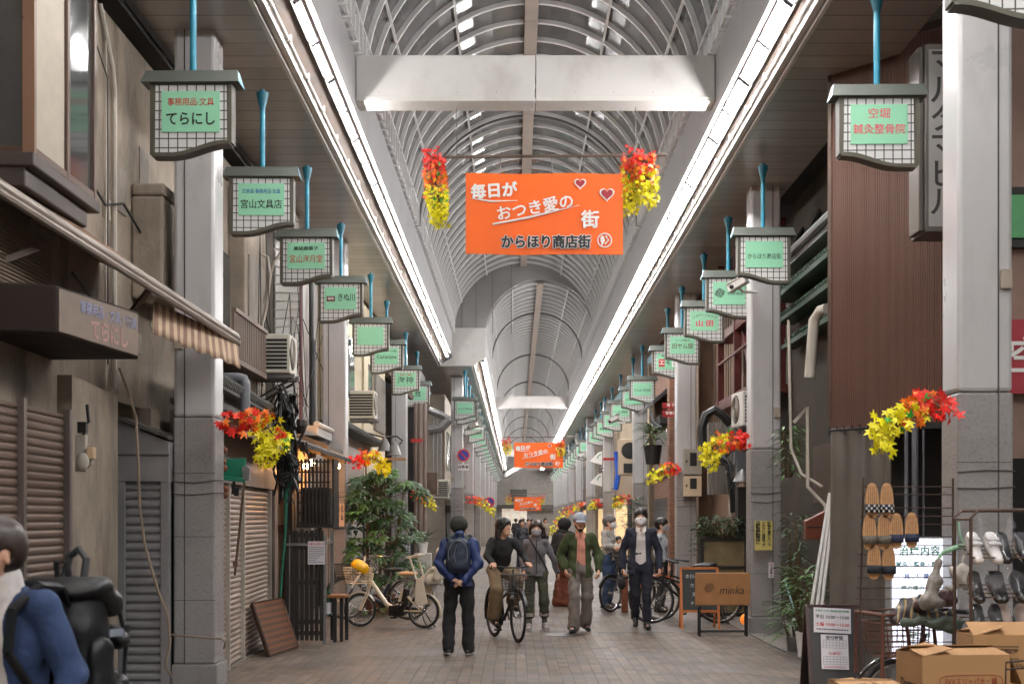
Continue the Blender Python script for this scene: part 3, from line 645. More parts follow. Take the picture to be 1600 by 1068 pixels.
# ------------------------------------------------------------------ banners
m_ban = M('banner_orange', (238, 100, 10), .55, var=.05, scale=2, bump=.12, bscale=3)
def heart(b, x, z, r, y, th=.004):
    pts = []
    for i in range(28):
        t = 2*PI*i/28; pts.append((x+r*16*math.sin(t)**3/17, y, z+r*(13*math.cos(t)-5*math.cos(2*t)-2*math.cos(3*t)-math.cos(4*t))/17))
    b.prism(pts, (0, -th, 0))
def banner(cx, Y, ztop, label, w=2.06, h=1.06, rz=0, detail=True, zrod=None, rodx=(-1.45, 1.6)):
    t = thing('festival_banner', label, 'banner', (cx, Y, ztop), rz, 'orange street banners')
    b = MB(); nx, nz = 14, 8; vs = []; fs = []
    for s_ in (0, 1):
        for j in range(nz+1):
            for i in range(nx+1):
                x = -w/2+w*i/nx; z = -h*j/nz
                vs.append((x, .012*math.sin(3*x+1.3*j/nz)*(j/nz)+s_*.006, z+.006*math.sin(5*x)))
    q = (nx+1)*(nz+1)
    for j in range(nz):
        for i in range(nx):
            a = j*(nx+1)+i; fs += [(a, a+1, a+nx+2, a+nx+1), (q+a+nx+1, q+a+nx+2, q+a+1, q+a)]
    b.add(vs, fs); cl = b.build('cloth', m_ban, t, smooth=True)
    y = -.02
    thick_text('毎日が', .2, T_white, cl, (-.66, y, -.24), .008, width=.6, ry=-.06)
    thick_text('おつき愛の', .2, T_white, cl, (-.12, y, -.46), .0035, width=1.0, ry=-.18)
    thick_text('街', .24, T_white, cl, (.6, y, -.62), .007)
    thick_text('からほり商店街', .18, T_white, cl, (.02, y+.004, -.91), .016, width=1.16); thick_text('からほり商店街', .18, T_blk, cl, (.02, y-.004, -.91), .006, width=1.16)
    b = MB(); b.tube([(-.95, y, -.33), (-.7, y, -.37), (-.35, y, -.36)], [.006, .014, .004], 5); b.tube([(-.68, y, -.67), (-.2, y, -.58), (.46, y, -.42)], [.014, .016, .003], 5); b.build('underline', T_white, cl)
    for hx, hz, r0, r1 in ((.47, -.135, .085, .065), (.82, -.275, .105, .082)):
        b = MB(); heart(b, hx, hz, r0, y); he = b.build('heart_edge', T_white, cl); b = MB(); heart(b, hx, hz, r1, y-.005); b.build('heart', M('heart_red', (150, 24, 40), .5), cl)
    b = MB(); b.tube([(.79+.09*math.cos(a), y, -.88+.09*math.sin(a)) for a in np.linspace(0, 2*PI, 24)[:-1]], .009, 5, closed=True)
    b.ball((.76, y, -.87), (.028, .003, .05)); b.tube([(.80, y, -.82), (.84, y, -.88), (.79, y, -.93)], .012, 5); b.tube([(.75, y, -.94), (.79, y, -.87)], .012, 5); b.build('round_emblem', T_white, cl)
    zr = .22 if zrod is None else zrod
    b = MB(); b.tube([(rodx[0], .03, zr), (rodx[1], .03, zr+.03)], .02, 8); rod = b.build('rod', M('rod_steel', (120, 104, 92), .4, .5), t, smooth=True)
    b = MB()
    mc = M('cord_grey', (90, 86, 84), .6)
    for x in (-.58, .1, .52): MB().tube([(x, .02, zr), (x, .0, -.02)], .006, 4).build('cord', mc, t)
    for x in (rodx[0]+.3, rodx[1]-.4): MB().tube([(x, .03, zr), (x, .03, zr+.75)], .004, 4).build('hanger_wire', mc, t)
    return t
s1 = 119.0; YB = 17.9
banner(wx(850.5, YB), YB, wz(271, YB), 'large orange banner with white lettering and two hearts, nearest of three')
banner(wx(841.5, 57.5), 57.5, wz(691, 57.5), 'middle orange banner, hanging beyond the narrowed vault', zrod=.22, rodx=(-1.5, 1.5))
banner(wx(824.5, 106), 106, wz(776, 106), 'smallest and farthest orange banner just above the crowd', w=2.1, rodx=(-1.5, 1.5))
def cluster(label, x, y0, y1, Y, n, seed, dx=0, r=.08, sp=.14):
    garland('hanging_leaf_cluster', label, [at(x, y0, Y), at(x+dx*.3, (y0*2+y1)/3, Y), at(x+dx*.7, (y0+y1*2)/3, Y), at(x+dx, y1, Y)], n, r, sp, seed, group='leaf clusters hanging on the banner rods')
cluster('maple leaf cluster hanging at the left end of the large banner rod', 677, 245, 345, 17.9, 190, 21, 10)
cluster('maple leaf cluster hanging close to the right edge of the large banner', 990, 245, 325, 18.0, 150, 22, -4)
cluster('maple leaf cluster hanging at the right end of the large banner rod', 1004, 245, 312, 17.8, 120, 23, 12)
cluster('small leaf cluster left of the middle banner', 789, 688, 706, 57.5, 60, 24, 4, .09, .2)
cluster('small leaf cluster right of the middle banner', 876, 690, 710, 57.5, 60, 25, 0, .09, .18)
cluster('tiny leaf cluster left of the farthest banner', 795, 776, 784, 106, 30, 26, 0, .11, .25)
cluster('tiny leaf cluster right of the farthest banner', 847, 776, 786, 106, 30, 27, 0, .11, .22)
# ------------------------------------------------------------------ facade helpers
class Fac:
    """a vertical facade plane from A to B (x,y); u runs along it, d towards the street"""
    def __init__(s, A, B, side=None):
        s.a = Vector((A[0], A[1], 0)); e = Vector((B[0], B[1], 0))-s.a; s.L = e.length; s.u = e.normalized()
        s.n = Vector((s.u.y, -s.u.x, 0))
        if side is not None and s.n.dot(Vector(side)) < 0: s.n = -s.n
    def p(s, u, z, d=0): return s.a+s.u*u+s.n*d+Vector((0, 0, z))
    def box(s, b, u0, u1, z0, z1, d0, d1):
        q = [s.p(u, z, d) for z in (z0, z1) for u, d in ((u0, d0), (u1, d0), (u1, d1), (u0, d1))]
        return b.add(q, [(0,3,2,1),(4,5,6,7),(0,1,5,4),(1,2,6,5),(2,3,7,6),(3,0,4,7)])
    def slats(s, b, u0, u1, z0, z1, d0=0, pitch=.085, th=.018):
        z = z0
        while z < z1-.01:
            h = min(pitch, z1-z); k = h/pitch
            q = [(d0, z), (d0+th*.35, z+.002), (d0+th, z+.3*h), (d0+th, z+.62*h), (d0+th*.3, z+.93*h), (d0, z+.97*h)]
            b.prism([s.p(u0, zz, d) for d, zz in q], s.u*(u1-u0)); z += pitch
    def uy(s, Y): return (Y-s.a.y)/s.u.y
    def ux(s, px):   # where the pixel column px meets the plane
        # (a.x+u.x*t)/(a.y+u.y*t) = k
        k = (px-VX)/F; return (k*s.a.y-s.a.x)/(s.u.x-k*s.u.y)
    def uz(s, px, py):
        t = s.ux(px); Y = s.a.y+s.u.y*t; return t, EYE-(py-VY)*Y/F
m_conc = M('concrete_beige', (136, 124, 110), .85, var=.28, scale=2.2, bump=.35, bscale=14, stain=.85, sscale=1.8, streak=3.2, stainc=(58, 48, 40))
m_conc2 = M('concrete_grey', (128, 120, 112), .85, var=.3, scale=2.5, bump=.3, bscale=16, stain=.55, sscale=1.4, streak=2, stainc=(52, 46, 42))
m_brownm = M('brown_metal', (84, 66, 56), .4, .3, var=.2, scale=4)
m_shut = M('shutter_taupe', (96, 78, 66), .5, .2, var=.16, scale=2.5, stain=.3, sscale=2, streak=4, stainc=(80, 66, 56))
m_shutg = M('shutter_grey', (134, 131, 132), .5, .2, var=.12, scale=2.5, stain=.25, sscale=2, streak=4)
m_shutb = M('shutter_beige', (158, 140, 126), .5, .15, var=.12, scale=2.5, stain=.3, sscale=3, streak=2, stainc=(96, 80, 68))
m_win = M('window_glass', (60, 62, 62), .08, var=.3, scale=1.5, spec=.7)
m_curt = M('curtain', (165, 155, 140), .7, var=.1, scale=8)
m_blk = M('black_plastic', (26, 25, 25), .5, var=.15)
m_pipe = M('pipe_grey', (104, 106, 112), .5, var=.1)
m_pipel = M('pipe_light', (176, 168, 156), .55, var=.15, stain=.3)
m_dwood = M('dark_wood', (30, 23, 19), .6, var=.3, scale=10, bump=.15)
m_iron = M('galvanised', (132, 132, 132), .4, .6, var=.25, scale=12)
m_cream = M('cream_plaster', (205, 192, 165), .8, var=.1, stain=.25, stainc=(130, 115, 95))
m_wtile = grid_mat('white_tile', (214, 208, 200), (150, 142, 134), .15, .008)
m_brownwall = M('brown_siding', (96, 78, 66), .7, var=.25, scale=6, stain=.3)
m_dsid = M('dark_siding', (46, 44, 44), .6, var=.25, scale=5)
m_gsid = M('grey_siding', (122, 117, 111), .6, var=.2, scale=4, stain=.4, stainc=(80, 74, 68))
m_tileroof = M('roof_tile', (84, 84, 80), .7, var=.3, scale=8, bump=.3)
m_tin = M('tin_roof', (92, 88, 84), .55, .3, var=.3, scale=4, stain=.5)
m_rust = M('rusty_brown', (110, 62, 40), .7, .2, var=.35, scale=12)
m_yelp = M('warm_wall', (190, 160, 128), .7, var=.15)
# ------------------------------------------------------------------ left: shop with bay window, shutters and sign box
hA = thing('stationery_shop', 'shuttered beige shop with a glazed bay window, on the extreme left', 'shop', (-4.3, 10, 0))
fA = Fac((-3.74, 6.0), (-3.74, 11.55), (1, 0, 0))
b = MB(); fA.box(b, 0, fA.L, 2.62, 8.2, -.5, -.12); fA.box(b, fA.ux(112), fA.L, 0, 2.62, -.5, -.02); b.build('wall', m_conc, hA, world=True)
b = MB(); fA.box(b, 0, fA.L-.4, 4.25, 5.6, -.11, -.06); fA.slats(b, 0, fA.L-.3, 3.35, 4.2, -.1, .03, .02); b.build('ribbed_panel', M('ribbed_beige', (128, 112, 96), .6, var=.15), hA, world=True)
fA2 = Fac((-3.74, 11.5), (-3.95, 13.55), (1, 0, 0))
b = MB(); fA2.box(b, 0, fA2.L, 0, 2.95, -.3, 0); b.build('pier_wall', m_conc, hA, world=True)
for (x0, x1) in ((-60, 37), (43, 108)):
    b = MB(); u0, u1 = fA.ux(x0), fA.ux(x1); fA.slats(b, u0, u1, 0, 2.62, -.06, .066, .016); b.build('shutter', m_shut, hA, world=True)
b = MB()
for x in (40, 111): u = fA.ux(x); fA.box(b, u-.035, u+.03, 0, 2.66, -.06, .0)
b.build('shutter_guide', M('guide_steel', (120, 110, 104), .4, .5, var=.15), hA, world=True)
# bay window
bx0, bx1 = -3.95, -3.46; by0, by1 = 9.8, 11.28; bz0, bz1 = 4.36, 7.2
hB = MB(); hB.box(bx0-.4, by0-.03, bz0-.24, bx1-.05, by1-.1, bz0-.06); hB.box(bx0-.4, by0-.06, bz0-.1, bx1+.02, by1+.02, bz0); bay = hB.build('bay_base', M('bay_dark', (62, 54, 50), .5, var=.2), hA, world=True, bevel=.012)
b = MB()
for y in (by0, by1-.06, by0+.75): b.box(bx1-.07, y, bz0, bx1, y+.06, bz1)
for z in (bz0+.001, 6.35): b.box(bx1-.065, by0, z, bx1-.005, by1, z+.06)
b.box(bx0-.3, by0-.0, bz0+.002, bx1-.07, by0+.05, bz0+.06); b.box(bx0-.02, by0+.001, bz0, bx0+.05, by0+.05, bz1); b.box(bx0-.3, by0, 6.2, bx1-.07, by0+.05, 6.26)
fr_ = b.build('bay_frame', m_brownm, bay, world=True, bevel=.006)
b = MB(); b.box(bx1-.075, by0-.02, bz0, bx1+.012, by0-.001, bz1); b.build('corner_post', M('copper_post', (138, 108, 88), .3, .5, var=.04, scale=3), bay, world=True)
b = MB(); b.box(bx1-.04, by0+.06, bz0+.06, bx1-.03, by1-.06, bz1); b.box(bx0-.3, by0+.02, bz0+.06, bx1-.07, by0+.03, bz1); b.build('pane', m_win, bay, world=True)
b = MB()
for i in range(12): b.prism([(bx1-.06-.015*(i % 2), by0+.07+i*.055, bz0+.03), (bx1-.06-.015*((i+1) % 2), by0+.07+(i+1)*.055, bz0+.03), (bx1-.075-.015*((i+1) % 2), by0+.07+(i+1)*.055, bz0+.03), (bx1-.075-.015*(i % 2), by0+.07+i*.055, bz0+.03)], (0, 0, 2.6))
b.box(bx1-.029, by0+.062, bz0+.062, bx1-.026, by0+.74, 6.34); b.build('blind', m_curt, bay, world=True)
b = MB(); b.box(bx0-.4, by0-.25, 7.2, bx1+.25, by1+.3, 7.3); b.build('eave', m_dsid, hA, world=True)
# projecting light-box sign of the shop
sg = thing('shop_sign_box', 'brown projecting sign box with faded てらにし lettering over the brown shutters', 'sign', (-3.3, 10.5, 3.0))
q = [at(88, 445, 9.9), at(217, 487, 11.3), at(217, 561, 11.3), at(88, 521, 9.9)]
w_ = [Vector((-4.2, 9.55, q[0].z)), Vector((-4.2, 11.4, q[1].z)), Vector((-4.2, 11.4, q[2].z)), Vector((-4.2, 9.55, q[3].z))]
b = MB(); b.add(q+w_, [(0, 1, 2, 3), (7, 6, 5, 4), (0, 4, 5, 1), (1, 5, 6, 2), (2, 6, 7, 3), (3, 7, 4, 0)]); b.build('case', M('sign_brown', (40, 29, 24), .65, 0, spec=.15, var=.2, scale=3), sg, world=True, bevel=.015)
nn = (q[1]-q[0]).cross(q[3]-q[0]).normalized(); nn = nn if nn.x > 0 else -nn
mid = lambda u, v: q[0].lerp(q[1], u).lerp(q[3].lerp(q[2], u), v)
b = MB(); b.prism([mid(.02, .06)+nn*.004, mid(.975, .06)+nn*.004, mid(.975, .94)+nn*.004, mid(.02, .94)+nn*.004], nn*.004); pn = b.build('panel', M('sign_acryl', (136, 122, 112), .12, var=.15, scale=1.5, spec=.6, stain=.2), sg, world=True)
d_ = (q[1]-q[0]); rz_ = math.atan2(d_.y, d_.x)
for tx, u, v, sz, mm in (('事務用品・文具・玩具', .6, .3, .1, M('ink_fade_blue', (118, 118, 140), .5, var=.2)), ('てらにし', .6, .7, .17, M('ink_fade_red', (150, 112, 104), .5, var=.2))):
    o = text(tx, sz, mm, pn, mid(u, v)+nn*.0105-sg.location, rz=rz_, bold=.03)
# striped awning
aw = thing('striped_awning', 'rolled-out awning with a tan and cream striped valance on the left', 'awning', (-3.1, 12, 3.9))
A0, A1 = at(-120, 215, 8.6), at(368, 527, 13.9); A2 = at(236, 463, 12.3)
b = MB(); b.tube([A0, A1], .05, 10); b.tube([A0+Vector((.03, 0, -.06)), A1+Vector((.03, 0, -.06))], .03, 8); b.build('front_bar', M('awning_bar', (150, 140, 132), .4, .3, var=.12), aw, world=True, smooth=True)
b = MB(); b.ball(A2+Vector((.0, -.03, -.02)), (.05, .05, .05), 10, 8); b.build('end_cap', m_pipel, aw, world=True, smooth=True)
b = MB(); W0, W1 = Vector((-4.3, 8.4, A0.z+.55)), Vector((-4.3, 12.9, A0.z+.2))
b.prism([A0+Vector((-.03, 0, .05)), A1.lerp(A0, .16)+Vector((-.03, 0, .05)), W1, W0], (0, 0, .012)); b.build('canvas', M('canvas_brown', (120, 92, 72), .85, var=.2, scale=4), aw, world=True)
for f in (.25, .62): b = MB(); pz = A0.lerp(A1, f); e = Vector((-3.9, pz.y+.3, pz.z-.35)); md = pz.lerp(e, .5)+Vector((.05, .35, -.02)); b.beam(pz+Vector((0, 0, -.06)), md, .05, .04); b.beam(md, e, .06, .05); b.build('folding_arm', M('awning_arm', (92, 76, 66), .5, .3, var=.15), aw, world=True)
def stripe_mat():
    m = bpy.data.materials.new('valance_stripes'); m.use_nodes = True; N, L = m.node_tree.nodes, m.node_tree.links; b = N['Principled BSDF']
    tc = N.new('ShaderNodeTexCoord'); sx = N.new('ShaderNodeSeparateXYZ'); L.new(tc.outputs['Object'], sx.inputs[0])
    d = N.new('ShaderNodeMath'); d.operation = 'MULTIPLY'; d.inputs[1].default_value = 1/.125; L.new(sx.outputs['Y'], d.inputs[0])
    f = N.new('ShaderNodeMath'); f.operation = 'FRACT'; L.new(d.outputs[0], f.inputs[0])
    g = N.new('ShaderNodeMath'); g.operation = 'GREATER_THAN'; g.inputs[1].default_value = .5; L.new(f.outputs[0], g.inputs[0])
    mx = N.new('ShaderNodeMixRGB'); mx.inputs[1].default_value = (*lin((214, 190, 160)), 1); mx.inputs[2].default_value = (*lin((158, 128, 112)), 1); L.new(g.outputs[0], mx.inputs[0]); L.new(mx.outputs[0], b.inputs['Base Color']); b.inputs['Roughness'].default_value = .8
    return m
b = MB(); vs = []; fs = []; n = 48; D0 = at(236, 470, 12.3); D1 = at(367, 530, 13.85)
for i in range(n+1):
    u = i/n; t_ = D0.lerp(D1, u); hgt = .29+.012*math.sin(u*40); off = .007*math.sin(u*34)+.008*math.sin(u*11)
    for j in range(5): v = j/4; vs.append(t_+Vector((off*v+.02+.05*v*(u-.2), .08*v*(1-u)*0, -hgt*v)))
for i in range(n):
    for j in range(4): a = i*5+j; fs.append((a, a+5, a+6, a+1))
b.add(vs, fs); vo = b.build('valance', stripe_mat(), aw, world=True, smooth=True); sm_ = vo.modifiers.new('th', 'SOLIDIFY'); sm_.thickness = .004
# the meter on the pier, cable, grey shutter door facing the camera
mt = thing('electricity_meter', 'old white electricity meter with round dial on the stained pier', 'meter', at(131, 708, 11.2))
b = MB(); b.cbox((-.02, 0, 0), (.09, .06, .3)); b.build('case', m_pipel, mt, bevel=.01)
b = MB(); b.lathe([(.0, .0), (.055, .0), (.06, .05), (.0, .055)], (.02, -.04, -.06), 14, 'y'); b.ball((.02, -.1, -.07), (.055, .04, .075), 12, 8); b.build('dial_cover', m_pipel, mt, smooth=True)
b = MB(); b.cbox((.07, -.03, .0), (.06, .09, .1)); b.build('terminal_box', M('beige_box', (186, 160, 128), .5), mt, bevel=.01)
b = MB(); b.tube([(0, 0, .14), (0, -.02, .22), (.04, 0, .26), (.02, .02, .4)], .014, 6); b.cbox((0, -.03, .21), (.07, .06, .09)); b.build('feed_cable', m_blk, mt)
gd = thing('grey_shutter_kiosk', 'narrow grey lean-to with a louvred shutter door, left of the nearest column', 'kiosk', (-3.68, 13.6, 0))
fG = Fac((-4.06, 13.86), (-3.52, 13.86), (0, -1, 0))
b = MB(); zt = wz(655, 13.86); zb_ = wz(752, 13.86)
b.prism([(-4.06, 13.86, zb_), (-3.52, 13.86, zb_), (-3.52, 13.86, wz(690, 13.86)), (-4.06, 13.86, zt)], (0, .6, 0)); b.box(-4.06, 13.86, 0, -3.97, 14.4, zb_); b.box(-3.61, 13.86, 0, -3.52, 14.4, zb_); b.box(-4.06, 13.93, 0, -3.52, 14.4, zb_); b.build('case', m_shutg, gd, world=True, bevel=.006)
b = MB(); fG.slats(b, .09, .45, .0, zb_-.03, -.05, .088, .03); b.build('shutter', m_shutg, gd, world=True)
b = MB(); b.prism([(-4.1, 13.8, zt+.02), (-3.52, 13.8, wz(690, 13.86)+.03), (-3.52, 13.8, wz(690, 13.86)+.07), (-4.1, 13.8, zt+.06)], (0, .7, 0)); b.build('roof', m_tin, gd, world=True)
b = MB(); b.box(-4.06, 13.852, wz(712, 13.86), -3.52, 13.8595, wz(709, 13.86)); b.build('seam', m_joint, gd, world=True)
cb = MB(); pts = [at(187, 575, 13.3), at(200, 610, 13.3), at(212, 650, 13.35), at(216, 720, 13.4), at(218, 790, 13.4), at(226, 850, 13.4), at(246, 920, 13.4), at(262, 960, 13.4), at(266, 1000, 13.4), at(258, 1040, 13.4), at(268, 1056, 13.45)]
cb.tube(pts, .014, 6); setp(cb.build('hose', M('hose_grey', (132, 116, 100), .6), smooth=True), 'thin grey hose hanging down over the grey shutter door', 'hose')
cb = MB(); cb.tube([at(268, 991, 13.95), at(300, 994, 13.75), at(345, 997, 13.76), at(352, 1003, 14.0), at(350, 1012, 14.2)], .01, 6); setp(cb.build('rope', M('hose_grey', (132, 116, 100), .6), smooth=True), 'thin rope tied round the foot of the nearest left column', 'rope')
# ------------------------------------------------------------------ left: grey concrete building behind the nearest column
hC = thing('concrete_building', 'stained beige concrete building with pipes behind the nearest left column', 'building', (-4.6, 16, 0))
b = MB(); b.box(-8, 11.5, 2.9, -3.95, 22.3, 8.2); b.box(-8, 14.4, 0, -3.85, 22.3, 2.9); b.build('wall', m_conc, hC, world=True)
b = MB(); b.box(-3.95, 14.0, 5.05, -3.6, 16.8, 5.18); b.prism([(-3.62, 14.0, 5.05), (-3.62, 16.8, 5.05), (-3.62, 16.8, 4.0), (-3.62, 14.0, 4.0)], (-.33, 0, 0)); b.build('ledge', m_conc, hC, world=True, bevel=.03)
b = MB(); b.box(-8, 11.2, 6.62, -3.75, 22.4, 6.7); b.build('roof', m_dark, hC, world=True)
b = MB(); b.tube([(-3.91, 13.3, 3.0), (-3.91, 13.3, 5.9), (-3.9, 13.2, 6.1), (-3.93, 12.9, 6.6)], .025, 8); b.tube([(-3.92, 13.05, 3), (-3.92, 13.05, 6.3)], .012, 6); b.build('conduit', m_pipel, hC, world=True, smooth=True)
b = MB(); b.box(-3.949, 16.9, 3.5, -3.90, 18.6, 5.3); b.build('window_recess', m_dark, hC, world=True)
wf = MB(); wf.box(-3.93, 16.95, 3.55, -3.895, 17.75, 5.25); wf.box(-3.93, 17.75, 3.55, -3.885, 18.55, 5.25); wf.build('window', m_win, hC, world=True)
b = MB(); b.box(-3.949, 18.75, 3.1, -3.72, 20.3, 6.3); b.build('pilaster', m_conc, hC, world=True, bevel=.02)
b = MB(); b.box(-3.72, 18.95, 3.7, -3.70, 20.1, 5.4); b.build('panel', m_conc2, hC, world=True)
# grey siding house and white panel house
hD = thing('grey_siding_house', 'narrow house clad in grey slanted siding behind the wall-mounted air conditioner', 'house', (-4.4, 21.5, 0))
b = MB(); b.box(-8, 20.35, 2.9, -3.62, 22.6, 6.5); b.box(-8, 20.35, 6.5, -3.8, 22.6, 8.2); b.build('wall', m_gsid, hD, world=True)
b = MB(); z = 3.05
while z < 6.4:
    b.prism([(-3.61, 20.36, z), (-3.61, 22.58, z+.35), (-3.585, 22.58, z+.33), (-3.585, 20.36, z-.02)], (0, 0, .105)); z += .13
b.build('siding_boards', m_gsid, hD, world=True)
hE = thing('white_panel_house', 'house front of white panels with dark red and black drain pipes', 'house', (-4.4, 25, 0))
b = MB(); b.box(-8, 22.65, 2.7, -3.66, 33, 6.5); b.box(-8, 22.65, 0, -3.9, 33, 2.7); b.box(-8, 22.65, 6.5, -3.8, 33, 8.2); b.build('wall', M('white_sheet', (182, 177, 172), .5, var=.08, stain=.2), hE, world=True)
b = MB()
for y in (23.4, 24.2): b.box(-3.665, y, 2.8, -3.652, y+.02, 6.4)
b.build('seam', m_joint, hE, world=True)
b = MB(); b.tube([(-3.6, 22.75, 6.4), (-3.6, 22.75, 3.6), (-3.62, 22.65, 2.9)], .05, 8); b.build('red_pipe', M('maroon_pipe', (84, 44, 40), .5), hE, world=True, smooth=True)
b = MB(); b.tube([(-3.58, 23.9, 6.4), (-3.58, 23.9, 4.9), (-3.56, 23.9, 4.8), (-3.56, 23.9, 2.8)], [.045, .045, .06, .06], 8); b.build('black_pipe', m_blk, hE, world=True, smooth=True)
b = MB(); b.prism([(-3.95, 22.5, 3.2), (-3.1, 22.5, 2.88), (-3.1, 22.5, 2.95), (-3.95, 22.5, 3.28)], (0, 2.0, 0)); b.build('canopy', m_tin, hE, world=True)
b = MB(); b.box(-3.64, 22.7, 3.12, -3.3, 24.5, 3.28); b.tube([(-3.3, 22.6, 3.3), (-3.3, 24.5, 3.3)], .05, 8); b.build('gutter', m_white, hE, world=True)
# balcony, air conditioners, drain pipe
bl = thing('wooden_balcony', 'small slatted brown balcony just above the striped valance', 'balcony', (-3.7, 17.6, 3.7))
b = MB(); x1 = -3.42; y0_, y1_ = 16.6, 18.75; z0_, z1_ = wz(578, 17.6), wz(498, 17.6)
b.box(-3.95, y0_, z0_, x1, y1_, z0_+.06); b.box(x1-.04, y0_, z1_-.05, x1+.02, y1_, z1_)
y = y0_
while y < y1_: b.box(x1-.03, y, z0_+.06, x1, y+.05, z1_-.05); y += .12
b.box(-3.9, y1_-.04, z1_-.05, x1, y1_, z1_)
b.build('railing', M('brown_slat', (104, 86, 74), .6, var=.2), bl, world=True)
def ac(name, label, loc, rz, w=.8, h=.56, d=.3, col=(206, 200, 186), grille=True, fan=True):
    t = thing(name, label, 'air conditioner', loc, rz, 'outdoor air conditioner units')
    b = MB(); b.box(-w/2, -d/2, 0, w/2, d/2, h); b.build('case', M('ac_%d' % col[0], col, .5, var=.08, stain=.25, stainc=(120, 105, 90)), t, bevel=.02)
    if fan:
        b = MB(); b.lathe([(.0, 0), (h*.4, 0), (h*.43, .012), (h*.40, .016), (0, .012)], (-w*.12, -d/2-.006, h*.52), 24, 'y'); fo = b.build('fan_grille', m_blk, t)
        b = MB()
        for k in range(5): b.tube([(-w*.12+h*(.08+.07*k)*math.cos(a), -d/2-.012, h*.52+h*(.08+.07*k)*math.sin(a)) for a in np.linspace(0, 2*PI, 25)[:-1]], .006, 4, closed=True)
        b.build('guard_rings', m_pipel, fo)
    if grille:
        for x in (-w/2, w/2):
            b = MB()
            for k in range(8): z = h*(.1+.1*k); b.box(x-.003, -d/2+.04, z, x+.003, d/2-.03, z+h*.07)
            b.build('side_grille', m_blk, t)
    for x in (-w/2+.08, w/2-.14): MB().box(x, -d/2-.05, -.06, x+.06, d/2, -.002).build('foot', m_iron, t)
    return t
ac('air_conditioner', 'cream air conditioner on a bracket beside the grey siding house', (-3.47, 19.4, wz(586, 19.4)), PI/2, .62, .55, .62)
b = MB(); z = wz(592, 19.4)
for y in (19.2, 19.65): b.beam((-3.9, y, z), (-3.15, y, z), .04, .04); b.beam((-3.9, y, z-.45), (-3.2, y, z-.04), .03, .03)
setp(b.build('bracket', m_blk), 'black triangular wall bracket below the cream air conditioner', 'bracket')
ac('louvred_condenser', 'dark louvred condenser half hidden behind the nearest left column', (-3.62, 14.9, wz(462, 14.9)), PI/2, .5, .62, .5, (74, 70, 68))
b = MB()
for k in range(11): b.box(-3.84, 14.64, wz(458, 14.9)+k*.052, -3.36, 14.648, wz(458, 14.9)+k*.052+.03)
setp(b.build('louvre_panel', m_gsid), 'row of pale louvre blades on the dark condenser', 'louvre')
pp = MB(); Yp = 16.2; pp.tube([at(338, 590, Yp), at(372, 590, Yp), at(381, 592, Yp), at(383, 600, Yp), at(383, 648, Yp)], .062, 12); setp(pp.build('drain_pipe', m_pipe, smooth=True), 'thick blue-grey elbowed drain pipe below the brown balcony', 'pipe')
# little tiled eave, lean-to roofs, and the shuttered shop beyond the nearest column
hF = thing('shuttered_shop', 'low shop with three beige shutters and a tiled eave, right of the nearest left column', 'shop', (-3.9, 18, 0))
fF = Fac((-3.23, 14.75), (-3.47, 20.4), (1, 0, 0))
us = [fF.ux(x) for x in (350, 361, 384, 425)]
b = MB(); fF.box(b, 0, fF.ux(432), 2.14, 2.75, -.5, .0); fF.box(b, fF.ux(427), fF.ux(432), 0, 2.14, -.5, .02); fF.box(b, 0, fF.L, 0, 2.9, -.5, -.1); b.build('wall', M('header_beige', (122, 107, 98), .6, var=.15, stain=.3), hF, world=True)
for i in range(3):
    b = MB(); fF.slats(b, (0 if i == 0 else us[i]+.03), us[i+1]-.03, .02, 2.13, -.07, .063, .018); b.build('shutter', m_shutb, hF, world=True)
b = MB()
for u in us[1:]: fF.box(b, u-.03, u+.025, 0, 2.135, -.07, -.01)
b.build('shutter_guide', m_pipel, hF, world=True)
b = MB(); zr = wz(690, 15.5)
b.prism([fF.p(0, 3.05, -.5), fF.p(0, zr+.08, .55-.25), fF.p(0, zr+.03, .3), fF.p(0, 2.98, -.5)], fF.u*5.0); b.build('lean_to_roof', m_tin, hF, world=True)
b = MB()
for i in range(42):
    u = i*.125; b.tube([fF.p(u, 3.42, -.3), fF.p(u, 3.27, .0), fF.p(u, 3.24, .06)], .055, 6)
fF.box(b, 0, 5.2, 3.16, 3.24, -.3, .03); fF.box(b, 0, 5.2, 3.0, 3.16, -.3, -.1); b.build('tiled_eave', m_tileroof, hF, world=True)
# cable bundle on the pole beside the shop
cbt = thing('cable_bundle', 'thick bundle of tangled black cables between the beige shutters and the trellis', 'cables', (-3.2, 19, 2.5))
b = MB(); rg = random.Random(3)
for i in range(26):
    x0 = rg.uniform(430, 462); pts = []
    for k, y in enumerate(np.linspace(rg.uniform(600, 650), rg.uniform(740, 790), 7)):
        pts.append(at(x0+rg.uniform(-9, 9)+ (6 if k > 4 else 0), y, 18.6+rg.uniform(-.25, .25)))
    b.tube(pts, rg.choice([.01, .014, .02, .028]), 5)
for i in range(6):
    c = at(446+rg.uniform(-6, 8), 738+rg.uniform(-14, 22), 18.4); r = rg.uniform(.08, .15)
    b.tube([c+Vector((r*math.cos(a), rg.uniform(-.03, .03), r*1.2*math.sin(a))) for a in np.linspace(0, 2*PI, 14)[:-1]], .01, 5, closed=True)
b.build('cables', m_blk, cbt, world=True, smooth=True)
b = MB(); b.tube([at(452, 720, 18.5), at(458, 745, 18.5), at(447, 770, 18.5), at(446, 830, 18.5), at(440, 900, 18.5), at(435, 985, 18.5)], [.02, .035, .028, .02, .016, .016], 8); b.build('green_conduit', M('green_tape', (24, 98, 76), .5, var=.2), cbt, world=True, smooth=True)
b = MB(); b.tube([at(468, 660, 19.5), at(474, 675, 19.5), at(462, 700, 19.5), at(458, 735, 19.5), at(462, 755, 19.3)], .02, 6)
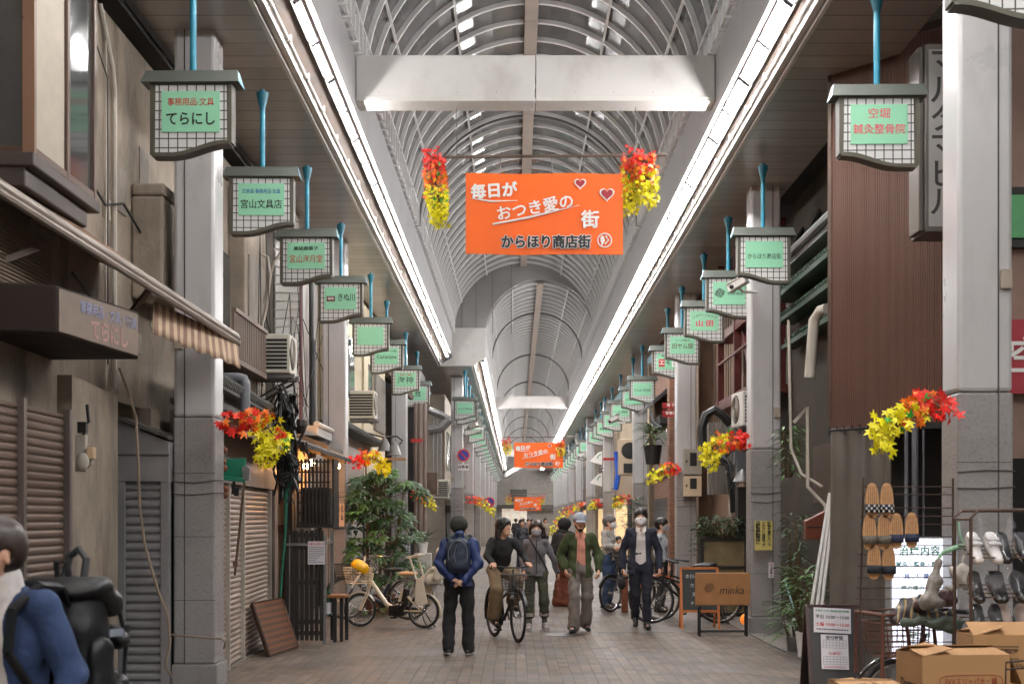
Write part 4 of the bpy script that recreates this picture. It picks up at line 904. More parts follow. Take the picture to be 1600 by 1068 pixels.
for i in range(16): b.tube([at(474+rg.uniform(-6, 6), 690, 19.4), at(478+rg.uniform(-10, 8), 702+rg.uniform(0, 14), 19.4)], .008, 4)
b.lathe([(.05, 0), (.09, .12), (.08, .2)], at(470, 678, 19.5), 8); b.build('cable_ends', m_dwood, cbt, world=True)
b = MB()
for i in range(6):
    y0 = 16+rg.uniform(0, 6); pts = [Vector((-3.55+rg.uniform(-.1, .15), y0+t_*rg.uniform(1.5, 3.5), 3.3+rg.uniform(-.2, 2.6)-.5*math.sin(PI*t_)*rg.uniform(.2, 1))) for t_ in np.linspace(0, 1, 7)]
    b.tube(pts, rg.choice([.006, .008]), 4)
b.build('loose_wires', m_blk, cbt, world=True)
b = MB(); b.tube([at(372, 384, 19.8), at(392, 388, 19.8), at(418, 402, 19.8), at(422, 430, 19.8), at(416, 480, 19.8), at(406, 525, 19.8)], .025, 8); b.tube([at(410, 480, 20), at(428, 410, 20), at(440, 392, 20)], .02, 6); b.build('grey_conduit', m_pipel, cbt, world=True, smooth=True)
# ------------------------------------------------------------------ left: chair-like green thing with cork balls on the column, copper mat, trellis
gs = thing('folded_green_seat', 'folded green seat hung up beside the nearest left column', 'folding chair', at(365, 735, 14.9))
o = gs.location
b = MB(); b.prism([at(347, 717, 14.9)-o, at(384, 715, 14.9)-o, at(382, 748, 14.9)-o, at(349, 745, 14.9)-o], (0, .03, 0)); b.beam(at(346, 746, 14.86)-o, at(384, 750, 14.86)-o, .04, .05); b.build('seat', M('green_vinyl', (22, 120, 92), .45, var=.15), gs, bevel=.01)
b = MB(); b.beam(at(384, 728, 14.9)-o, at(386, 750, 14.9)-o, .06, .12); b.tube([at(384, 728, 14.85)-o, at(389, 732, 14.85)-o, at(388, 748, 14.85)-o], .012, 6); b.build('hinge', m_iron, gs)
b = MB(); b.beam(at(382, 754, 14.88)-o, at(367, 898, 14.88)-o, .025, .025); b.cbox(at(368, 880, 14.86)-o, (.05, .05, .06)); b.build('pole', M('pole_bronze', (112, 92, 78), .4, .5), gs)
b = MB(); b.beam(at(366, 752, 14.9)-o, at(364, 772, 14.9)-o, .03, .04); b.cbox(at(370, 768, 14.9)-o, (.05, .05, .09)); b.build('fitting', m_blk, gs)
cork = M('cork', (122, 72, 46), .8, var=.3, scale=30)
ck = thing('cork_float_string', 'string of brown round floats hanging beside the green seat', 'floats', at(348, 735, 14.6)); o = ck.location
for (x, y) in ((350, 703), (348, 721), (350, 731), (346, 765), (352, 764), (345, 772), (351, 773)):
    b = MB(); b.ball(at(x, y, 14.6)-o, .04, 10, 8); b.build('float', cork, ck, smooth=True)
b = MB(); b.tube([at(349, 690, 14.6)-o, at(348, 720, 14.6)-o, at(348, 790, 14.6)-o, at(349, 840, 14.6)-o], .004, 4); b.build('string', m_pipel, ck)
cm = thing('perforated_copper_panel', 'brown perforated metal panel leaning on the beige shutter', 'panel', (-3.1, 17.4, 0))
A, B = Vector((-3.10, 17.15, .01)), Vector((-2.93, 18.3, .01)); T = Vector((-.24, .12, .64)); o = cm.location
b = MB()
for p, q in ((A, B), (A+T, B+T), (A, A+T), (B, B+T)): b.beam(p-o, q-o, .03, .05)
b.build('frame', M('dark_rust', (72, 50, 38), .6, .3, var=.3), cm)
n_ = (B-A).cross(T).normalized()
b = MB(); b.prism([A-o+n_*.01, B-o+n_*.01, B+T-o+n_*.01, A+T-o+n_*.01], n_*.006); sh_ = b.build('sheet', M('copper_brown', (128, 84, 56), .5, .5, var=.3, scale=25, bump=.4, bscale=40), cm)
b = MB()
for i in range(13):
    for j in range(8):
        p = A+(B-A)*((i+.5+.25*(j % 2))/13.5)+T*((j+.7)/8.4)+n_*.0165-o; d1 = (B-A)*.022; d2 = T*.028
        b.quad(p-d1-d2, p+d1-d2, p+d1+d2, p-d1+d2)
b.build('slot_holes', m_blk, sh_)
# slatted screens
tr = thing('slatted_screen', 'tall dark slatted wooden screen box hung under the small lit roof', 'screen', at(492, 825, 20.3)); o = tr.location
zt, zb_ = wz(716, 20.3), wz(824, 20.3); x0, x1 = wx(464, 20.3), wx(521, 20.3)
b = MB()
for i in range(9): x = x0+i*.056; b.box(x-o.x, -.015, zb_-o.z+.05, x+.032-o.x, .015, zt-o.z-.01*(i % 2))
for z in np.linspace(zb_+.06, zt-.06, 7): b.box(x0-o.x, .016, z-o.z, x1-.05-o.x, .03, z+.025-o.z)
b.box(x0-.01-o.x, -.02, zb_-o.z, x1-o.x, .02, zb_+.05-o.z); b.build('front_slats', m_dwood, tr)
b = MB()
for i in range(7): y = .06+i*.085; b.box(x1-.03-o.x, y, zb_-o.z, x1-o.x, y+.06, zt-o.z)
b.box(x1-.07-o.x, 0.02, zb_-o.z, x1-.035-o.x, .62, zb_+.05-o.z); b.build('side_slats', m_dwood, tr)
b = MB(); b.box(x0+.04-o.x, .1, zb_-o.z+.05, x1-.1-o.x, .55, zb_+.6-o.z); b.build('equipment', m_blk, tr)
sc = thing('slatted_gate', 'low dark slatted wooden gate with grey steel posts and a pinned notice', 'gate', (wx(484, 18.9), 18.9, 0)); o = sc.location
x0, x1 = wx(446, 18.9), wx(503, 18.9); zt = wz(830, 18.9)
b = MB(); i = 0; x = x0
while x < x1: b.box(x-o.x, -.012, .05, x+.05-o.x, .012, zt+.04*(.5 if i % 3 else 1)); x += .068; i += 1
for z in (.12, .28, .82, 1.3, 1.48): b.box(x0-o.x, .014, z, x1-o.x, .035, z+.06)
b.build('slats', m_dwood, sc)
for (px, Y, yt) in ((507, 18.95, 833), (519, 19.6, 828), (454, 18.93, 835)):
    b = MB(); X = wx(px, Y); b.box(X-.025-o.x, Y-.03-o.y, .03, X+.025-o.x, Y+.02-o.y, wz(yt, Y)); b.lathe([(.03, 0), (.03, .02), (.012, .03)], (X-o.x, Y-o.y, .002), 8); b.build('post', m_iron, sc, bevel=.004)
b = MB(); b.box(wx(448, 18.9)-o.x, -.05, wz(852, 18.9), wx(506, 18.9)-o.x, -.022, wz(848, 18.9)); X0, X1 = wx(507, 18.95), wx(519, 19.6)
for y_ in (849, 962): b.beam((X0-o.x, .05, wz(y_, 18.95)), (X1-o.x, .7, wz(y_-4, 19.6)), .03, .04)
b.build('rail', m_iron, sc)
m_paper = M('paper', (205, 200, 205), .6, var=.04)
b = MB(); b.box(wx(481, 18.8)-o.x, -.10, wz(881, 18.8), wx(508, 18.8)-o.x, -.095, wz(845, 18.8)); nt_ = b.build('notice', m_paper, sc)
def scribble(parent, x0, x1, z0, z1, y, n, mat, seed=0, h=None, name='printed_lines', axis='x'):
    rg = random.Random(seed); b = MB(); dz = (z1-z0)/n
    for i in range(n):
        z = z1-dz*(i+.5); x = x0
        e = x1 if rg.random() < .7 else x0+(x1-x0)*rg.uniform(.4, .9)
        while x < e:
            ww = min(e-x, (x1-x0)*rg.uniform(.02, .06)); hh = (h or dz*.45)
            b.box(x, y-.001, z-hh/2, x+ww, y, z+hh/2*rg.uniform(.6, 1)); x += ww*1.35
    return b.build(name, mat, parent)
scribble(nt_, wx(482.5, 18.8)-o.x, wx(506.5, 18.8)-o.x, wz(879, 18.8), wz(853, 18.8), -.101, 9, M('ink_grey', (90, 90, 100), .6, var=0), 3)
text('休業のお知らせ', .034, T_red, nt_, ((wx(481, 18.8)+wx(508, 18.8))/2-o.x, -.102, wz(849.5, 18.8)), bold=.02)
# small lit roof and warm lamp over the screen
sr = thing('small_lean_to', 'small tin lean-to roof with warm lamps under it, above the slatted screen', 'lean-to', (-3.2, 21, 2.7)); o = sr.location
b = MB(); P = [at(452, 690, 19.9), at(549, 723, 21.9), at(549, 717, 21.9), at(452, 683, 19.9)]
b.add([p-o for p in P]+[p-o+Vector((-.75, .25, .3)) for p in P], [(0, 1, 2, 3), (7, 6, 5, 4), (0, 4, 5, 1), (1, 5, 6, 2), (2, 6, 7, 3), (3, 7, 4, 0)]); b.build('roof', m_tin, sr)
for f in (.12, .5, .9): p = P[0].lerp(P[1], f); MB().beam(p-o+Vector((0, 0, -.01)), p-o+Vector((-.7, .2, .22)), .05, .06).build('rafter', m_dwood, sr)
m_bulb = M('warm_bulb', (255, 176, 96), emit=480, var=0)
for (px, py, Y) in ((487, 722, 21.0), (478, 728, 20.6), (527, 728, 22.0)):
    b = MB(); b.ball(at(px, py, Y)-o, .045, 10, 8); b.build('bulb', m_bulb, sr, smooth=True)
hG = thing('lit_bar_front', 'warm-lit timber bar entrance behind the slatted screens', 'bar', (-3.8, 20.9, 0))
b = MB(); b.box(-4.2, 20.75, 0, -3.42, 22.4, 2.8); b.build('wall', m_yelp, hG, world=True)
b = MB()
for x in (-3.5, -3.72): b.box(x, 20.6, 0, x+.09, 20.74, 2.6)
b.box(-3.8, 20.62, 1.55, -3.4, 20.73, 1.64); b.build('door_frame', M('brown_timber', (98, 58, 38), .5, var=.25, scale=8), hG, world=True)
b = MB(); b.box(-3.47, 20.5, 0.0, -3.36, 20.7, 2.3); b.box(-3.415, 20.78, 0, -3.36, 22.4, 2.2); b.build('jamb', m_dwood, hG, world=True)
# sake bottle on gate shelf, black bench by the gate
bt = thing('sake_bottle', 'green sake bottle with white label behind the grey gate post', 'bottle', (wx(513, 19.3), 19.25, wz(962, 19.3)))
b = MB(); b.lathe([(.05, 0), (.052, .02), (.052, .24), (.04, .3), (.018, .36), (.018, .42)], (0, 0, 0), 14); b.build('glass', M('green_glass', (30, 70, 44), .1, var=0, spec=.8), bt, smooth=True)
b = MB(); b.lathe([(.0535, .04), (.0535, .2)], (0, 0, 0), 14); b.build('label_band', m_paper, bt)
bn = thing('black_stool', 'narrow black stool with a wooden top beside the white bicycle', 'stool', (wx(527, 19.3), 19.3, 0))
b = MB(); b.box(-.13, -.12, .62, .13, .3, .66); b.build('top', M('stool_top', (140, 88, 46), .5, var=.2), bn, bevel=.006)
for (x, y) in ((-.02, -.1), (.06, .0), (-.1, .27), (.1, .27)): MB().box(x-.025, y-.02, 0, x+.025, y+.02, .62).build('leg', m_blk, bn)
# notice plates on columns
def plate(label, px0, px1, py0, py1, Y, bg, ink, vert=True, seed=1, n=5):
    t = thing('notice_plate', label, 'notice', (wx((px0+px1)/2, Y), Y, wz((py0+py1)/2, Y)), 0)
    w, h = (px1-px0)*Y/F/2, (py1-py0)*Y/F/2
    bo = MB().box(-w, -.006, -h, w, 0, h).build('board', bg, t, bevel=.004)
    return t, bo, w, h
m_yel = M('plate_yellow', (196, 182, 110), .3, var=.12, scale=8)
t, bo, w, h = plate('yellow notice plate with columns of black writing on the right column', 1179, 1207, 813, 859, 20.36, m_yel, T_blk)
for i, tx in enumerate(('荷物を置かないで', 'ください通路です', '自転車駐輪禁止')):
    for j, ch in enumerate(tx): text(ch, .058 if i < 2 else .075, T_blk, bo, (w*.62-i*w*.62, -.0072, h*.82-j*(h*1.7/8)), bold=.02, res=1)
t, bo, w, h = plate('small white sticker low on the column with the yellow notice', 1201, 1209, 878, 902, 20.36, m_paper, T_blk)
for j, ch in enumerate('はり紙禁止'): text(ch, .04, T_blk if j else T_red, bo, (0, -.0072, h*.7-j*h*.35), bold=.02, res=1)
t, bo, w, h = plate('pale notice with vertical black writing on the warm-lit column', 519, 538, 786, 822, 24.36, M('plate_pale', (205, 170, 145), .4, var=.05), T_blk)
for i, tx in enumerate(('自転車の駐輪', 'ご遠慮ください', '商店街振興組合')):
    for j, ch in enumerate(tx): text(ch, .05, T_blk, bo, (w*.66-i*w*.62, -.0072, h*.78-j*(h*1.6/7)), bold=.02, res=1)
t, bo, w, h = plate('pale notice with black columns of writing behind the leafy plant', 625, 641, 838, 866, 38.0, m_paper, T_blk)
for i in range(3):
    for j, ch in enumerate('自転車通行禁止'): text(ch, .06, T_blk, bo, (w*.6-i*w*.6, -.0072, h*.75-j*(h*1.6/7)), bold=.02, res=1)
# ------------------------------------------------------------------ left: beyond the second column
hH = thing('white_tiled_house', 'white tiled and cream plastered house behind the leafy plant', 'house', (-4.2, 30, 0))
b = MB(); b.box(-3.92, 26.2, 2.35, -3.52, 31.5, 3.55); b.build('tiled_wall', m_wtile, hH, world=True)
b = MB(); b.box(-3.9, 25.2, 3.56, -3.56, 33, 6.7); b.box(-3.9, 31.5, 1.2, -3.5, 36.5, 6.7); b.build('plaster_wall', m_cream, hH, world=True)
b = MB(); b.box(-3.6, 29, 4.3, -3.545, 30, 5.6); b.box(-3.52, 32.4, 4.0, -3.49, 33.3, 5.4); b.build('window', m_win, hH, world=True)
b = MB(); b.box(-3.9, 25.5, 3.45, -3.2, 33, 3.52)
for i in range(60): b.tube([(-3.8, 25.5+i*.125, 3.62), (-3.3, 25.5+i*.125, 3.54), (-3.15, 25.5+i*.125, 3.5)], .05, 5)
b.build('tiled_eave', m_tileroof, hH, world=True)
b = MB()
for i in range(12): b.box(-3.5, 33.5+i*.2, 3.9, -3.42, 33.6+i*.2, 5.3)
b.build('louvres', m_gsid, hH, world=True)
b = MB(); b.box(-3.55, 26.3, 0, -3.48, 36.4, 2.34); b.build('shopfront', m_gsid, hH, world=True)
b = MB(); b.box(-3.47, 27.5, .9, -3.44, 28.6, 2.1); b.box(-3.47, 31, .9, -3.44, 32, 2.1); b.build('shop_window', m_dark, hH, world=True)
ac('air_conditioner', 'cream air conditioner mounted high beyond the second left column', (-3.32, 29.5, wz(655, 29.5)), PI/2, .62, .6, .6)
ac('air_conditioner', 'small air conditioner just left of the no-parking sign', (wx(690, 44), 44, wz(778, 44)), PI/2, .6, .6, .5)
lp = thing('wall_lamp_arm', 'pair of grey bell-shaped lamps on a curved arm by the tiled house', 'lamp', (-3.5, 30, wz(690, 30))); o = lp.location
b = MB(); Y = 29.9; b.tube([at(565, 674, Y)-o, at(600, 683, Y)-o, at(620, 681, Y)-o, at(629, 688, Y)-o, at(624, 694, Y)-o], .018, 6); b.build('arm', m_blk, lp, smooth=True)
for (x, y, dx) in ((601, 690, -2), (616, 696, 3)):
    b = MB(); p = at(x, y, Y)-o; b.lathe([(.02, .1), (.05, .07), (.12, -.08), (.16, -.2), (.13, -.2), (.0, -.0)], p, 14); b.build('shade', M('lamp_shade', (120, 116, 112), .4, .3), lp, smooth=True)
sh = MB(); sh.box(wx(600, 36), 36, wz(718, 36), wx(634, 36), 36.3, wz(715, 36)); setp(sh.build('wooden_shelf', M('shelf_wood', (176, 126, 76), .5)), 'thin wooden shelf board below the bell-shaped lamps', 'shelf')
hI = thing('dark_clad_house', 'black-clad house with brown pipes left of the no-parking sign', 'house', (-3.7, 43, 0))
b = MB(); b.box(-3.9, 40.5, 0, -2.95, 44.5, 6.3); b.build('wall', m_dsid, hI, world=True)
b = MB(); b.box(-3.9, 38.9, 0, -3.2, 40.5, 5.4); b.build('brown_wall', m_brownwall, hI, world=True)
b = MB()
for x, r in ((650, .06), (657, .09), (664, .06)): b.tube([(wx(x, 39.5), 39.4, .0), (wx(x, 39.5), 39.4, wz(630, 39.5))], r, 8)
b.build('pipes', M('brown_pipe', (120, 104, 96), .5, var=.1), hI, world=True, smooth=True)
b = MB()
for x, y0, y1 in ((676, 655, 742), (682, 655, 742), (688, 655, 745)): b.box(wx(x, 40.3)-.03, 40.25, wz(y1, 40.3), wx(x, 40.3)+.03, 40.4, wz(y0, 40.3))
b.tube([at(670, 672, 40), at(690, 668, 40), at(702, 655, 40)], .14, 8); b.tube([at(670, 640, 40), at(690, 648, 40), at(702, 655, 40)], .1, 8); b.build('duct', m_iron, hI, world=True, smooth=True)
b = MB(); b.box(wx(663, 39.8), 39.75, wz(772, 39.8), wx(683, 39.8), 40.4, wz(738, 39.8)); b.build('balcony_box', m_brownwall, hI, world=True)
b = MB(); b.prism([(-3.0, 41, 2.25), (-2.45, 41, 2.05), (-2.45, 41, 2.1), (-3.0, 41, 2.32)], (0, 3.2, 0)); b.build('canopy', m_tin, hI, world=True)
b = MB(); b.box(-2.94, 41.1, 0, -2.9, 43.6, 1.95); b.build('lattice_door', m_dwood, hI, world=True)
b = MB()
for i in range(7): b.beam((-4, 38+i, 6.0+.2*(i % 2)), (-3.0, 39.5+i, 5.2+.15*i), .12, .12)
b.build('roof_timbers', m_brownwall, hI, world=True)
rs = MB().box(wx(643, 38.0), 37.8, wz(691, 38), wx(661, 38), 37.83, wz(685.5, 38)); setp(rs.build('red_sign', M('sign_red', (160, 34, 34), .5)), 'small red strip sign on the column behind the leafy plant', 'sign')
# no-parking sign
np_ = thing('no_parking_sign', 'round red and blue no-parking sign on a white column', 'road sign', (wx(724, 48), 47.98, wz(711, 48)))
MB().lathe([(0, 0), (.215, 0), (.215, -.02), (0, -.02)], (0, 0, 0), 32, 'y').build('rim', M('sign_red2', (196, 30, 40), .4, var=0), np_)
MB().lathe([(0, -.021), (.165, -.021), (.165, -.026), (0, -.026)], (0, 0, 0), 32, 'y').build('blue_field', M('sign_blue', (34, 60, 150), .4, var=0), np_)
MB().cbox((0, -.03, 0), (.05, .006, .34), ry=-PI/4).build('slash', M('sign_red2', (196, 30, 40), .4), np_)
t = thing('sign_plate', 'white plate reading 自動車 below the round no-parking sign', 'sign', (wx(724, 48), 47.98, wz(729.5, 48)))
bo = MB().box(-.19, -.015, -.105, .19, 0, .105).build('board', T_white, t, bevel=.01); text('自動車', .13, T_blk, bo, (0, -.017, 0), bold=.02)
t = thing('no_parking_sign', 'tiny farther no-parking sign partly hidden on the next columns', 'road sign', (wx(765, 70), 69.9, wz(784, 70)))
MB().lathe([(0, 0), (.26, 0), (.26, -.02), (0, -.02)], (0, 0, 0), 24, 'y').build('rim', M('sign_red2', (196, 30, 40), .4), t); MB().lathe([(0, -.021), (.2, -.021), (.2, -.026), (0, -.026)], (0, 0, 0), 24, 'y').build('blue_field', M('sign_blue', (34, 60, 150), .4), t)
MB().cbox((0, -.03, 0), (.06, .006, .42), ry=-PI/4).build('slash', M('sign_red2', (196, 30, 40), .4), t)
# shop rows farther on, both sides: each its own small shop front
rg = random.Random(11)
cols_ = [(150, 140, 128), (120, 100, 84), (96, 84, 76), (170, 160, 148), (84, 70, 60), (138, 118, 96)]
def far_shop(side, y0, y1, x, label, k):
    t = thing('shop_building', label, 'shop', (x+side*2, (y0+y1)/2, 0), 0, 'shop fronts along the arcade')
    h = rg.uniform(5.6, 6.6)
    b = MB(); b.box(x, y0, 0, x+side*4, y1, h); b.build('wall', M('shopwall%d' % (k % 6), cols_[k % 6], .7, var=.2, stain=.3), t, world=True)
    b = MB(); b.prism([(x, y0+.05, 2.6), (x-side*.5, y0+.05, 2.35), (x-side*.5, y0+.05, 2.42), (x, y0+.05, 2.72)], (0, y1-y0-.1, 0)); b.build('canopy', [m_tin, m_brownwall, m_dsid][k % 3], t, world=True)
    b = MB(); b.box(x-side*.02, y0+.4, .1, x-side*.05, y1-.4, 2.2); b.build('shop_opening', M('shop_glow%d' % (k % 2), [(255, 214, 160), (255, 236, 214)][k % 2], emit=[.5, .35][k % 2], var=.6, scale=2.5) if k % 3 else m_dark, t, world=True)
    b = MB()
    for i in range(2): yy = y0+(y1-y0)*(.2+.4*i); b.box(x-side*.015, yy, 3.5, x-side*.03, yy+(y1-y0)*.25, 4.9)
    b.build('window', m_win, t, world=True)
y = 48.9; k = 0
while y < 138:
    e = y+rg.uniform(5, 8); far_shop(-1, y, e, -2.55-.1*(k % 3), 'far shop front %s on the left beyond the no-parking sign' % (('with a dark opening', 'with a warm-lit opening', 'with a pale-lit opening')[k % 3]), k); y = e+.05; k += 1
y = 57.5; k = 1
while y < 138:
    e = y+rg.uniform(5, 9); far_shop(1, y, e, 4.15+.1*(k % 3), 'far shop front %s on the right beyond the red-banded column' % (('with a dark opening', 'with a warm-lit opening', 'with a pale-lit opening')[k % 3]), k); y = e+.05; k += 1
b = thing('end_building', 'building with haze-paled wall closing the far end of the street', 'building', (1, 150, 0))
MB().box(-9, 148, 0, 10, 152, 7).build('wall', M('end_wall_hazed', (158, 152, 146), .7, var=.2), b, world=True)  # haze of the distance is put into this light wall colour
MB().box(-1.5, 147.9, 0, 1.2, 147.98, 2.8).build('shop_opening', M('shop_glow1', (255, 236, 214)), b, world=True)  # glowing opening added to brighten the dark end of the street
b = bpy.data.objects.get('end_building'); e_ = MB(); e_.prism([(-9, 147.6, 3.0), (10, 147.6, 3.0), (10, 147.2, 2.7), (-9, 147.2, 2.7)], (0, 0, .12)); e_.build('canopy', m_tin, b, world=True)
for x0, x1, z0, z1, c in ((-5.5, -3, 3.5, 4.6, (70, 64, 60)), (-.6, 1.2, 3.5, 4.8, (74, 70, 66))): MB().box(x0, 147.85, z0, x1, 147.99, z1).build('window' if c[0] < 100 else 'red_board', M('endp%d' % c[0], c, .3), b, world=True)
rg = random.Random(77)
for i in range(10):   # pipes, wires and patched plaster on the old walls behind the nearest left column
    y = 12.2+i*.42; z = rg.uniform(3.4, 5.6); MB().box(-3.949, y, z, -3.938, y+rg.uniform(.2, .5), z+rg.uniform(.15, .5)).build('plaster_patch', m_conc2 if i % 2 else M('plaster_pale', (176, 166, 150), .9, var=.2, stain=.4), hC, world=True)
b = MB(); b.tube([(-3.9, 12.3, 4.9), (-3.88, 12.9, 4.7), (-3.88, 13.5, 4.85), (-3.84, 14.2, 4.6)], .012, 6); b.tube([(-3.9, 12.0, 3.9), (-3.86, 13.0, 3.6), (-3.86, 13.9, 3.9)], .01, 6); b.tube([(-3.9, 12.6, 6.2), (-3.86, 12.9, 5.9), (-3.87, 12.95, 5.2), (-3.87, 12.95, 3.2)], .007, 6); b.build('wall_wires', m_blk, hC, world=True, smooth=True)
# ------------------------------------------------------------------ right: corrugated wall and what is round it
hK = thing('corrugated_building', 'building end clad in tall brown corrugated sheet behind the nearest right column', 'building', (4.2, 15, 0))
K0, K1 = Vector((3.56, 15.5, 0)), Vector((4.75, 14.0, 0)); fK = Fac(K0, K1, (-1, -1, 0)); zb_ = 2.77
b = MB(); n = 66
vs = []; fs = []; prof = []
for i in range(n):
    u = fK.L*i/n; w_ = fK.L/n
    prof += [(u, 0), (u+w_*.55, 0), (u+w_*.62, .022), (u+w_*.93, .022)]
prof.append((fK.L, 0))
for j, z in enumerate((zb_, 6.9)):
    for (u, d) in prof: vs.append(fK.p(u, z+(.0 if j else -.05*math.sin(PI*u/fK.L)), d))
m_ = len(prof)
for i in range(m_-1): fs.append((i, i+1, m_+i+1, m_+i))
b.add(vs, fs); co = b.build('corrugated_sheet', M('corrugated_brown', (122, 92, 81), .34, .1, var=.06, scale=2), hK, world=True)
b = MB(); fK.box(b, 0, fK.L, zb_+.1, 7, -.35, -.02); fK.box(b, -.0, .05, zb_+.1, 7, -.02, .03); b.build('wall', m_brownm, hK, world=True)
b = MB(); b.prism([fK.p(0, zb_-.02, .03), fK.p(fK.L, zb_-.02, .03), fK.p(fK.L, zb_-.02, -.3), fK.p(0, zb_-.02, -.3)], (0, 0, -.06)); b.build('lower_edge', m_blk, hK, world=True)
# grey sheets hanging under it, dark recess
ct = thing('grey_tarpaulin', 'grey tarpaulin curtain hanging under the brown corrugated wall', 'tarpaulin', (3.8, 15, 0))
b = MB(); vs = []; fs = []; n = 40; fT = Fac((3.5, 15.2), (4.02, 14.55), (-1, -1, 0))
for i in range(n+1):
    u = fT.L*i/n
    for j in range(9): z = .02+2.68*j/8; vs.append(fT.p(u, z, .03*math.sin(u*26+.5*math.sin(z*2))*(.6+.4*math.sin(3*z+u))+.02*math.sin(u*9)))
for i in range(n):
    for j in range(8): a = i*9+j; fs.append((a, a+9, a+10, a+1))
b.add(vs, fs); b.build('sheet', M('tarp_grey', (94, 87, 80), .45, var=.18, scale=2, stain=.2, streak=6), ct, world=True, smooth=True)
b = MB(); b.tube([fT.p(0, 2.72, .02), fT.p(fT.L, 2.72, .02)], .012, 6)
for i in range(9): b.tube([fT.p(fT.L*i/8, 2.66, .02), fT.p(fT.L*i/8, 2.76, .02)], .012, 5)
b.build('rail', m_blk, ct, world=True)
rc = thing('dark_shop_recess', 'dark recessed shop entrance under the corrugated wall', 'shop', (4.4, 14.6, 0))
b = MB(); b.box(4.0, 15.4, 0, 5.6, 15.6, 2.75); b.box(4.02, 14.7, .0, 4.05, 15.4, 2.75); b.build('wall', M('recess_grey', (70, 68, 66), .6, var=.2), rc, world=True)
b = MB(); b.tube([(4.12, 14.4, 0), (4.12, 14.4, 2.75)], .02, 6); b.tube([(4.24, 14.5, 1.0), (4.24, 14.5, 2.75)], .035, 8); b.tube([(4.33, 14.5, 1.0), (4.33, 14.5, 2.75)], .012, 6); b.build('pipes', m_pipe, rc, world=True)
# tall vertical sign
vsn = thing('vertical_building_sign', 'tall grey vertical sign box with black katakana, half behind the nearest right column', 'sign', (wx(1462, 13.3), 13.3, wz(215, 13.3)))
X0, X1 = wx(1446, 13.3)-vsn.location.x, wx(1500, 13.3)-vsn.location.x; Z0, Z1 = wz(362, 13.3)-vsn.location.z, wz(68, 13.3)-vsn.location.z
b = MB(); b.box(X0-.0, 0, Z0, X1, .5, Z1); b.box(X0-.05, .05, Z0+.02, X0, .4, Z1-.01); b.build('case', M('sign_case_grey', (84, 78, 72), .4, .2, var=.1), vsn, bevel=.01)
b = MB(); b.box(X0+.03, -.008, Z0+.05, X1-.03, -.001, Z1-.06); pa = b.build('panel', M('sign_face_grey', (150, 148, 146), .2, var=.08), vsn)
for i, ch in enumerate('マルタマビル'): text(ch, .31, T_blk, pa, ((X0+X1)/2+.02, -.0105, Z1-.2-i*(Z1-Z0-.2)/6), bold=.012)
# wall with signs at the right picture edge
hN = thing('mauve_shop_front', 'mauve shop front with green and red signs at the right edge', 'shop', (5, 12.8, 0))
b = MB(); b.box(4.3, 12.9, 0, 9, 13.3, 7); b.build('wall', M('mauve_wall', (138, 112, 100), .7, var=.15), hN, world=True)
b = MB(); b.box(wx(1575, 12.8), 12.78, wz(372, 12.8), wx(1660, 12.8), 12.88, wz(305, 12.8)); b.build('green_fascia', M('green_sign', (84, 156, 100), .4), hN, world=True)
b = MB(); b.box(wx(1575, 12.8), 12.80, wz(386, 12.8), wx(1660, 12.8), 12.88, wz(374, 12.8)); b.box(wx(1575, 12.8), 12.80, wz(303, 12.8), wx(1660, 12.8), 12.88, wz(292, 12.8)); b.build('fascia_trim', m_blk, hN, world=True)
b = MB(); b.box(wx(1576, 12.8), 12.76, wz(615, 12.8), wx(1680, 12.8), 12.86, wz(500, 12.8)); rp = b.build('red_board', M('red_board', (164, 48, 62), .4, var=.1), hN, world=True)
for i, ch in enumerate('空堀整骨'): text(ch, .36, T_white, rp, Vector((wx(1601+i*56, 12.8), 12.752, wz(560, 12.8)))-hN.location, bold=.015)
b = MB(); b.box(4.5, 12.7, 0, 8.5, 12.88, 2.3); b.build('dark_opening', m_dark, hN, world=True)
# gap between the corrugated wall and the column: old house with green roofs
hO = thing('old_green_roofed_house', 'old dark house with green corrugated roof edges in the gap by the corrugated wall', 'house', (5, 19, 0))
b = MB(); b.box(4.55, 16.3, 0, 7, 26.5, 8); b.build('wall', M('old_wall', (60, 52, 42), .85, var=.4, scale=3, stain=.5), hO, world=True)
m_groof = M('green_roof', (44, 66, 50), .5, .2, var=.3, scale=6)
for z, d in ((4.55, .0), (4.95, .08), (5.3, .16)):
    b = MB()
    for i in range(40): b.tube([(4.3-d, 16.3+i*.14, z), (4.75, 16.3+i*.14, z+.22)], .05, 5)
    b.box(4.28-d, 16.2, z-.1, 4.5, 22, z-.03); b.build('roof', m_groof, hO, world=True)
b = MB(); b.box(4.2, 16.2, 5.62, 4.7, 22, 5.7); b.tube([(4.15, 16.0, 5.75), (4.15, 22, 5.75)], .06, 8); b.build('gutter', m_iron, hO, world=True)
b = MB()
for i in range(5): b.beam((4.3, 16.4+i*1.2, 5.9), (4.9, 17.4+i*1.2, 6.9), .05, .05)
b.box(3.9, 16.2, 6.9, 7, 22.5, 7); b.build('roof_frame', m_dsid, hO, world=True)
b = MB(); b.tube([(4.4, 17.4, .0), (4.4, 17.4, 2.9), (4.45, 17.2, 3.0), (4.6, 16.6, 3.05)], .05, 8); b.tube([(4.2, 16.8, 3.95), (4.7, 16.8, 3.97)], .03, 6); b.tube([(4.15, 17.6, 3.0), (4.6, 16.7, 3.9)], .025, 6); b.build('iron_pipes', M('rust_pipe', (58, 42, 34), .6, .3), hO, world=True, smooth=True)
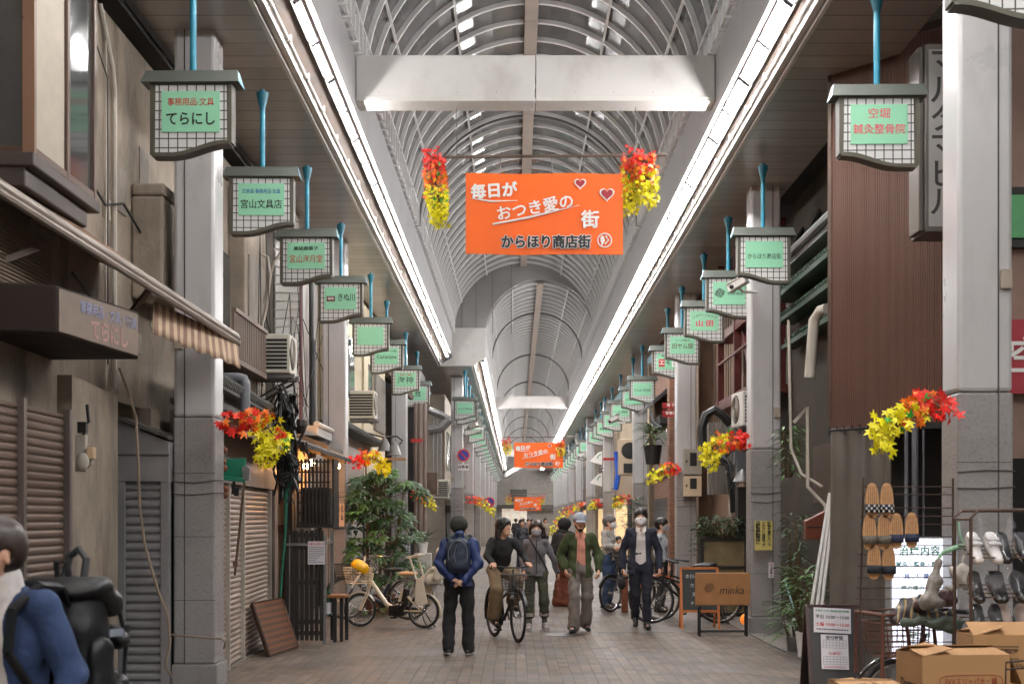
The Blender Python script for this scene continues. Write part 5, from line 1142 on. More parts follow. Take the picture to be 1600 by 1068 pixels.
b = MB(); pts = [at(1265, 590, 17.5), at(1272, 500, 17.5), at(1282, 485, 17.4), at(1292, 482, 17.3)]; b.tube(pts, .07, 10); b.tube([at(1240, 660, 18), at(1262, 635, 18), at(1262, 760, 18), at(1290, 790, 17.8), at(1288, 830, 17.8)], .025, 6); b.tube([at(1232, 500, 18.5), at(1236, 700, 18.5), at(1252, 740, 18.3), at(1285, 760, 18)], .02, 6); b.build('conduit', m_pipel, hO, world=True, smooth=True)
b = MB(); b.lathe([(.0, 0), (.42, 0), (.42, .55), (.36, .66), (0, .72)], (4.75, 16.9, 2.95), 20); b.build('tank', M('tank_grey', (72, 68, 66), .5, .3, var=.2), hO, world=True, smooth=True)
b = MB(); b.box(4.3, 16.9, 3.55, 4.6, 17.2, 3.95); b.build('meter_box', m_white, hO, world=True)
b = MB(); b.box(4.2, 18.2, 1.95, 4.56, 19.3, 2.75); b.build('air_unit', M('unit_brown', (70, 56, 46), .6, var=.2), hO, world=True)
b = MB(); b.box(4.5, 16.45, .4, 4.545, 17.9, 2.0); b.build('lit_window', M('orange_window', (214, 110, 56), emit=.5, var=.3), hO, world=True)
b = MB()
for y in (16.4, 16.75, 17.1, 17.5, 17.9): b.box(4.44, y, .1, 4.5, y+.05, 2.1)
for z in (.1, .9, 1.6, 2.05): b.box(4.44, 16.4, z, 4.5, 17.95, z+.06)
b.build('lattice', m_dwood, hO, world=True)
mb_ = thing('mailbox', 'reddish brown mailbox with a slanted top in the gap by the corrugated wall', 'mailbox', at(1274, 822, 17.0)); b = MB(); b.prism([(-.12, 0, -.16), (.14, 0, -.16), (.14, 0, .2), (-.12, 0, .07)], (0, .14, 0)); b.build('box', M('mail_red', (104, 52, 34), .5, var=.2), mb_, bevel=.01); MB().box(-.1, -.006, -.02, .1, 0, .0).build('slot', m_blk, mb_)
b = MB()
for (xa, ya, xb, yb, Y) in ((1297, 770, 1268, 950, 15.9), (1300, 775, 1276, 955, 15.85), (1303, 790, 1283, 958, 15.8)): b.beam(at(xa, ya, Y), at(xb, yb, Y-.3), .035, .03)
setp(b.build('white_poles', m_white), 'three white poles leaning beside the grey tarpaulin', 'poles')
mp_ = thing('mop', 'pale blue mop handle leaning by the foot of the notice column', 'mop', at(1246, 975, 17.9)); b = MB(); b.tube([at(1226, 905, 18.3)-mp_.location, at(1247, 972, 17.95)-mp_.location], .012, 6); b.build('handle', M('mop_blue', (130, 168, 172), .4), mp_); b = MB(); b.lathe([(.05, -.1), (.03, .03), (.012, .08)], (0, 0, 0), 8); b.build('head', M('mop_dark', (60, 66, 70), .8), mp_)
# ------------------------------------------------------------------ right: brown building beyond the notice column
hP = thing('brown_stair_building', 'brown building with rusty red steel stair frame beyond the notice column', 'building', (5, 27, 0))
b = MB(); b.box(4.45, 26.6, 0, 8, 33, 7.5); b.box(4.15, 31, 0, 4.6, 33, 7); b.build('wall', M('brown_tilewall', (112, 86, 66), .6, var=.2, scale=5, stain=.3), hP, world=True)
b = MB()
for i in range(14): b.box(4.435, 26.6+i*.32, 2.4, 4.45, 26.62+i*.32, 6.5)
b.build('joint_lines', m_dwood, hP, world=True)
b = MB(); m_ = M('red_oxide', (84, 34, 30), .5, .3, var=.25)
for x, y in ((4.0, 22.6), (4.4, 22.6), (4.05, 27.0), (4.05, 25)): b.beam((x, y, 3.9), (x, y, 6.7), .12, .12)
for z in (3.95, 4.0+1.25, 6.2): b.beam((4.05, 22.5, z), (4.05, 27.4, z), .1, .16); b.beam((3.98, 27, z), (4.5, 27, z), .1, .14)
b.box(3.98, 22.5, 3.82, 4.6, 27.6, 3.95); b.beam((4.0, 23, 4.1), (4.3, 26.8, 6.2), .08, .2); b.beam((4.0, 22.6, 4.75), (4.0, 27, 4.75), .04, .04); b.build('steel_stair', m_, hP, world=True)
b = MB(); q = 24.9; pts = [at(1098, 700, q), at(1096, 668, q), at(1103, 648, q), at(1116, 640, q), at(1130, 650, q), at(1142, 662, q)]; b.tube(pts, .085, 8); b.build('black_duct', m_blk, hP, world=True, smooth=True)
b = MB()
for i in range(11): X = wx(1106, 25.6)+i*.052; b.box(X, 25.6, wz(772, 25.6), X+.04, 25.7, wz(660-i*.3, 25.6))
b.build('corrugated_panel', m_gsid, hP, world=True)
b = MB(); rg = random.Random(9)
for i in range(12): pts = [at(rg.uniform(1098, 1150), 700+rg.uniform(0, 10), 25), at(1120+rg.uniform(-10, 15), 715+rg.uniform(-6, 10), 24.9), at(1140+rg.uniform(-4, 8), 722+rg.uniform(0, 10), 24.8), at(1143+rg.uniform(-3, 5), 760, 24.7), at(1144+rg.uniform(-3, 5), 800, 24.7)]; b.tube(pts, rg.choice([.015, .03]), 5)
b.build('cables', m_blk, hP, world=True, smooth=True)
b = MB(); b.tube([at(1135, 735, 24.8), at(1142, 745, 24.8), at(1142, 805, 24.8)], .04, 8); b.build('grey_conduit', m_pipel, hP, world=True)
b = MB(); b.cbox(at(1156, 715, 24.2), (.22, .15, .2)); b.cbox(at(1160, 728, 24.1), (.2, .15, .22)); b.build('meters', m_pipe, hP, world=True)
b = MB(); b.lathe([(.02, .2), (.1, .12), (.17, -.02), (.0, -.02)], at(1160, 750, 24), 14); b.build('lamp_shade', m_iron, hP, world=True, smooth=True)
b = MB(); b.box(wx(1153, 24), 24, wz(840, 24), wx(1170, 24), 24.3, wz(760, 24)); b.build('timber_box', m_dwood, hP, world=True)
ac('air_conditioner', 'slim white air conditioner beside the red steel stair frame', (wx(1161, 23.2), 23.0, wz(668, 23.2)), -PI/2+.12, .7, .58, .28, (214, 212, 206))
cam1 = None
def cctv(label, px, py, Y, sc=1.0):
    t = thing('security_camera', label, 'camera', at(px, py, Y)); 
    b = MB(); b.cbox((0, 0, 0), (.11*sc, .34*sc, .11*sc), rz=.75, rx=-.35); b.cbox((.0, -.01, .07*sc), (.135*sc, .4*sc, .015), rz=.75, rx=-.35); b.build('housing', m_white, t, bevel=.008)
    b = MB(); b.tube([(.02, .05, -.05), (.1*sc, .08, -.1), (.3*sc, .1, -.1)], .022*sc, 8); b.build('arm', m_white, t)
    b = MB(); b.ball((-.115*sc, -.125*sc, -.06*sc), .035*sc, 8, 6); b.build('lens', m_blk, t)
cctv('white security camera before the sign with the round striped emblem', 1153, 444, 20.4)
cctv('small white security camera lower down the right-hand sign row', 959, 655, 42, 1.2)
cctv('tiny security camera far along the right-hand sign row', 909, 711, 69, 1.4)
cctv('small camera on the left row just above the no-parking sign', 739, 665, 49, 1.3)
# electric cabinets on the third column
for (lb, y0, y1, cl) in (('upper grey meter cabinet with dark window on the right column', 701, 741, (150, 144, 132)), ('lower beige meter cabinet with dark window on the right column', 743, 775, (196, 176, 148))):
    Y = 30.2; t = thing('meter_cabinet', lb, 'cabinet', (wx(1083, Y), Y, wz((y0+y1)/2, Y))); h = (y1-y0)*Y/F/2; w_ = .19 if y0 > 720 else .2
    MB().box(-w_, 0, -h, w_, .25, h).build('case', M('cab%d' % y0, cl, .5, var=.1), t, bevel=.01)
    MB().box(-.07, -.012, -h*.5+.05, .08, 0, h*.5+.06).build('window', m_blk, t, bevel=.008); MB().box(-.16, -.02, -.02, -.13, 0, .04).build('latch', m_blk, t)
hQ = thing('brick_house', 'narrow brick-fronted house with red strip signs left of the meter cabinets', 'house', (5, 36, 0))
m_brk = M('brick_brown', (134, 96, 74), .7, var=.2)
def brick_mat():
    m = bpy.data.materials.new('brick'); m.use_nodes = True; N, L = m.node_tree.nodes, m.node_tree.links; b = N['Principled BSDF']
    tc = N.new('ShaderNodeTexCoord'); sx = N.new('ShaderNodeSeparateXYZ'); L.new(tc.outputs['Object'], sx.inputs[0]); ad = N.new('ShaderNodeMath'); L.new(sx.outputs['X'], ad.inputs[0]); L.new(sx.outputs['Y'], ad.inputs[1])
    cx = N.new('ShaderNodeCombineXYZ'); L.new(ad.outputs[0], cx.inputs['X']); L.new(sx.outputs['Z'], cx.inputs['Y'])
    br = N.new('ShaderNodeTexBrick'); br.inputs['Scale'].default_value = 1; br.inputs['Brick Width'].default_value = .22; br.inputs['Row Height'].default_value = .07; br.inputs['Mortar Size'].default_value = .006
    br.inputs['Color1'].default_value = (*lin((140, 98, 76)), 1); br.inputs['Color2'].default_value = (*lin((118, 84, 66)), 1); br.inputs['Mortar'].default_value = (*lin((80, 66, 56)), 1); L.new(cx.outputs[0], br.inputs['Vector']); L.new(br.outputs['Color'], b.inputs['Base Color']); b.inputs['Roughness'].default_value = .7
    return m
m_brick = brick_mat()
b = MB(); b.box(4.2, 33.2, 0, 7, 41.5, 7); b.box(4.05, 33.2, 0, 4.3, 33.7, 6.5); b.box(4.05, 36, 0, 4.25, 36.5, 6.5); b.build('wall', m_brick, hQ, world=True)
b = MB(); b.box(4.15, 34, 2.6, 4.2, 35.7, 3.9); b.box(4.15, 37, .2, 4.2, 41, 2.3); b.box(4.15, 37, 2.9, 4.2, 40.5, 4.2); b.build('window', m_win, hQ, world=True)
b = MB(); b.box(3.9, 37, 4.3, 4.2, 41.4, 4.5); b.prism([(4.2, 36.8, 5.2), (3.7, 36.8, 4.8), (3.7, 36.8, 4.9), (4.2, 36.8, 5.35)], (0, 4.6, 0)); b.build('awning', m_dsid, hQ, world=True)
b = MB(); b.tube([(3.98, 34.0, 2.2), (3.98, 34.0, 5.4)], .035, 8); b.tube([at(1017, 640, 37), at(1021, 660, 37), at(1033, 668, 37)], .04, 8); b.build('pipe', m_pipe, hQ, world=True)
for (lb, y0, y1, tx) in (('upper of two small red signs with white writing', 629, 638, '電 子'), ('lower of two small red signs with white writing', 641, 651, '非常口')):
    Y = 34; t = thing('red_strip_sign', lb, 'sign', (wx(1048, Y), Y, wz((y0+y1)/2, Y))); h = (y1-y0)*Y/F/2
    bo = MB().box(-.21, -.02, -h, .21, 0, h).build('board', M('sign_red', (160, 34, 34), .5), t); text(tx, .09, T_white, bo, (0, -.022, .01), bold=.02, res=1)
b = thing('cream_condenser', 'large cream twin-fan outdoor unit behind the right column row', 'air conditioner', (wx(983, 44), 44.0, wz(742, 44)))
MB().box(-.35, -.25, 0, .6, .25, 1.15).build('case', M('cream_metal', (196, 176, 150), .5, var=.1), b, bevel=.03)
m2 = MB(); m2.lathe([(0, 0), (.26, 0), (.27, .02), (0, .03)], (.0, -.27, .78), 24, 'y'); m2.cbox((0, -.26, .22), (.4, .02, .3)); m2.build('fan_grille', m_blk, b)
hR = thing('white_flag_shop', 'pale shop front with two slanted white signs on the right', 'shop', (5, 48, 0))
b = MB(); b.box(4.2, 43, 0, 7, 57, 6.6); b.build('wall', M('pale_shop', (158, 140, 118), .7, var=.2, stain=.2), hR, world=True)
b = MB(); b.box(4.1, 44.5, .1, 4.2, 50, 2.4); b.build('shop_opening', m_dark, hR, world=True)
b = MB(); b.box(4.1, 51.5, .1, 4.2, 56, 2.4); b.build('lit_opening', M('shop_glow0', (255, 214, 160), emit=.5), hR, world=True)
for lb, y in (('upper slanted white sign with green mark by the red-banded column', 714), ('lower slanted white sign with green mark by the red-banded column', 748)):
    Y = 54; t = thing('slanted_sign', lb, 'sign', at(935, y, Y)); bo = MB().prism([(-.35, 0, -.15), (.15, 0, -.3), (.15, 0, .25), (.0, 0, .2)], (0, .06, 0)).build('board', T_white, t); MB().tube([(-.05, -.01, -.05), (.02, -.01, .08), (.1, -.01, .12)], .02, 5).build('mark', T_green, bo)
b = MB().box(wx(942, 55.9), 55.7, wz(719, 55.9), wx(960, 55.9), 55.75, wz(715, 55.9)); setp(b.build('red_band', M('sign_red', (160, 34, 34))), 'short red band fixed across a right-hand column', 'band')
b = MB(); b.tube([at(963, 705, 53), at(966, 740, 53), at(962, 765, 53)], .1, 6); setp(b.build('blue_banner_roll', M('roll_blue', (24, 84, 190), .5)), 'bright blue rolled banner beside the red-banded column', 'banner')
# ------------------------------------------------------------------ plants
m_lf = M('leaf_dark', (46, 76, 40), .5, var=.4, scale=3.5); m_lf2 = M('leaf_mid', (70, 104, 46), .45, var=.35, scale=4); m_stemg = M('stem_olive', (84, 72, 48), .6)
def blade(b, p, d, L, w_, up=(0, 0, 1), droop=.5, n=5):
    d = Vector(d).normalized(); s = d.cross(Vector(up)); s = s.normalized() if s.length > .01 else Vector((1, 0, 0)); vs = []; q = Vector(p)
    for i in range(n+1):
        t_ = i/n; ww = w_*math.sin(PI*min(1, .12+.88*t_))*.5
        vs += [q+s*ww+Vector((0, 0, .15*w_)), q-Vector((0, 0, .0)), q-s*ww+Vector((0, 0, .15*w_))]; dd = (d-Vector((0, 0, droop*t_*1.6))).normalized(); q = q+dd*L/n
    fs = []
    for i in range(n): a = i*3; fs += [(a, a+3, a+4, a+1), (a+1, a+4, a+5, a+2)]
    b.add(vs, fs)
def palmate(b, p, d, up, r, rg):
    n_ = Vector(up).normalized(); u = Vector(d); u = (u-n_*u.dot(n_)).normalized(); s = u.cross(n_); pts = []; lobes = 7
    for i in range(lobes):
        a = math.radians(-118+i*236/(lobes-1)); L = r*(1-.3*abs(i-3)/3)
        def q(rr, aa, dr): return Vector(p)+u*rr*math.cos(aa)+s*rr*math.sin(aa)-n_*dr
        c = q(0, 0, 0); w_ = .27
        P_ = [q(L*.22, a-w_*1.4, .0), q(L*.62, a-w_, .04*r), q(L, a, .22*r), q(L*.62, a+w_, .04*r), q(L*.22, a+w_*1.4, .0)]
        md = q(L*.6, a, -.03*r); b.add([c]+P_+[md], [(0, 1, 2, 6), (2, 3, 6), (6, 3, 4), (0, 6, 4, 5)])
ft = thing('fatsia_plant', 'tall dark green plant with large hand-shaped leaves above the white bicycle', 'plant', (wx(592, 24.9), 24.9, 0)); o = ft.location; rg = random.Random(5)
B1, B2, S_ = MB(), MB(), MB(); trunk = [Vector((0, 0, .2)), Vector((.02, 0, 1.0)), Vector((.08, -.05, 1.9)), Vector((.12, -.05, 2.7))]
for k in range(3): S_.tube([t_+Vector((.16*(k-1)*(1+i*.4), .06*k, -.15*k*(i > 1))) for i, t_ in enumerate(trunk)], [.03, .028, .022, .014], 6)
for i in range(120):
    py = rg.uniform(735, 905); cx_ = 590+(py < 800)*rg.uniform(-38, 40)+(py >= 800)*rg.uniform(-46, 60)
    if py < 775: cx_ = 575+rg.uniform(-30, 90)*(.4+.6*rg.random())
    p = at(cx_, py, 24.9+rg.uniform(-.5, .45))-o; st = Vector((rg.uniform(-.15, .2), .0, max(.3, p.z-rg.uniform(.1, .5))))
    d = Vector((p.x-st.x, rg.uniform(-.9, .2), rg.uniform(-.5, .1))); palmate(B1 if rg.random() < .7 else B2, p, d, (rg.uniform(-.5, .5), rg.uniform(-1.0, .1), 1), rg.uniform(.19, .34), rg)
    S_.tube([st, st.lerp(p, .6)+Vector((0, 0, .06)), p], .007, 4)
for (px, py, r) in ((640, 755, .3), (655, 764, .24), (626, 758, .26), (610, 762, .26)): p = at(px, py, 24.6)-o; palmate(B1, p, (1, -.3, -.15), (.1, -.5, 1), r, rg); S_.tube([Vector((.1, 0, 2.3)), p], .008, 4)
f1 = B1.build('leaves', m_lf, ft); B2.build('young_leaves', m_lf2, ft); S_.build('stems', m_stemg, ft)
b = MB(); b.lathe([(.22, 0), (.3, .32), (.32, .36), (.26, .36), (.0, .3)], (.0, 0, 0), 18); b.build('pot', M('terracotta', (110, 70, 54), .7, var=.2), ft)
def bushy(name, label, loc, w_, d_, h_, n, L, wl, mat, seed, potr=0, poth=0, potmat=None, z0=0, droop=.5, upness=.5):
    t = thing(name, label, 'plant', loc, 0); rg = random.Random(seed); b = MB(); s = MB()
    for i in range(n):
        a = rg.uniform(0, 2*PI); r = math.sqrt(rg.random()); p = Vector((w_*r*math.cos(a), d_*r*math.sin(a), z0+poth+h_*rg.random()**.8)); blade(b, p, (math.cos(a+rg.uniform(-.8, .8)), math.sin(a)*.8-.3, rg.uniform(-.2, 1)*upness), L*rg.uniform(.7, 1.2), wl*rg.uniform(.7, 1.2), droop=droop)
        if i % 6 == 0: s.tube([Vector((p.x*.3, p.y*.3, z0+poth*.6)), p], .006, 4)
    b.build('leaves', mat, t); s.build('stems', m_stemg, t)
    if potr: MB().lathe([(potr*.75, z0), (potr, z0+poth*.9), (potr*1.06, z0+poth), (potr*.9, z0+poth), (0, z0+poth*.9)], (0, 0, 0), 16).build('pot', potmat or T_white, t)
    return t
cab = thing('wooden_planter_cabinet', 'dark wooden cabinet with glass panes carrying the bushy planter behind the wooden board', 'cabinet', (wx(1132, 24), 24, 0)); w_ = .4
b = MB(); b.box(-w_-.02, 0, 0, w_, .4, .08); b.box(-w_-.02, 0, 1.34, w_+.02, .4, 1.4); b.box(-w_-.02, 0, .85, w_, .39, .9)
for x in (-w_-.02, w_-.05): b.box(x, .001, .08, x+.06, .4, 1.34)
b.build('frame', m_dwood, cab, bevel=.004); MB().box(-w_+.04, .03, .08, w_-.05, .04, 1.34).build('pane', M('cab_glass', (120, 108, 80), .15, var=.3), cab)
bushy('leafy_shrub', 'bushy dark shrub on top of the wooden cabinet', (wx(1132, 24), 24.15, 0), .52, .22, .36, 420, .13, .04, m_lf, 31, z0=1.4)
bushy('leafy_shrub', 'small leafy shrub at the left end of the wooden cabinet', (wx(1094, 24.3), 24.2, 0), .2, .2, .55, 90, .13, .04, m_lf, 37, z0=1.05)
bushy('hanging_greenery', 'tall mass of narrow green leaves in the gap right of the notice column', (wx(1243, 18.6), 18.6, 0), 0.12, .25, 1.6, 150, .2, .035, m_lf, 32, droop=.9, z0=.2)
bushy('hanging_greenery', 'tuft of green leaves above, in the gap right of the notice column', (wx(1232, 18.8), 18.8, 0), .14, .2, .7, 90, .22, .04, m_lf2, 33, droop=.9, z0=2.3)
bushy('potted_plant', 'potted plant in a white pot at the foot of the gap by the column', (wx(1262, 17.0), 17.1, 0), .25, .25, .8, 120, .25, .05, m_lf2, 34, .13, .32, T_white, 0)
bushy('potted_plant', 'potted spiky plant in a small grey pot beside the notice column', (wx(1240, 17.8), 17.8, 0), .2, .2, .45, 80, .3, .04, m_lf2, 35, .1, .2, m_iron, 0)
sp = bushy('potted_dracaena', 'spiky plant in a dark hanging pot high between the right columns', (wx(1020, 36), 36, wz(725, 36)), .14, .14, .5, 60, .45, .04, m_lf2, 36, .24, .5, m_blk, 0, droop=.9, upness=1.2)
bushy('potted_plant', 'spiky plant in a white pot left of the backpacker', (wx(661, 33), 33, 0), .1, .1, .1, 34, .38, .035, m_lf, 38, .12, .26, T_white, wz(862, 33)-.02, droop=.25, upness=1.4)
st_ = thing('white_block_stand', 'white block pedestal under the spiky potted plant', 'pedestal', (wx(661, 33), 33, 0)); b = MB(); b.box(-.2, -.15, 0, .2, .25, wz(862, 33)-.025); b.build('block', M('block_white', (190, 186, 180), .8, var=.1, bump=.2), st_, bevel=.01); b = MB(); b.box(-.22, -.17, .55, .22, .27, .58); b.build('joint_band', m_pipel, st_)
bushy('low_plants', 'low leafy plants by the white pedestal, behind the backpacker', (wx(672, 31), 31, 0), .3, .4, .5, 120, .22, .05, m_lf2, 39, z0=.25)
bushy('low_weeds', 'small weeds on the pavement behind the white bicycle', (wx(580, 24.2), 24.1, 0), .3, .25, .14, 70, .2, .03, m_lf2, 40, z0=.02)
bushy('hanging_greenery', 'dark greenery behind the suited man on the right', (wx(985, 38), 38, 0), .25, .3, .9, 90, .25, .05, m_lf, 41, z0=1.4)
# ------------------------------------------------------------------ bicycles
m_tyre = M('tyre', (30, 29, 29), .7, var=.1); m_rim = M('rim_alu', (190, 190, 190), .25, .8, var=.05); m_rimb = M('rim_black', (40, 40, 40), .4, .4, var=.1)
m_chrome = M('chrome', (176, 176, 176), .2, .9, var=.05)
def wheel(parent, name, x, R, rim=None, w=.02, z=None, rot=0, y=0):
    z = R if z is None else z
    ph = bpy.data.objects.new(name, None); C.objects.link(ph); ph.parent = parent; ph.location = (x, y, z); ph.rotation_euler = (0, 0, rot); ph.empty_display_size = .1
    ring = lambda r, n=40: [(r*math.cos(a), 0, r*math.sin(a)) for a in np.linspace(0, 2*PI, n+1)[:-1]]
    MB().tube(ring(R-w), w, 8, closed=True).build('tyre', m_tyre, ph, smooth=True)
    b = MB(); b.tube(ring(R-2.3*w), w*.55, 6, closed=True); b.build('rim', rim or m_rim, ph, smooth=True)
    b = MB()
    for k in range(24):
        a = 2*PI*k/24; b.tube([(.02*math.cos(a+.6), .03*(-1)**k, .02*math.sin(a+.6)), ((R-2.4*w)*math.cos(a), 0, (R-2.4*w)*math.sin(a))], .0017, 3, caps=False)
    b.build('spokes', m_chrome, ph)
    MB().lathe([(.02, -.045), (.026, -.03), (.026, .03), (.02, .045)], (0, 0, 0), 10, 'y').build('hub', m_chrome, ph)
    return ph
def bicycle(label, loc, rz, col, R=.33, wb=1.06, style='step', basket='wire', child=False, rim=None, fender=None, helmet=False, battery=False, steer=0, saddle=None, stand=True, lean=0, bcol=None, rear_rack=True, saddle_z=.86, bar_z=1.02):
    t = thing('bicycle', label, 'bicycle', loc, rz); t.rotation_euler = (lean, 0, rz)
    fm = M('bike_%d_%d_%d' % col, col, .35, .1, var=.05); fe = fender or fm
    wheel(t, 'rear_wheel', 0, R, rim); wheel(t, 'front_wheel', wb, R, rim, rot=steer)
    bb = Vector((.46, 0, .28)); seat0 = Vector((.34, 0, .62)); hd0, hd1 = Vector((wb-.17, 0, .68)), Vector((wb-.22, 0, .86))
    b = MB()
    if style == 'step':
        b.tube([hd0+Vector((0, 0, .08)), Vector((.78, 0, .56)), Vector((.64, 0, .37)), Vector((.52, 0, .31)), bb, ], [.034, .036, .038, .036, .03], 10); b.tube([bb, Vector((.39, 0, .5)), seat0], .025, 8)
    else:
        b.tube([hd0+Vector((0, 0, .1)), seat0+Vector((.02, 0, -.04))], .018, 8); b.tube([hd0, bb], .022, 8); b.tube([bb, seat0], .018, 8)
    for s in (-1, 1):
        b.tube([Vector((.42, .03*s, .27)), (0.02, .06*s, R)], .012, 6); b.tube([seat0+Vector((0, .02*s, -.06)), (0.02, .06*s, R)], .010, 6)
    b.tube([hd0-Vector((0, 0, .02)), hd1], .024, 10); b.build('frame', fm, t, smooth=True)
    b = MB(); b.tube([seat0, (.30, 0, saddle_z-.04)], .013, 8); b.build('seat_post', m_chrome, t, smooth=True)
    sdf_obj('saddle', [((.18, 0, saddle_z), (.30, 0, saddle_z), .085, .075, (1, 1, .45)), ((.30, 0, saddle_z), (.43, 0, saddle_z-.005), .06, .028, (1, 1, .6))], saddle or M('saddle_black', (34, 32, 31), .5), t, .014, .03)
    b = MB(); cs, sn = math.cos(steer), math.sin(steer); st_ = lambda x, y, z: (wb-.17+(x)*cs-y*sn, x*sn+y*cs, z)
    for s in (-1, 1): b.tube([st_(.0, .045*s, .67), st_(.06, .05*s, .5), st_(.17, .05*s, R)], .013, 6)
    b.tube([st_(0, -.05, .67), st_(0, .05, .67)], .018, 6); b.build('fork', fm, t, smooth=True)
    b = MB(); b.tube([st_(-.04, 0, .84), st_(-.05, 0, bar_z-.02)], .014, 8); b.tube([st_(-.17, -.28, bar_z), st_(-.1, -.24, bar_z+.02), st_(-.03, -.1, bar_z+.005), st_(-.03, .1, bar_z+.005), st_(-.1, .24, bar_z+.02), st_(-.17, .28, bar_z)], .012, 8); hb = b.build('handlebar', m_chrome if col[0] > 100 else m_blk, t, smooth=True)
    for s in (-1, 1): b = MB(); b.tube([st_(-.25, .285*s, bar_z-.003), st_(-.15, .27*s, bar_z+.005)], .018, 8); b.build('grip', m_blk, hb, smooth=True)
    for (nm, x0, a0, a1) in (('rear_fender', 0, 60, 200), ('front_fender', wb, 20, 150)):
        b = MB(); pts = [math.radians(a) for a in np.linspace(a0, a1, 14)]; rr = R+.022; vs = []; fs = []
        for a in pts:
            for yy, dr in ((-.03, -.012), (-.018, .004), (.018, .004), (.03, -.012)): vs.append((x0+(rr+dr)*math.cos(a), yy, R+(rr+dr)*math.sin(a)))
        for i in range(13):
            for j in range(3): q = i*4+j; fs.append((q, q+1, q+5, q+4))
        b.add(vs, fs); fo = b.build(nm, fe, t, smooth=True); md = fo.modifiers.new('th', 'SOLIDIFY'); md.thickness = .003
    b = MB(); b.lathe([(.0, -.012), (.085, -.012), (.085, .012), (0, .012)], (bb.x, -.05, bb.z), 20, 'y'); b.beam(bb+Vector((0, -.08, 0)), bb+Vector((.1, -.08, -.13)), .02, .015); b.beam(bb+Vector((0, .08, 0)), bb+Vector((-.1, .08, .13)), .02, .015)
    b.cbox(bb+Vector((.11, -.13, -.13)), (.09, .09, .025)); b.cbox(bb+Vector((-.11, .13, .13)), (.09, .09, .025)); b.prism([(.02, -.055, R-.04), (.44, -.055, bb.z-.06), (.5, -.055, bb.z), (.44, -.055, bb.z+.07), (.02, -.055, R+.04)], (0, -.02, 0)); b.build('crank_and_chain_cover', m_blk, t)
    if battery:
        b = MB(); b.beam((.33, 0, .34), (.29, 0, .62), .08, .11); b.build('battery', m_blk, t, bevel=.015); b = MB(); b.cbox((.45, 0, .27), (.26, .1, .16)); b.ball((.46, 0, .27), (.15, .06, .1), 14, 8); b.build('motor_case', m_blk, t, smooth=True)
    if rear_rack:
        b = MB()
        for s in (-1, 1): b.tube([(.2, .06*s, .68), (-.3, .06*s, .7)], .007, 6); b.tube([(-.2, .06*s, .7), (0, .065*s, R)], .007, 6)
        for x in (.1, -.05, -.2, -.3): b.tube([(x, -.06, .69), (x, .06, .69)], .006, 6)
        b.build('rack', fm if child else m_chrome, t)
    if stand:
        b = MB(); b.tube([(0, .07, R-.03), (-.06, .12, .12), (-.14, .16, .012)], .01, 6); b.tube([(0, -.07, R-.03), (-.06, -.12, .12), (-.14, -.16, .012)], .01, 6); b.tube([(-.14, -.16, .012), (-.14, .16, .012)], .01, 6); b.build('kickstand', m_blk, t)
    if basket:
        b = MB(); bx0, bx1, by, bz0, bz1 = .02, .34, .17, .70, .95; n = 6; wr = .0035
        L = lambda x, y, z: st_(x, y, z)
        for k in range(n+1):
            f = k/n; z = bz0+(bz1-bz0)*f; ex = .03*f
            b.tube([L(bx0, -by-ex, z), L(bx1+ex*1.5, -by-ex, z), L(bx1+ex*1.5, by+ex, z), L(bx0, by+ex, z)], wr*(2 if k == n else 1), 4, closed=True)
        for k in range(8):
            f = k/7; y = -by+2*by*f; b.tube([L(bx0, y*1.1, bz1), L(bx0, y, bz0), L(bx1, y, bz0), L(bx1+.045, y*1.17, bz1)], wr, 4)
            x = bx0+(bx1-bx0)*f; b.tube([L(x, -by-.03, bz1), L(x, -by, bz0), L(x, by, bz0), L(x, by+.03, bz1)], wr, 4)
        b.build('basket', bcol or m_chrome, t)
    b = MB(); b.tube([st_(.05, -.05, .62), st_(.12, -.05, .64)], .035, 10); b.build('lamp', m_chrome, t, smooth=True)
    return t, st_
m_bcream = M('bike_cream', (214, 200, 176), .4, var=.05)
t, st_ = bicycle('cream step-through bicycle with child seat and yellow helmet, beside the leafy plant', (wx(664, 21.9), 21.6, 0), PI-.32, (214, 200, 176), R=.27, wb=1.1, battery=True, saddle=M('saddle_tan', (206, 170, 128), .5), bcol=m_bcream, steer=.75, bar_z=1.12)
b = MB(); b.tube([(.02, 0, .72), (-.05, 0, .74)], .02, 6)
cs_ = sdf_obj('child_seat', [((-.05, -.12, .78), (-.05, .12, .78), .06, .06), ((-.24, -.1, .80), (-.28, -.1, 1.06), .045, .05), ((-.24, .1, .80), (-.28, .1, 1.06), .045, .05), ((-.26, 0, .82), (-.29, 0, 1.1), .06, .06), ((-.05, -.14, .8), (-.2, -.15, .95), .03, .03), ((-.05, .14, .8), (-.2, .15, .95), .03, .03), ((-.08, 0, .76), (-.22, 0, .78), .1, .08), ((-.30, -.07, 1.2), (-.30, .07, 1.2), .09, .09, (.6, 1, 1))], M('seat_cream', (206, 198, 182), .5, var=.05), t, .016, .03)
for s in (-1, 1):
    b = MB(); b.prism([(.06, s*.15, .80), (-.06, s*.15, .80), (-.14, s*.16, .40), (-.02, s*.16, .36), (.08, s*.16, .42)], (0, s*.03, 0)); b.build('foot_guard', M('seat_cream', (206, 198, 182)), cs_, bevel=.012)
b = MB(); b.tube([(.06, -.16, .78), (.16, -.16, 1.12), (.17, .16, 1.12), (.06, .16, .78)], .016, 8); b.cbox((.13, 0, 1.14), (.2, .3, .03), ry=.25); b.build('grab_bar', M('seat_cream', (206, 198, 182)), cs_, bevel=.008)
b = MB(); b.tube([st_(.03, -.14, 1.12), st_(.08, -.15, .9), st_(.26, -.15, .62)], .018, 8); b.build('front_guard_bar', M('seat_white', (224, 220, 212), .4), t)
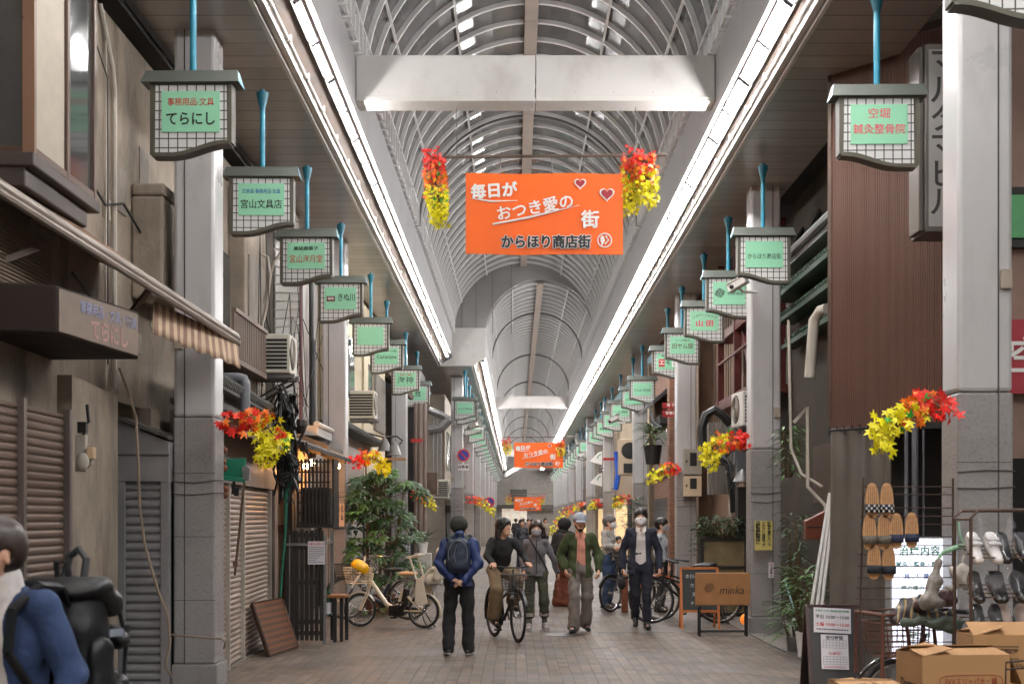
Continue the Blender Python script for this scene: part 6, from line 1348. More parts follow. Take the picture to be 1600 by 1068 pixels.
hl = thing('yellow_helmet', 'yellow bicycle helmet hung on the handlebar of the cream bicycle', 'helmet', (0, 0, 0)); hw = Vector(at(562, 886, 21.6)); hl.location = hw
sdf_obj('shell', [((-.03, 0, .02), (.05, 0, -.02), .115, .10)], M('helmet_yellow', (232, 178, 22), .35, var=.05), hl, .012, cuts=[lambda x, y, z: -(z*.8+x*.5+.05)]); MB().tube([(-.1, -.05, -.06), (-.04, -.1, -.12), (.03, -.08, -.1)], .006, 5).build('strap', m_blk, hl)
bicycle('dark blue bicycle parked behind the cream one', (wx(640, 23.6), 23.4, 0), PI-.1, (34, 40, 60), R=.36, wb=1.1, basket='wire', steer=.3, bcol=m_blk)
tb, _ = bicycle('black bicycle ridden by the man in the black sweater', (wx(772, 20.1), 20.1, 0), -1.24, (36, 36, 36), R=.37, wb=1.08, style='diamond', rim=m_rimb, basket='wire', bcol=m_blk, stand=False, steer=-.05, rear_rack=False, saddle_z=.9, bar_z=1.04)
bicycle('black bicycle with orange fenders parked nearest by the chalkboard', (wx(1128, 23.4), 23.3, 0), PI+.12, (40, 38, 36), R=.38, wb=1.1, style='diamond', basket=None, steer=.08, fender=M('fender_orange', (214, 104, 34), .35), saddle_z=.95)
bicycle('black bicycle with silver rims parked behind the wooden board', (wx(1122, 22.7), 22.6, 0), PI+.02, (30, 30, 30), R=.38, wb=1.12, style='diamond', basket=None, saddle_z=.95)
bicycle('dark city bicycle parked in front of the man with crossed arms', (wx(1010, 25.6), 26.1, 0), PI+.85, (30, 30, 32), R=.34, wb=1.05, basket=None, style='diamond', saddle_z=.9)
bk, st2 = bicycle('old bicycle with a rusty front basket beside the cardboard boxes', (4.0, 10.55, 0), PI+.06, (70, 66, 62), R=.335, wb=1.08, basket='wire', bcol=M('rust_wire', (112, 72, 58), .6, .3), fender=M('fender_black', (34, 33, 33), .25), steer=.2, bar_z=1.04)
b = MB()   # rusty tube frame round its basket
for s in (-1, 1): b.tube([st2(.42, .2*s, .55), st2(.42, .2*s, 1.02), st2(.0, .2*s, 1.04), st2(-.06, .18*s, .6)], .016, 8)
b.tube([st2(.42, -.2, 1.02), st2(.42, .2, 1.02)], .016, 8); b.build('basket_frame', M('rust_wire', (112, 72, 58)), bk)
o = bk.matrix_basis if False else None
def bag(name, label, loc, r, mat, seed, scale=(1, .8, 1), knot=False):
    t = thing(name, label, 'bag', loc); x, y, z = r
    pr = [((-x*.4, 0, -z*.3), (x*.4, 0, -z*.25), z*.55, z*.5, (1, y/z, 1)), ((0, 0, -z*.2), (x*.1, 0, z*.6), x*.6, x*.15, (1, y/x, 1))]
    sdf_obj('bag', pr, mat, t, .008, .04, fold=.034, seed=seed, smooth=0)
    MB().tube([(0, 0, z*.55), (x*.05, 0, z*.8), (x*.2, 0, z*.95)], .01, 6).build('knot', mat, t)
    return t
def plastic(name, c, a=.8): return M(name, c, .3, var=.4, scale=12, spec=.5, bump=.6, bscale=24)
bw = Vector((2.93, 10.45, 0))
def heap(name, label, loc, prims, mat, seed, fold=.03):
    t = thing(name, label, 'bag', loc); sdf_obj('cloth', prims, mat, t, .008, .025, fold=fold, seed=seed, smooth=1); return t
hk_ = Vector((wx(1466, 10.1), 10.1, wz(878, 10.1)))
heap('plastic_bag', 'translucent wrinkled plastic bag hanging from the green hook above the rusty basket', hk_, [((0, 0, 0), (-.03, 0, -.12), .012, .05), ((-.03, 0, -.12), (-.06, 0, -.26), .055, .095, (1, .7, 1))], plastic('bag_clear', (150, 142, 134)), 3)
heap('brown_bundle', 'brown and purple cloth bundle below the hanging plastic bag', (wx(1462, 10.2), 10.2, wz(938, 10.2)), [((-.12, 0, -.04), (.08, 0, .05), .05, .06, (1, .8, .8)), ((.0, .0, .0), (.14, 0, .02), .05, .04)], plastic('bag_purple', (92, 70, 70)), 8, .03)
def striped(name, cols):
    m = bpy.data.materials.new(name); m.use_nodes = True; N, L = m.node_tree.nodes, m.node_tree.links; b = N['Principled BSDF']; tc = N.new('ShaderNodeTexCoord'); w_ = N.new('ShaderNodeTexWave'); w_.inputs['Scale'].default_value = 2.6; w_.inputs['Distortion'].default_value = 5; w_.inputs['Detail'].default_value = 2; L.new(tc.outputs['Object'], w_.inputs['Vector'])
    r = N.new('ShaderNodeValToRGB'); r.color_ramp.interpolation = 'CONSTANT'; el = r.color_ramp.elements; el[0].color = (*lin(cols[0]), 1); el[0].position = 0; el[1].color = (*lin(cols[1]), 1); el[1].position = .25
    for i, c in enumerate(cols[2:]): x = el.new(.45+.2*i); x.color = (*lin(c), 1)
    L.new(w_.outputs['Fac'], r.inputs[0]); L.new(r.outputs[0], b.inputs['Base Color']); b.inputs['Roughness'].default_value = .4; return m
heap('striped_cloth', 'crumpled yellow, white and grey cloth heaped in the rusty basket', (wx(1430, 10.3), 10.3, wz(952, 10.3)), [((-.16, 0, -.03), (.02, 0, .05), .055, .075, (1, 1.1, .8)), ((.0, 0, .03), (.2, .02, -.04), .06, .05), ((-.15, -.04, -.05), (.25, -.04, -.06), .045, .045)], striped('cloth_stripes', [(84, 86, 92), (196, 150, 60), (150, 146, 140), (74, 66, 66)]), 4, .04)
heap('green_cloth', 'flat dull green folded cloth along the rusty basket rim', (wx(1452, 10.2), 10.12, wz(972, 10.2)), [((-.2, 0, 0), (.2, 0, .01), .035, .035), ((-.1, 0, .02), (.16, .0, -.03), .04, .04)], plastic('cloth_green', (88, 96, 84)), 9, .025)
bag('white_bag', 'small white bag hung beside the shoe rack', (wx(1504, 10.0), 10.0, wz(893, 10)), (.07, .05, .13), M('bag_white', (196, 186, 174), .6, var=.1), 6)
# ------------------------------------------------------------------ right foreground: rack of slippers, light box, boards, shoe rack, boxes
rk = thing('wire_display_rack', 'rusty wire grid rack displaying woven slippers', 'rack', (2.85, 10.2, 0)); Yk = 10.15
b = MB(); X0, X1 = wx(1349, Yk), wx(1484, Yk)
b.tube([(wx(1340, Yk), Yk, 0), (wx(1342, Yk), Yk, .5), (X0, Yk, wz(745, Yk))], .007, 6); b.tube([(X1+.12, Yk+.3, 0), (X1+.12, Yk+.3, wz(745, Yk))], .008, 6)
for i, py in enumerate((760, 772, 793, 806, 819, 838, 852, 866, 884, 902, 918, 935, 952, 968, 985, 1003, 1020)): b.tube([(X0+(py-745)*-.0003, Yk, wz(py, Yk)), (X1+.1, Yk+.25, wz(py, Yk+.2))], .0045, 5)
b.build('wire_grid', M('rust_iron', (74, 58, 50), .6, .4, var=.3), rk, world=True)
m_sole = M('woven_sole', (190, 144, 100), .7, var=.25, scale=30)
def slipper(px, py, Y, strap, label, check=False):
    t = thing('woven_slipper', label, 'slipper', at(px, py, Y), 0, 'woven slippers hung on the wire rack'); n = 20; pts = []
    for i in range(n):
        a = 2*PI*i/n; z = .132*math.sin(a); cc = math.cos(a); pts.append((.05*(1-.12*max(0, math.sin(a)))*math.copysign(abs(cc)**.62, cc), 0, z))
    so = MB().prism(pts, (0, .022, 0)).build('sole', m_sole, t, bevel=.004)
    b = MB()
    for k in range(5): b.box(-.03+.014*k, -.0012, -.11, -.026+.014*k, 0, .11)
    b.build('sole_ribs', M('sole_dark', (132, 92, 58), .7), so)
    b = MB(); vs = []; fs = []
    for i in range(9):
        a = PI*i/8; x = -.053*math.cos(a); y = -.045*math.sin(a)
        vs += [(x, y+.004, -.085), (x*1.0, y, -.025)]
    for i in range(8): fs.append((2*i, 2*i+2, 2*i+3, 2*i+1))
    b.add(vs, fs); so_ = b.build('strap', strap, t, smooth=True); md = so_.modifiers.new('th', 'SOLIDIFY'); md.thickness = .006
    if check:
        b = MB()
        for i in range(6):
            for j in range(3):
                if (i+j) % 2:
                    a = PI*(i+1.2)/8; x = -.053*math.cos(a); y = -.045*math.sin(a); b.cbox((x, y-.002, -.075+.02*j), (.013, .004, .016), rz=a-PI/2)
        b.build('check_patches', M('strap_white', (206, 200, 186), .7), so_)
s_navy = M('strap_navy', (34, 38, 58), .8, var=.2); s_grey = M('strap_grey', (104, 98, 88), .85, var=.3, scale=40); s_pat = M('strap_pattern', (44, 50, 76), .8, var=.6, scale=45); s_dark = M('strap_dark', (40, 44, 52), .8, var=.15)
for (px, py, st, tx, ck_) in ((1363, 782, s_navy, 'with checked navy strap, left one in the top row', True), (1386, 782, s_navy, 'with checked navy strap, right one in the top row', True), (1359, 831, s_grey, 'with grey tweed strap, at the left end of the middle row', False), (1382, 831, s_grey, 'with grey tweed strap, second in the middle row', False), (1401, 829, s_pat, 'with patterned navy strap, third in the middle row', False), (1425, 828, s_pat, 'with patterned navy strap, at the right end of the middle row', False), (1366, 877, s_dark, 'with plain dark strap, left one in the bottom row', False), (1389, 878, s_dark, 'with plain dark strap, right one in the bottom row', False)): slipper(px, py, 10.05, st, 'straw slipper '+tx, ck_)
lb = thing('light_box_sign', 'glowing white light-box sign with green writing behind the rusty bicycle', 'light box', (wx(1440, 11.6), 11.6, 0)); Y = 11.6
x0, x1 = wx(1394, Y)-lb.location.x, wx(1479, Y)-lb.location.x; z0, z1 = wz(1032, Y), wz(841, Y)
MB().box(x0-.02, 0.002, z0-.03, x1+.02, .16, z1+.02).build('case', M('lightbox_case', (150, 150, 150), .4), lb, bevel=.01); pn = MB().box(x0, -.004, z0, x1, 0, z1).build('panel', M('lightbox_white', (232, 236, 250), .3, var=0, emit=1.0), lb)
for x in (x0+.03, x1-.03): MB().box(x-.02, .04, 0, x+.02, .1, z0-.03).build('leg', m_iron, lb)
text('治療内容', .085, T_green, pn, ((x0+x1)/2, -.006, z1-.11), bold=.02, spacing=1.1); text('鍼灸・整骨・整体', .05, M('ink_teal', (20, 120, 110), .5, var=0), pn, ((x0+x1)/2, -.006, z1-.22), bold=.02)
for i, (tx, c) in enumerate((('肩こり 腰痛', T_blue), ('膝の痛み 捻挫', T_green), ('むちうち', T_blue), ('スポーツ外傷', T_green), ('受付中', T_pink), ('保険取扱', T_green), ('お気軽に', T_green))): text(tx, .05, c, pn, ((x0+x1)/2, -.006, z1-.32-i*.1), bold=.015)
ab = thing('signboard', 'black framed A-board with two white timetable papers', 'signboard', (wx(1300, 12.6), 12.6, 0)); Y = 12.6; hw, hh = .235, .94
for s, nm in ((-1, 'front_board'), (1, 'rear_board')):
    b = MB(); b.cbox((0, s*.13, hh/2+.03), (hw*2, .018, hh-.06), rx=-s*.27*-1 if False else s*.27); bd = b.build(nm, M('board_black', (38, 36, 35), .5, var=.2), ab)
    b = MB()
    for x in (-hw, hw): b.beam((x, s*.265, 0), (x, s*.005, hh), .035, .03)
    b.beam((-hw, s*.01, hh-.01), (hw, s*.01, hh-.01), .03, .04); b.beam((-hw, s*.23, .12), (hw, s*.23, .12), .03, .04); b.build('frame', M('board_maroon', (62, 40, 38), .5, var=.15), bd, bevel=.004)
fb = [c for c in ab.children if c.name.startswith('front')][0]
for (px0, px1, py0, py1, sd, tilt) in ((1278, 1337, 951, 991, 1, .05), (1287, 1330, 992, 1047, 2, .03)):
    xa, xb = wx(px0, 12.35)-ab.location.x, wx(px1, 12.35)-ab.location.x; za, zb2 = wz(py1, 12.35), wz(py0, 12.35); mid_ = Vector(((xa+xb)/2, -.0, (za+zb2)/2)); yy = -.265+(mid_.z/hh)*.26-.028
    pp = MB(); w2, h2 = (xb-xa)/2, (zb2-za)/2; pp.box(-w2, -.002, -h2, w2, 0, h2); po = pp.build('paper', m_paper, fb); po.location = (mid_.x, yy, mid_.z); po.rotation_euler = (-.27, tilt, 0)
    if sd == 1:
        for tx, c, dz, sz in (('午前からほり整骨院受付時間', T_green, .75, .022), ('平日 10:00～13:00', T_blk, .25, .04), ('土曜 10:00～15:00', T_red, -.35, .04)): text(tx, sz, c, po, (0, -.003, h2*dz), bold=.02, width=w2*1.8)
        scribble(po, -w2*.85, w2*.85, -h2*.85, -h2*.6, -.0022, 1, T_blk, 5)
    else:
        text('受付時間', .04, T_blk, po, (0, -.003, h2*.8), bold=.02); text('（休診日）', .03, T_red, po, (0, -.003, -h2*.1), bold=.02)
        b = MB()
        for zc in (.45, -.5):
            for k in range(4): b.box(-w2*.85, -.003, h2*(zc+.22-.15*k), w2*.85, -.0021, h2*(zc+.22-.15*k)+.002)
            for k in range(8): x = -w2*.85+k*w2*1.7/7; b.box(x, -.003, h2*(zc-.23), x+.002, -.0021, h2*(zc+.22))
        b.build('table_lines', T_blk, po); scribble(po, -w2*.8, w2*.8, -h2*.95, -h2*.8, -.0023, 2, T_red, 7)
text('空堀鍼灸整骨院', .055, M('chalk_yellow', (190, 190, 70), .7), fb, (0, -.235-.01, .18), rx=PI/2-.27, bold=.01, width=.4)
def shoe(parent, loc, rz, mat, sole, L=.25, tilt=.5):
    e = bpy.data.objects.new('shoe', None); C.objects.link(e); e.parent = parent; e.location = loc; e.rotation_euler = (tilt, 0, rz); e.empty_display_size = .05
    sdf_obj('upper', [((0, -.1, .03), (0, .1, .035), .042, .045, (1, 1, .8)), ((0, .02, .05), (0, .1, .085), .035, .04)], mat, e, .009, .03, cuts=[lambda x, y, z: -(np.sqrt(x**2+(y-.075)**2)-.028) if False else np.minimum(z-.095, 1)])
    MB().prism([(.043*math.cos(a)*(1.0 if math.sin(a) < .2 else .88), .01+.135*math.sin(a), 0) for a in np.linspace(0, 2*PI, 17)[:-1]], (0, 0, .018)).build('sole', sole, e)
    return e
rkS = thing('shoe_rack', 'brown tube shoe rack with plastic-wrapped shoes at the right edge', 'rack', (wx(1560, 9.4), 9.4, 0)); Y = 9.4; xl = wx(1517, Y)-rkS.location.x
b = MB(); zt = wz(797, Y); b.tube([(xl, 0, 0), (xl, 0, zt-.05), (xl+.05, 0, zt), (xl+.9, 0, zt+.01)], .012, 8); b.tube([(xl, .35, 0), (xl, .35, zt-.05), (xl+.05, .35, zt), (xl+.9, .35, zt)], .012, 8); b.tube([(xl, 0, zt-.06), (xl, .35, zt-.06)], .01, 6)
shelves = [wz(868, Y), wz(930, Y), wz(982, Y), wz(1045, Y)]
for z in shelves:
    for y in (-.0, .08, .16, .25): b.tube([(xl, y, z-.012+y*.3), (xl+.9, y, z-.012+y*.3)], .006, 5)
b.build('tube_frame', M('brown_tube', (84, 64, 54), .5, .3), rkS)
m_shw = M('shoe_white', (222, 216, 212), .4, var=.06); m_shb = M('shoe_black', (36, 35, 36), .25, var=.2, spec=.8); m_shp = M('shoe_pink', (182, 158, 146), .5, var=.1)
for i, (px, row, mt_, lb_) in enumerate(((1545, 0, m_shw, 'pair of white strap sneakers in a clear bag, top shelf'), (1591, 0, m_shb, 'black shoes in a plastic bag right of the white sneakers'), (1548, 1, m_shb, 'black shoes in crinkled plastic at the left of the second shelf'), (1585, 1, m_shb, 'black shoes in crinkled plastic at the right of the second shelf'), (1552, 2, m_shb, 'black shoes in crinkled plastic on the lowest visible shelf'), (1594, 2, m_shp, 'pale pink shoes at the right end of the lowest visible shelf'))):
    tt = thing('wrapped_shoes', lb_, 'shoes', (wx(px, Y), Y+.06, shelves[row]), 0)
    for s in (-1, 1): shoe(tt, (s*.066, .06, .012), .03*s, mt_, M('sole_cream', (196, 186, 170), .6), tilt=.62)
    if row == 0 and i == 0:
        for s in (-1, 1): b = MB(); b.cbox((s*.066, .01, .085), (.086, .035, .012), rx=.5); b.cbox((s*.066, .045, .115), (.08, .03, .012), rx=.5); b.build('strap', M('strap_grey2', (200, 196, 196), .5), tt)
    pb = sdf_mesh([((-.08, .06, .07), (.08, .06, .07), .085, .085, (1, 1, 1.0)), ((0, .1, .13), (0, .12, .24), .04, .015)], .016, .05, fold=.03, seed=i+3)
    me = bpy.data.meshes.new('plastic_wrap'); me.from_pydata(pb[0].tolist(), [], pb[1].tolist()); me.polygons.foreach_set('use_smooth', [True]*len(me.polygons))
    mw = M('clear_wrap', (230, 230, 232), .08, var=0, alpha=.07, spec=1.0, bump=.6, bscale=20); link('plastic_wrap', me, mw, tt)
hg = thing('green_hanger_hook', 'pale green plastic hook arm reaching left from the shoe rack', 'hook', at(1510, 853, 9.7)); b = MB(); o = hg.location; b.tube([at(1512, 851, 9.7)-o, at(1490, 856, 9.7)-o, at(1474, 862, 9.7)-o, at(1466, 872, 9.7)-o], [.02, .018, .014, .01], 8); b.tube([at(1506, 850, 9.7)-o, at(1500, 836, 9.7)-o, at(1498, 815, 9.75)-o], .008, 6); b.build('arm', M('hook_green', (132, 172, 140), .5), hg, smooth=True)
m_card = M('cardboard', (178, 136, 92), .8, var=.1, scale=2, bump=.05, stain=.1); m_cardi = M('cardboard_in', (150, 110, 72), .85, var=.1)
def carton(label, cx_, cy, z0, w_, d_, h_, rz, flaps=(.9, .5, 1.4, 1.0), group=None):
    t = thing('cardboard_box', label, 'box', (cx_, cy, z0), rz, 'cardboard boxes'); b = MB(); th = .005
    b.box(-w_/2, -d_/2, 0, w_/2, -d_/2+th, h_); b.box(-w_/2, d_/2-th, 0, w_/2, d_/2, h_); b.box(-w_/2, -d_/2+th, 0, -w_/2+th, d_/2-th, h_); b.box(w_/2-th, -d_/2+th, 0, w_/2, d_/2-th, h_); b.box(-w_/2+th, -d_/2+th, .001, w_/2-th, d_/2-th, th); bo = b.build('body', m_card, t)
    fl = min(d_, w_)*.5
    for k, a in enumerate(flaps):
        b = MB(); c, s = math.cos(a), math.sin(a)
        if k == 0: b.prism([(-w_/2, -d_/2, h_), (w_/2, -d_/2, h_), (w_/2, -d_/2+fl*c, h_+fl*s), (-w_/2, -d_/2+fl*c, h_+fl*s)], (0, 0, .005))
        if k == 1: b.prism([(-w_/2, d_/2, h_), (w_/2, d_/2, h_), (w_/2, d_/2-fl*c, h_+fl*s), (-w_/2, d_/2-fl*c, h_+fl*s)], (0, 0, .005))
        if k == 2: b.prism([(-w_/2, -d_/2, h_-.006), (-w_/2, d_/2, h_-.006), (-w_/2+fl*c, d_/2, h_+fl*s-.006), (-w_/2+fl*c, -d_/2, h_+fl*s-.006)], (0, 0, .005))
        if k == 3: b.prism([(w_/2, -d_/2, h_-.006), (w_/2, d_/2, h_-.006), (w_/2-fl*c, d_/2, h_+fl*s-.006), (w_/2-fl*c, -d_/2, h_+fl*s-.006)], (0, 0, .005))
        b.build('flap', m_card, t)
    return t, bo
T_box = M('ink_box_red', (150, 70, 44), .7, var=0); T_boxb = M('ink_box_dark', (70, 50, 40), .7, var=0)
t1, bo = carton('open cardboard box printed with red rounded lettering, nearest the bicycle', wx(1504, 8.3), 8.5, .55, .56, .40, .36, .12, (.12, .22, .25, -2.0))
text('EVAスリッパ大・婦', .05, T_box, bo, (.03, -.202, .2), bold=.015, width=.33)
b = MB(); b.tube([(.03+.2*math.copysign(abs(math.cos(a))**.35, math.cos(a)), -.2015, .2+.042*math.copysign(abs(math.sin(a))**.6, math.sin(a))) for a in np.linspace(0, 2*PI, 41)[:-1]], .0025, 4, closed=True); b.build('printed_border', T_box, bo); text('Dorsun', .08, T_boxb, bo, (-.282, 0, .17), rz=-PI/2, bold=.02)
t2, bo = carton('open cardboard box with handwritten 1996, behind at the right edge', wx(1590, 9.0), 9.1, .58, .62, .42, .40, -.06, (.35, .1, .3, .15))
text('1996', .05, T_boxb, bo, (-.02, -.212, .2)); text('大阪履物卸', .03, T_boxb, bo, (-.1, -.212, .3)); scribble(bo, -.24, -.02, .22, .34, -.2112, 6, T_boxb, 4); b = MB(); b.box(-.05, -.212, .08, .1, -.2105, .085); b.build('printed_rule', T_boxb, bo)
carton('lower cardboard box supporting the box with red lettering', wx(1490, 8.3), 8.55, 0, .7, .5, .53, .05, (0.02, .02, .03, .03))
carton('lower cardboard box supporting the one marked 1996', wx(1600, 9.0), 9.15, 0, .7, .5, .56, -.03, (0.02, .02, .03, .03))
carton('low cardboard box whose flap just shows at the bottom right', wx(1350, 8.2), 8.2, .0, .36, .3, .76, .03, (.05, .1, .1, .1))
b = MB(); b.tube([at(1571, 1075, 8.0), at(1572, 1034, 8.0), at(1640, 1028, 8.0)], .006, 6); b.tube([at(1571, 1045, 8.0), at(1640, 1040, 8.0)], .005, 6); setp(b.build('wire_stand', m_blk), 'black bent wire frame in front of the box marked 1996', 'wire frame')
# ------------------------------------------------------------------ wooden board, chalkboard, bollard
mk_ = thing('wooden_signboard', 'wooden board lettered minka on thin black legs before the notice column', 'signboard', (wx(1129, 20.2), 20.2, 0)); Y = 20.2; w_ = (1172-1086)*Y/F/2; z0, z1 = wz(945, Y), wz(894, Y)
bo = MB().box(-w_, -.015, z0, w_, .012, z1).build('board', M('oak_board', (160, 112, 68), .5, var=.2, scale=7, stain=.15), mk_, bevel=.012)
text('minka', .17, T_blk, bo, (.13, -.0175, (z0+z1)/2-.02), width=.36, bold=-.003, shear=.25)
b = MB(); zc = (z0+z1)/2+.02
for i in range(7):
    x = -.2+(i-3)*.02; hh = math.sqrt(max(.0004, .07**2-((i-3)*.02)**2)); b.cbox((x, -.017, zc), (.011, .003, 2*hh), ry=.2)
b.build('emblem', M('brand_burn', (84, 54, 34), .6), bo)
for x in (-w_+.06, w_-.06):
    b = MB(); b.box(x-.012, -.09, 0, x+.012, -.066, z0-.0); b.box(x-.012, .066, 0, x+.012, .09, z0); b.box(x-.012, -.09, z0-.02, x+.012, .09, z0); b.build('leg', m_blk, mk_)
b = MB(); b.box(-w_+.06, -.088, .06, w_-.06, -.07, .08); b.box(-w_+.06, .07, .06, w_-.06, .088, .08); b.build('stretcher', m_blk, mk_)
ch = thing('chalkboard', 'small chalkboard easel in an orange wooden frame behind the minka board', 'chalkboard', (wx(1092, 21.6), 21.6, 0)); w_, h_ = .29, .95; mo = M('orange_wood', (190, 108, 48), .5, var=.15, scale=8)
b = MB()
for s in (-1, 1):
    b.beam((s*w_, -.2, 0), (s*w_, -.01, h_), .035, .03); b.beam((s*w_*.95, .22, 0), (s*w_*.95, .01, h_), .03, .03)
b.beam((-w_, -.01, h_), (w_, -.01, h_), .035, .035); b.beam((-w_, -.145, .28), (w_, -.145, .28), .03, .035); b.build('frame', mo, ch)
b = MB(); b.add([(-w_+.02, -.14, .29), (w_-.02, -.14, .29), (w_-.02, -.02, h_-.02), (-w_+.02, -.02, h_-.02), (-w_+.02, -.12, .29), (w_-.02, -.12, .29), (w_-.02, 0, h_-.02), (-w_+.02, 0, h_-.02)], [(0, 1, 2, 3), (7, 6, 5, 4), (0, 4, 5, 1), (1, 5, 6, 2), (2, 6, 7, 3), (3, 7, 4, 0)]); bo = b.build('slate', M('slate', (48, 54, 54), .7, var=.2), ch)
for i, tx in enumerate(('本日の珈琲', 'カレー', '定食', 'チャイ')): text(tx, .07, M('chalk', (190, 190, 184), .9), bo, (-.05, -.031-.115*(1-(.82-i*.14-.29)/.66)-.012, .82-i*.14), rx=PI/2-.18, align='CENTER')
bd = thing('brown_bollard', 'square brown wooden bollard between the crossed-arms man and the suited man', 'bollard', (wx(976, 25.2), 25.2, 0)); MB().box(-.06, -.06, 0, .06, .06, .72).build('post', m_rust, bd, bevel=.01); MB().box(-.065, -.065, .62, .065, .065, .66).build('band', m_blk, bd)
pk = thing('orange_pumpkin_lamps', 'two small glowing orange pumpkin lamps by the foot of the notice column', 'lamps', (wx(1167, 21.6), 21.6, 0))
for z, r in ((.42, .07), (.14, .11)): b = MB(); b.ball((0, 0, z), (r, r, r*.9), 14, 8); b.build('lamp', M('pumpkin', (240, 130, 40), .5, emit=.5, var=.2), pk, smooth=True)
MB().tube([(0, 0, 0), (0, 0, .6)], .008, 6).build('rod', m_blk, pk)
# ------------------------------------------------------------------ people
SKIN = (222, 172, 144)
m_skin = M('skin', SKIN, .5, var=.06, scale=12); m_hair = M('hair_black', (26, 22, 21), .45, var=.3, scale=40); m_hairb = M('hair_brown', (52, 38, 32), .45, var=.3, scale=40); m_hairg = M('hair_grey', (96, 92, 90), .5, var=.3, scale=40)
m_lip = M('lip', (158, 90, 80), .5, var=0); m_eye = M('eye_dark', (30, 24, 22), .3, var=0); m_mask = M('mask_white', (222, 222, 224), .7, var=.03); m_maskg = M('mask_grey', (158, 158, 164), .8, var=.1)
V3 = lambda *a: Vector(a)
BASE = dict(pel=(0, 0, .94), wai=(0, 0, 1.08), che=(0, 0, 1.28), nek=(0, .01, 1.45), hed=(0, -.02, 1.60),
    sa=(-.160, .01, 1.395), sb=(.160, .01, 1.395), ea=(-.23, .03, 1.13), eb=(.23, .03, 1.13), wa=(-.24, -.05, .89), wb=(.24, -.05, .89),
    ha=(-.09, 0, .91), hb=(.09, 0, .91), ka=(-.10, -.02, .50), kb=(.10, -.02, .50), aa=(-.11, .03, .09), ab=(.11, .03, .09), ta=(-.13, -.14, .035), tb=(.13, -.14, .035))
def hand(w, d, n, sgn, curl=.6, sc=1.0):
    w, d, n = Vector(w), Vector(d).normalized(), Vector(n); n = (n-d*n.dot(d)).normalized(); s = d.cross(n)*sgn; P = []
    for k in (-1, 0, 1): P.append((w+s*.014*k*sc, w+d*.08*sc+s*.022*k*sc, .019*sc, .017*sc, None, .008))
    for k, L in zip((-1.5, -.5, .5, 1.5), (.068, .08, .076, .058)):
        p = w+d*.082*sc+s*.0195*k*sc; a1 = curl*(.7+.12*k); d1 = d*math.cos(a1)+n*math.sin(a1); q = p+d1*L*.55*sc; a2 = curl*(1.7+.15*k); d2 = d*math.cos(a2)+n*math.sin(a2); r = q+d2*L*.5*sc
        P += [(p, q, .0105*sc, .0095*sc, None, .003), (q, r, .0095*sc, .008*sc, None, .003)]
    tb = w+d*.025*sc-s*.024*sc; td = (d*.75-s*.6+n*.45).normalized(); q = tb+td*.045*sc; r = q+(d*.85-s*.05+n*.5).normalized()*.035*sc
    P += [(tb, q, .014*sc, .012*sc, None, .006), (q, r, .0115*sc, .009*sc, None, .003)]
    return P
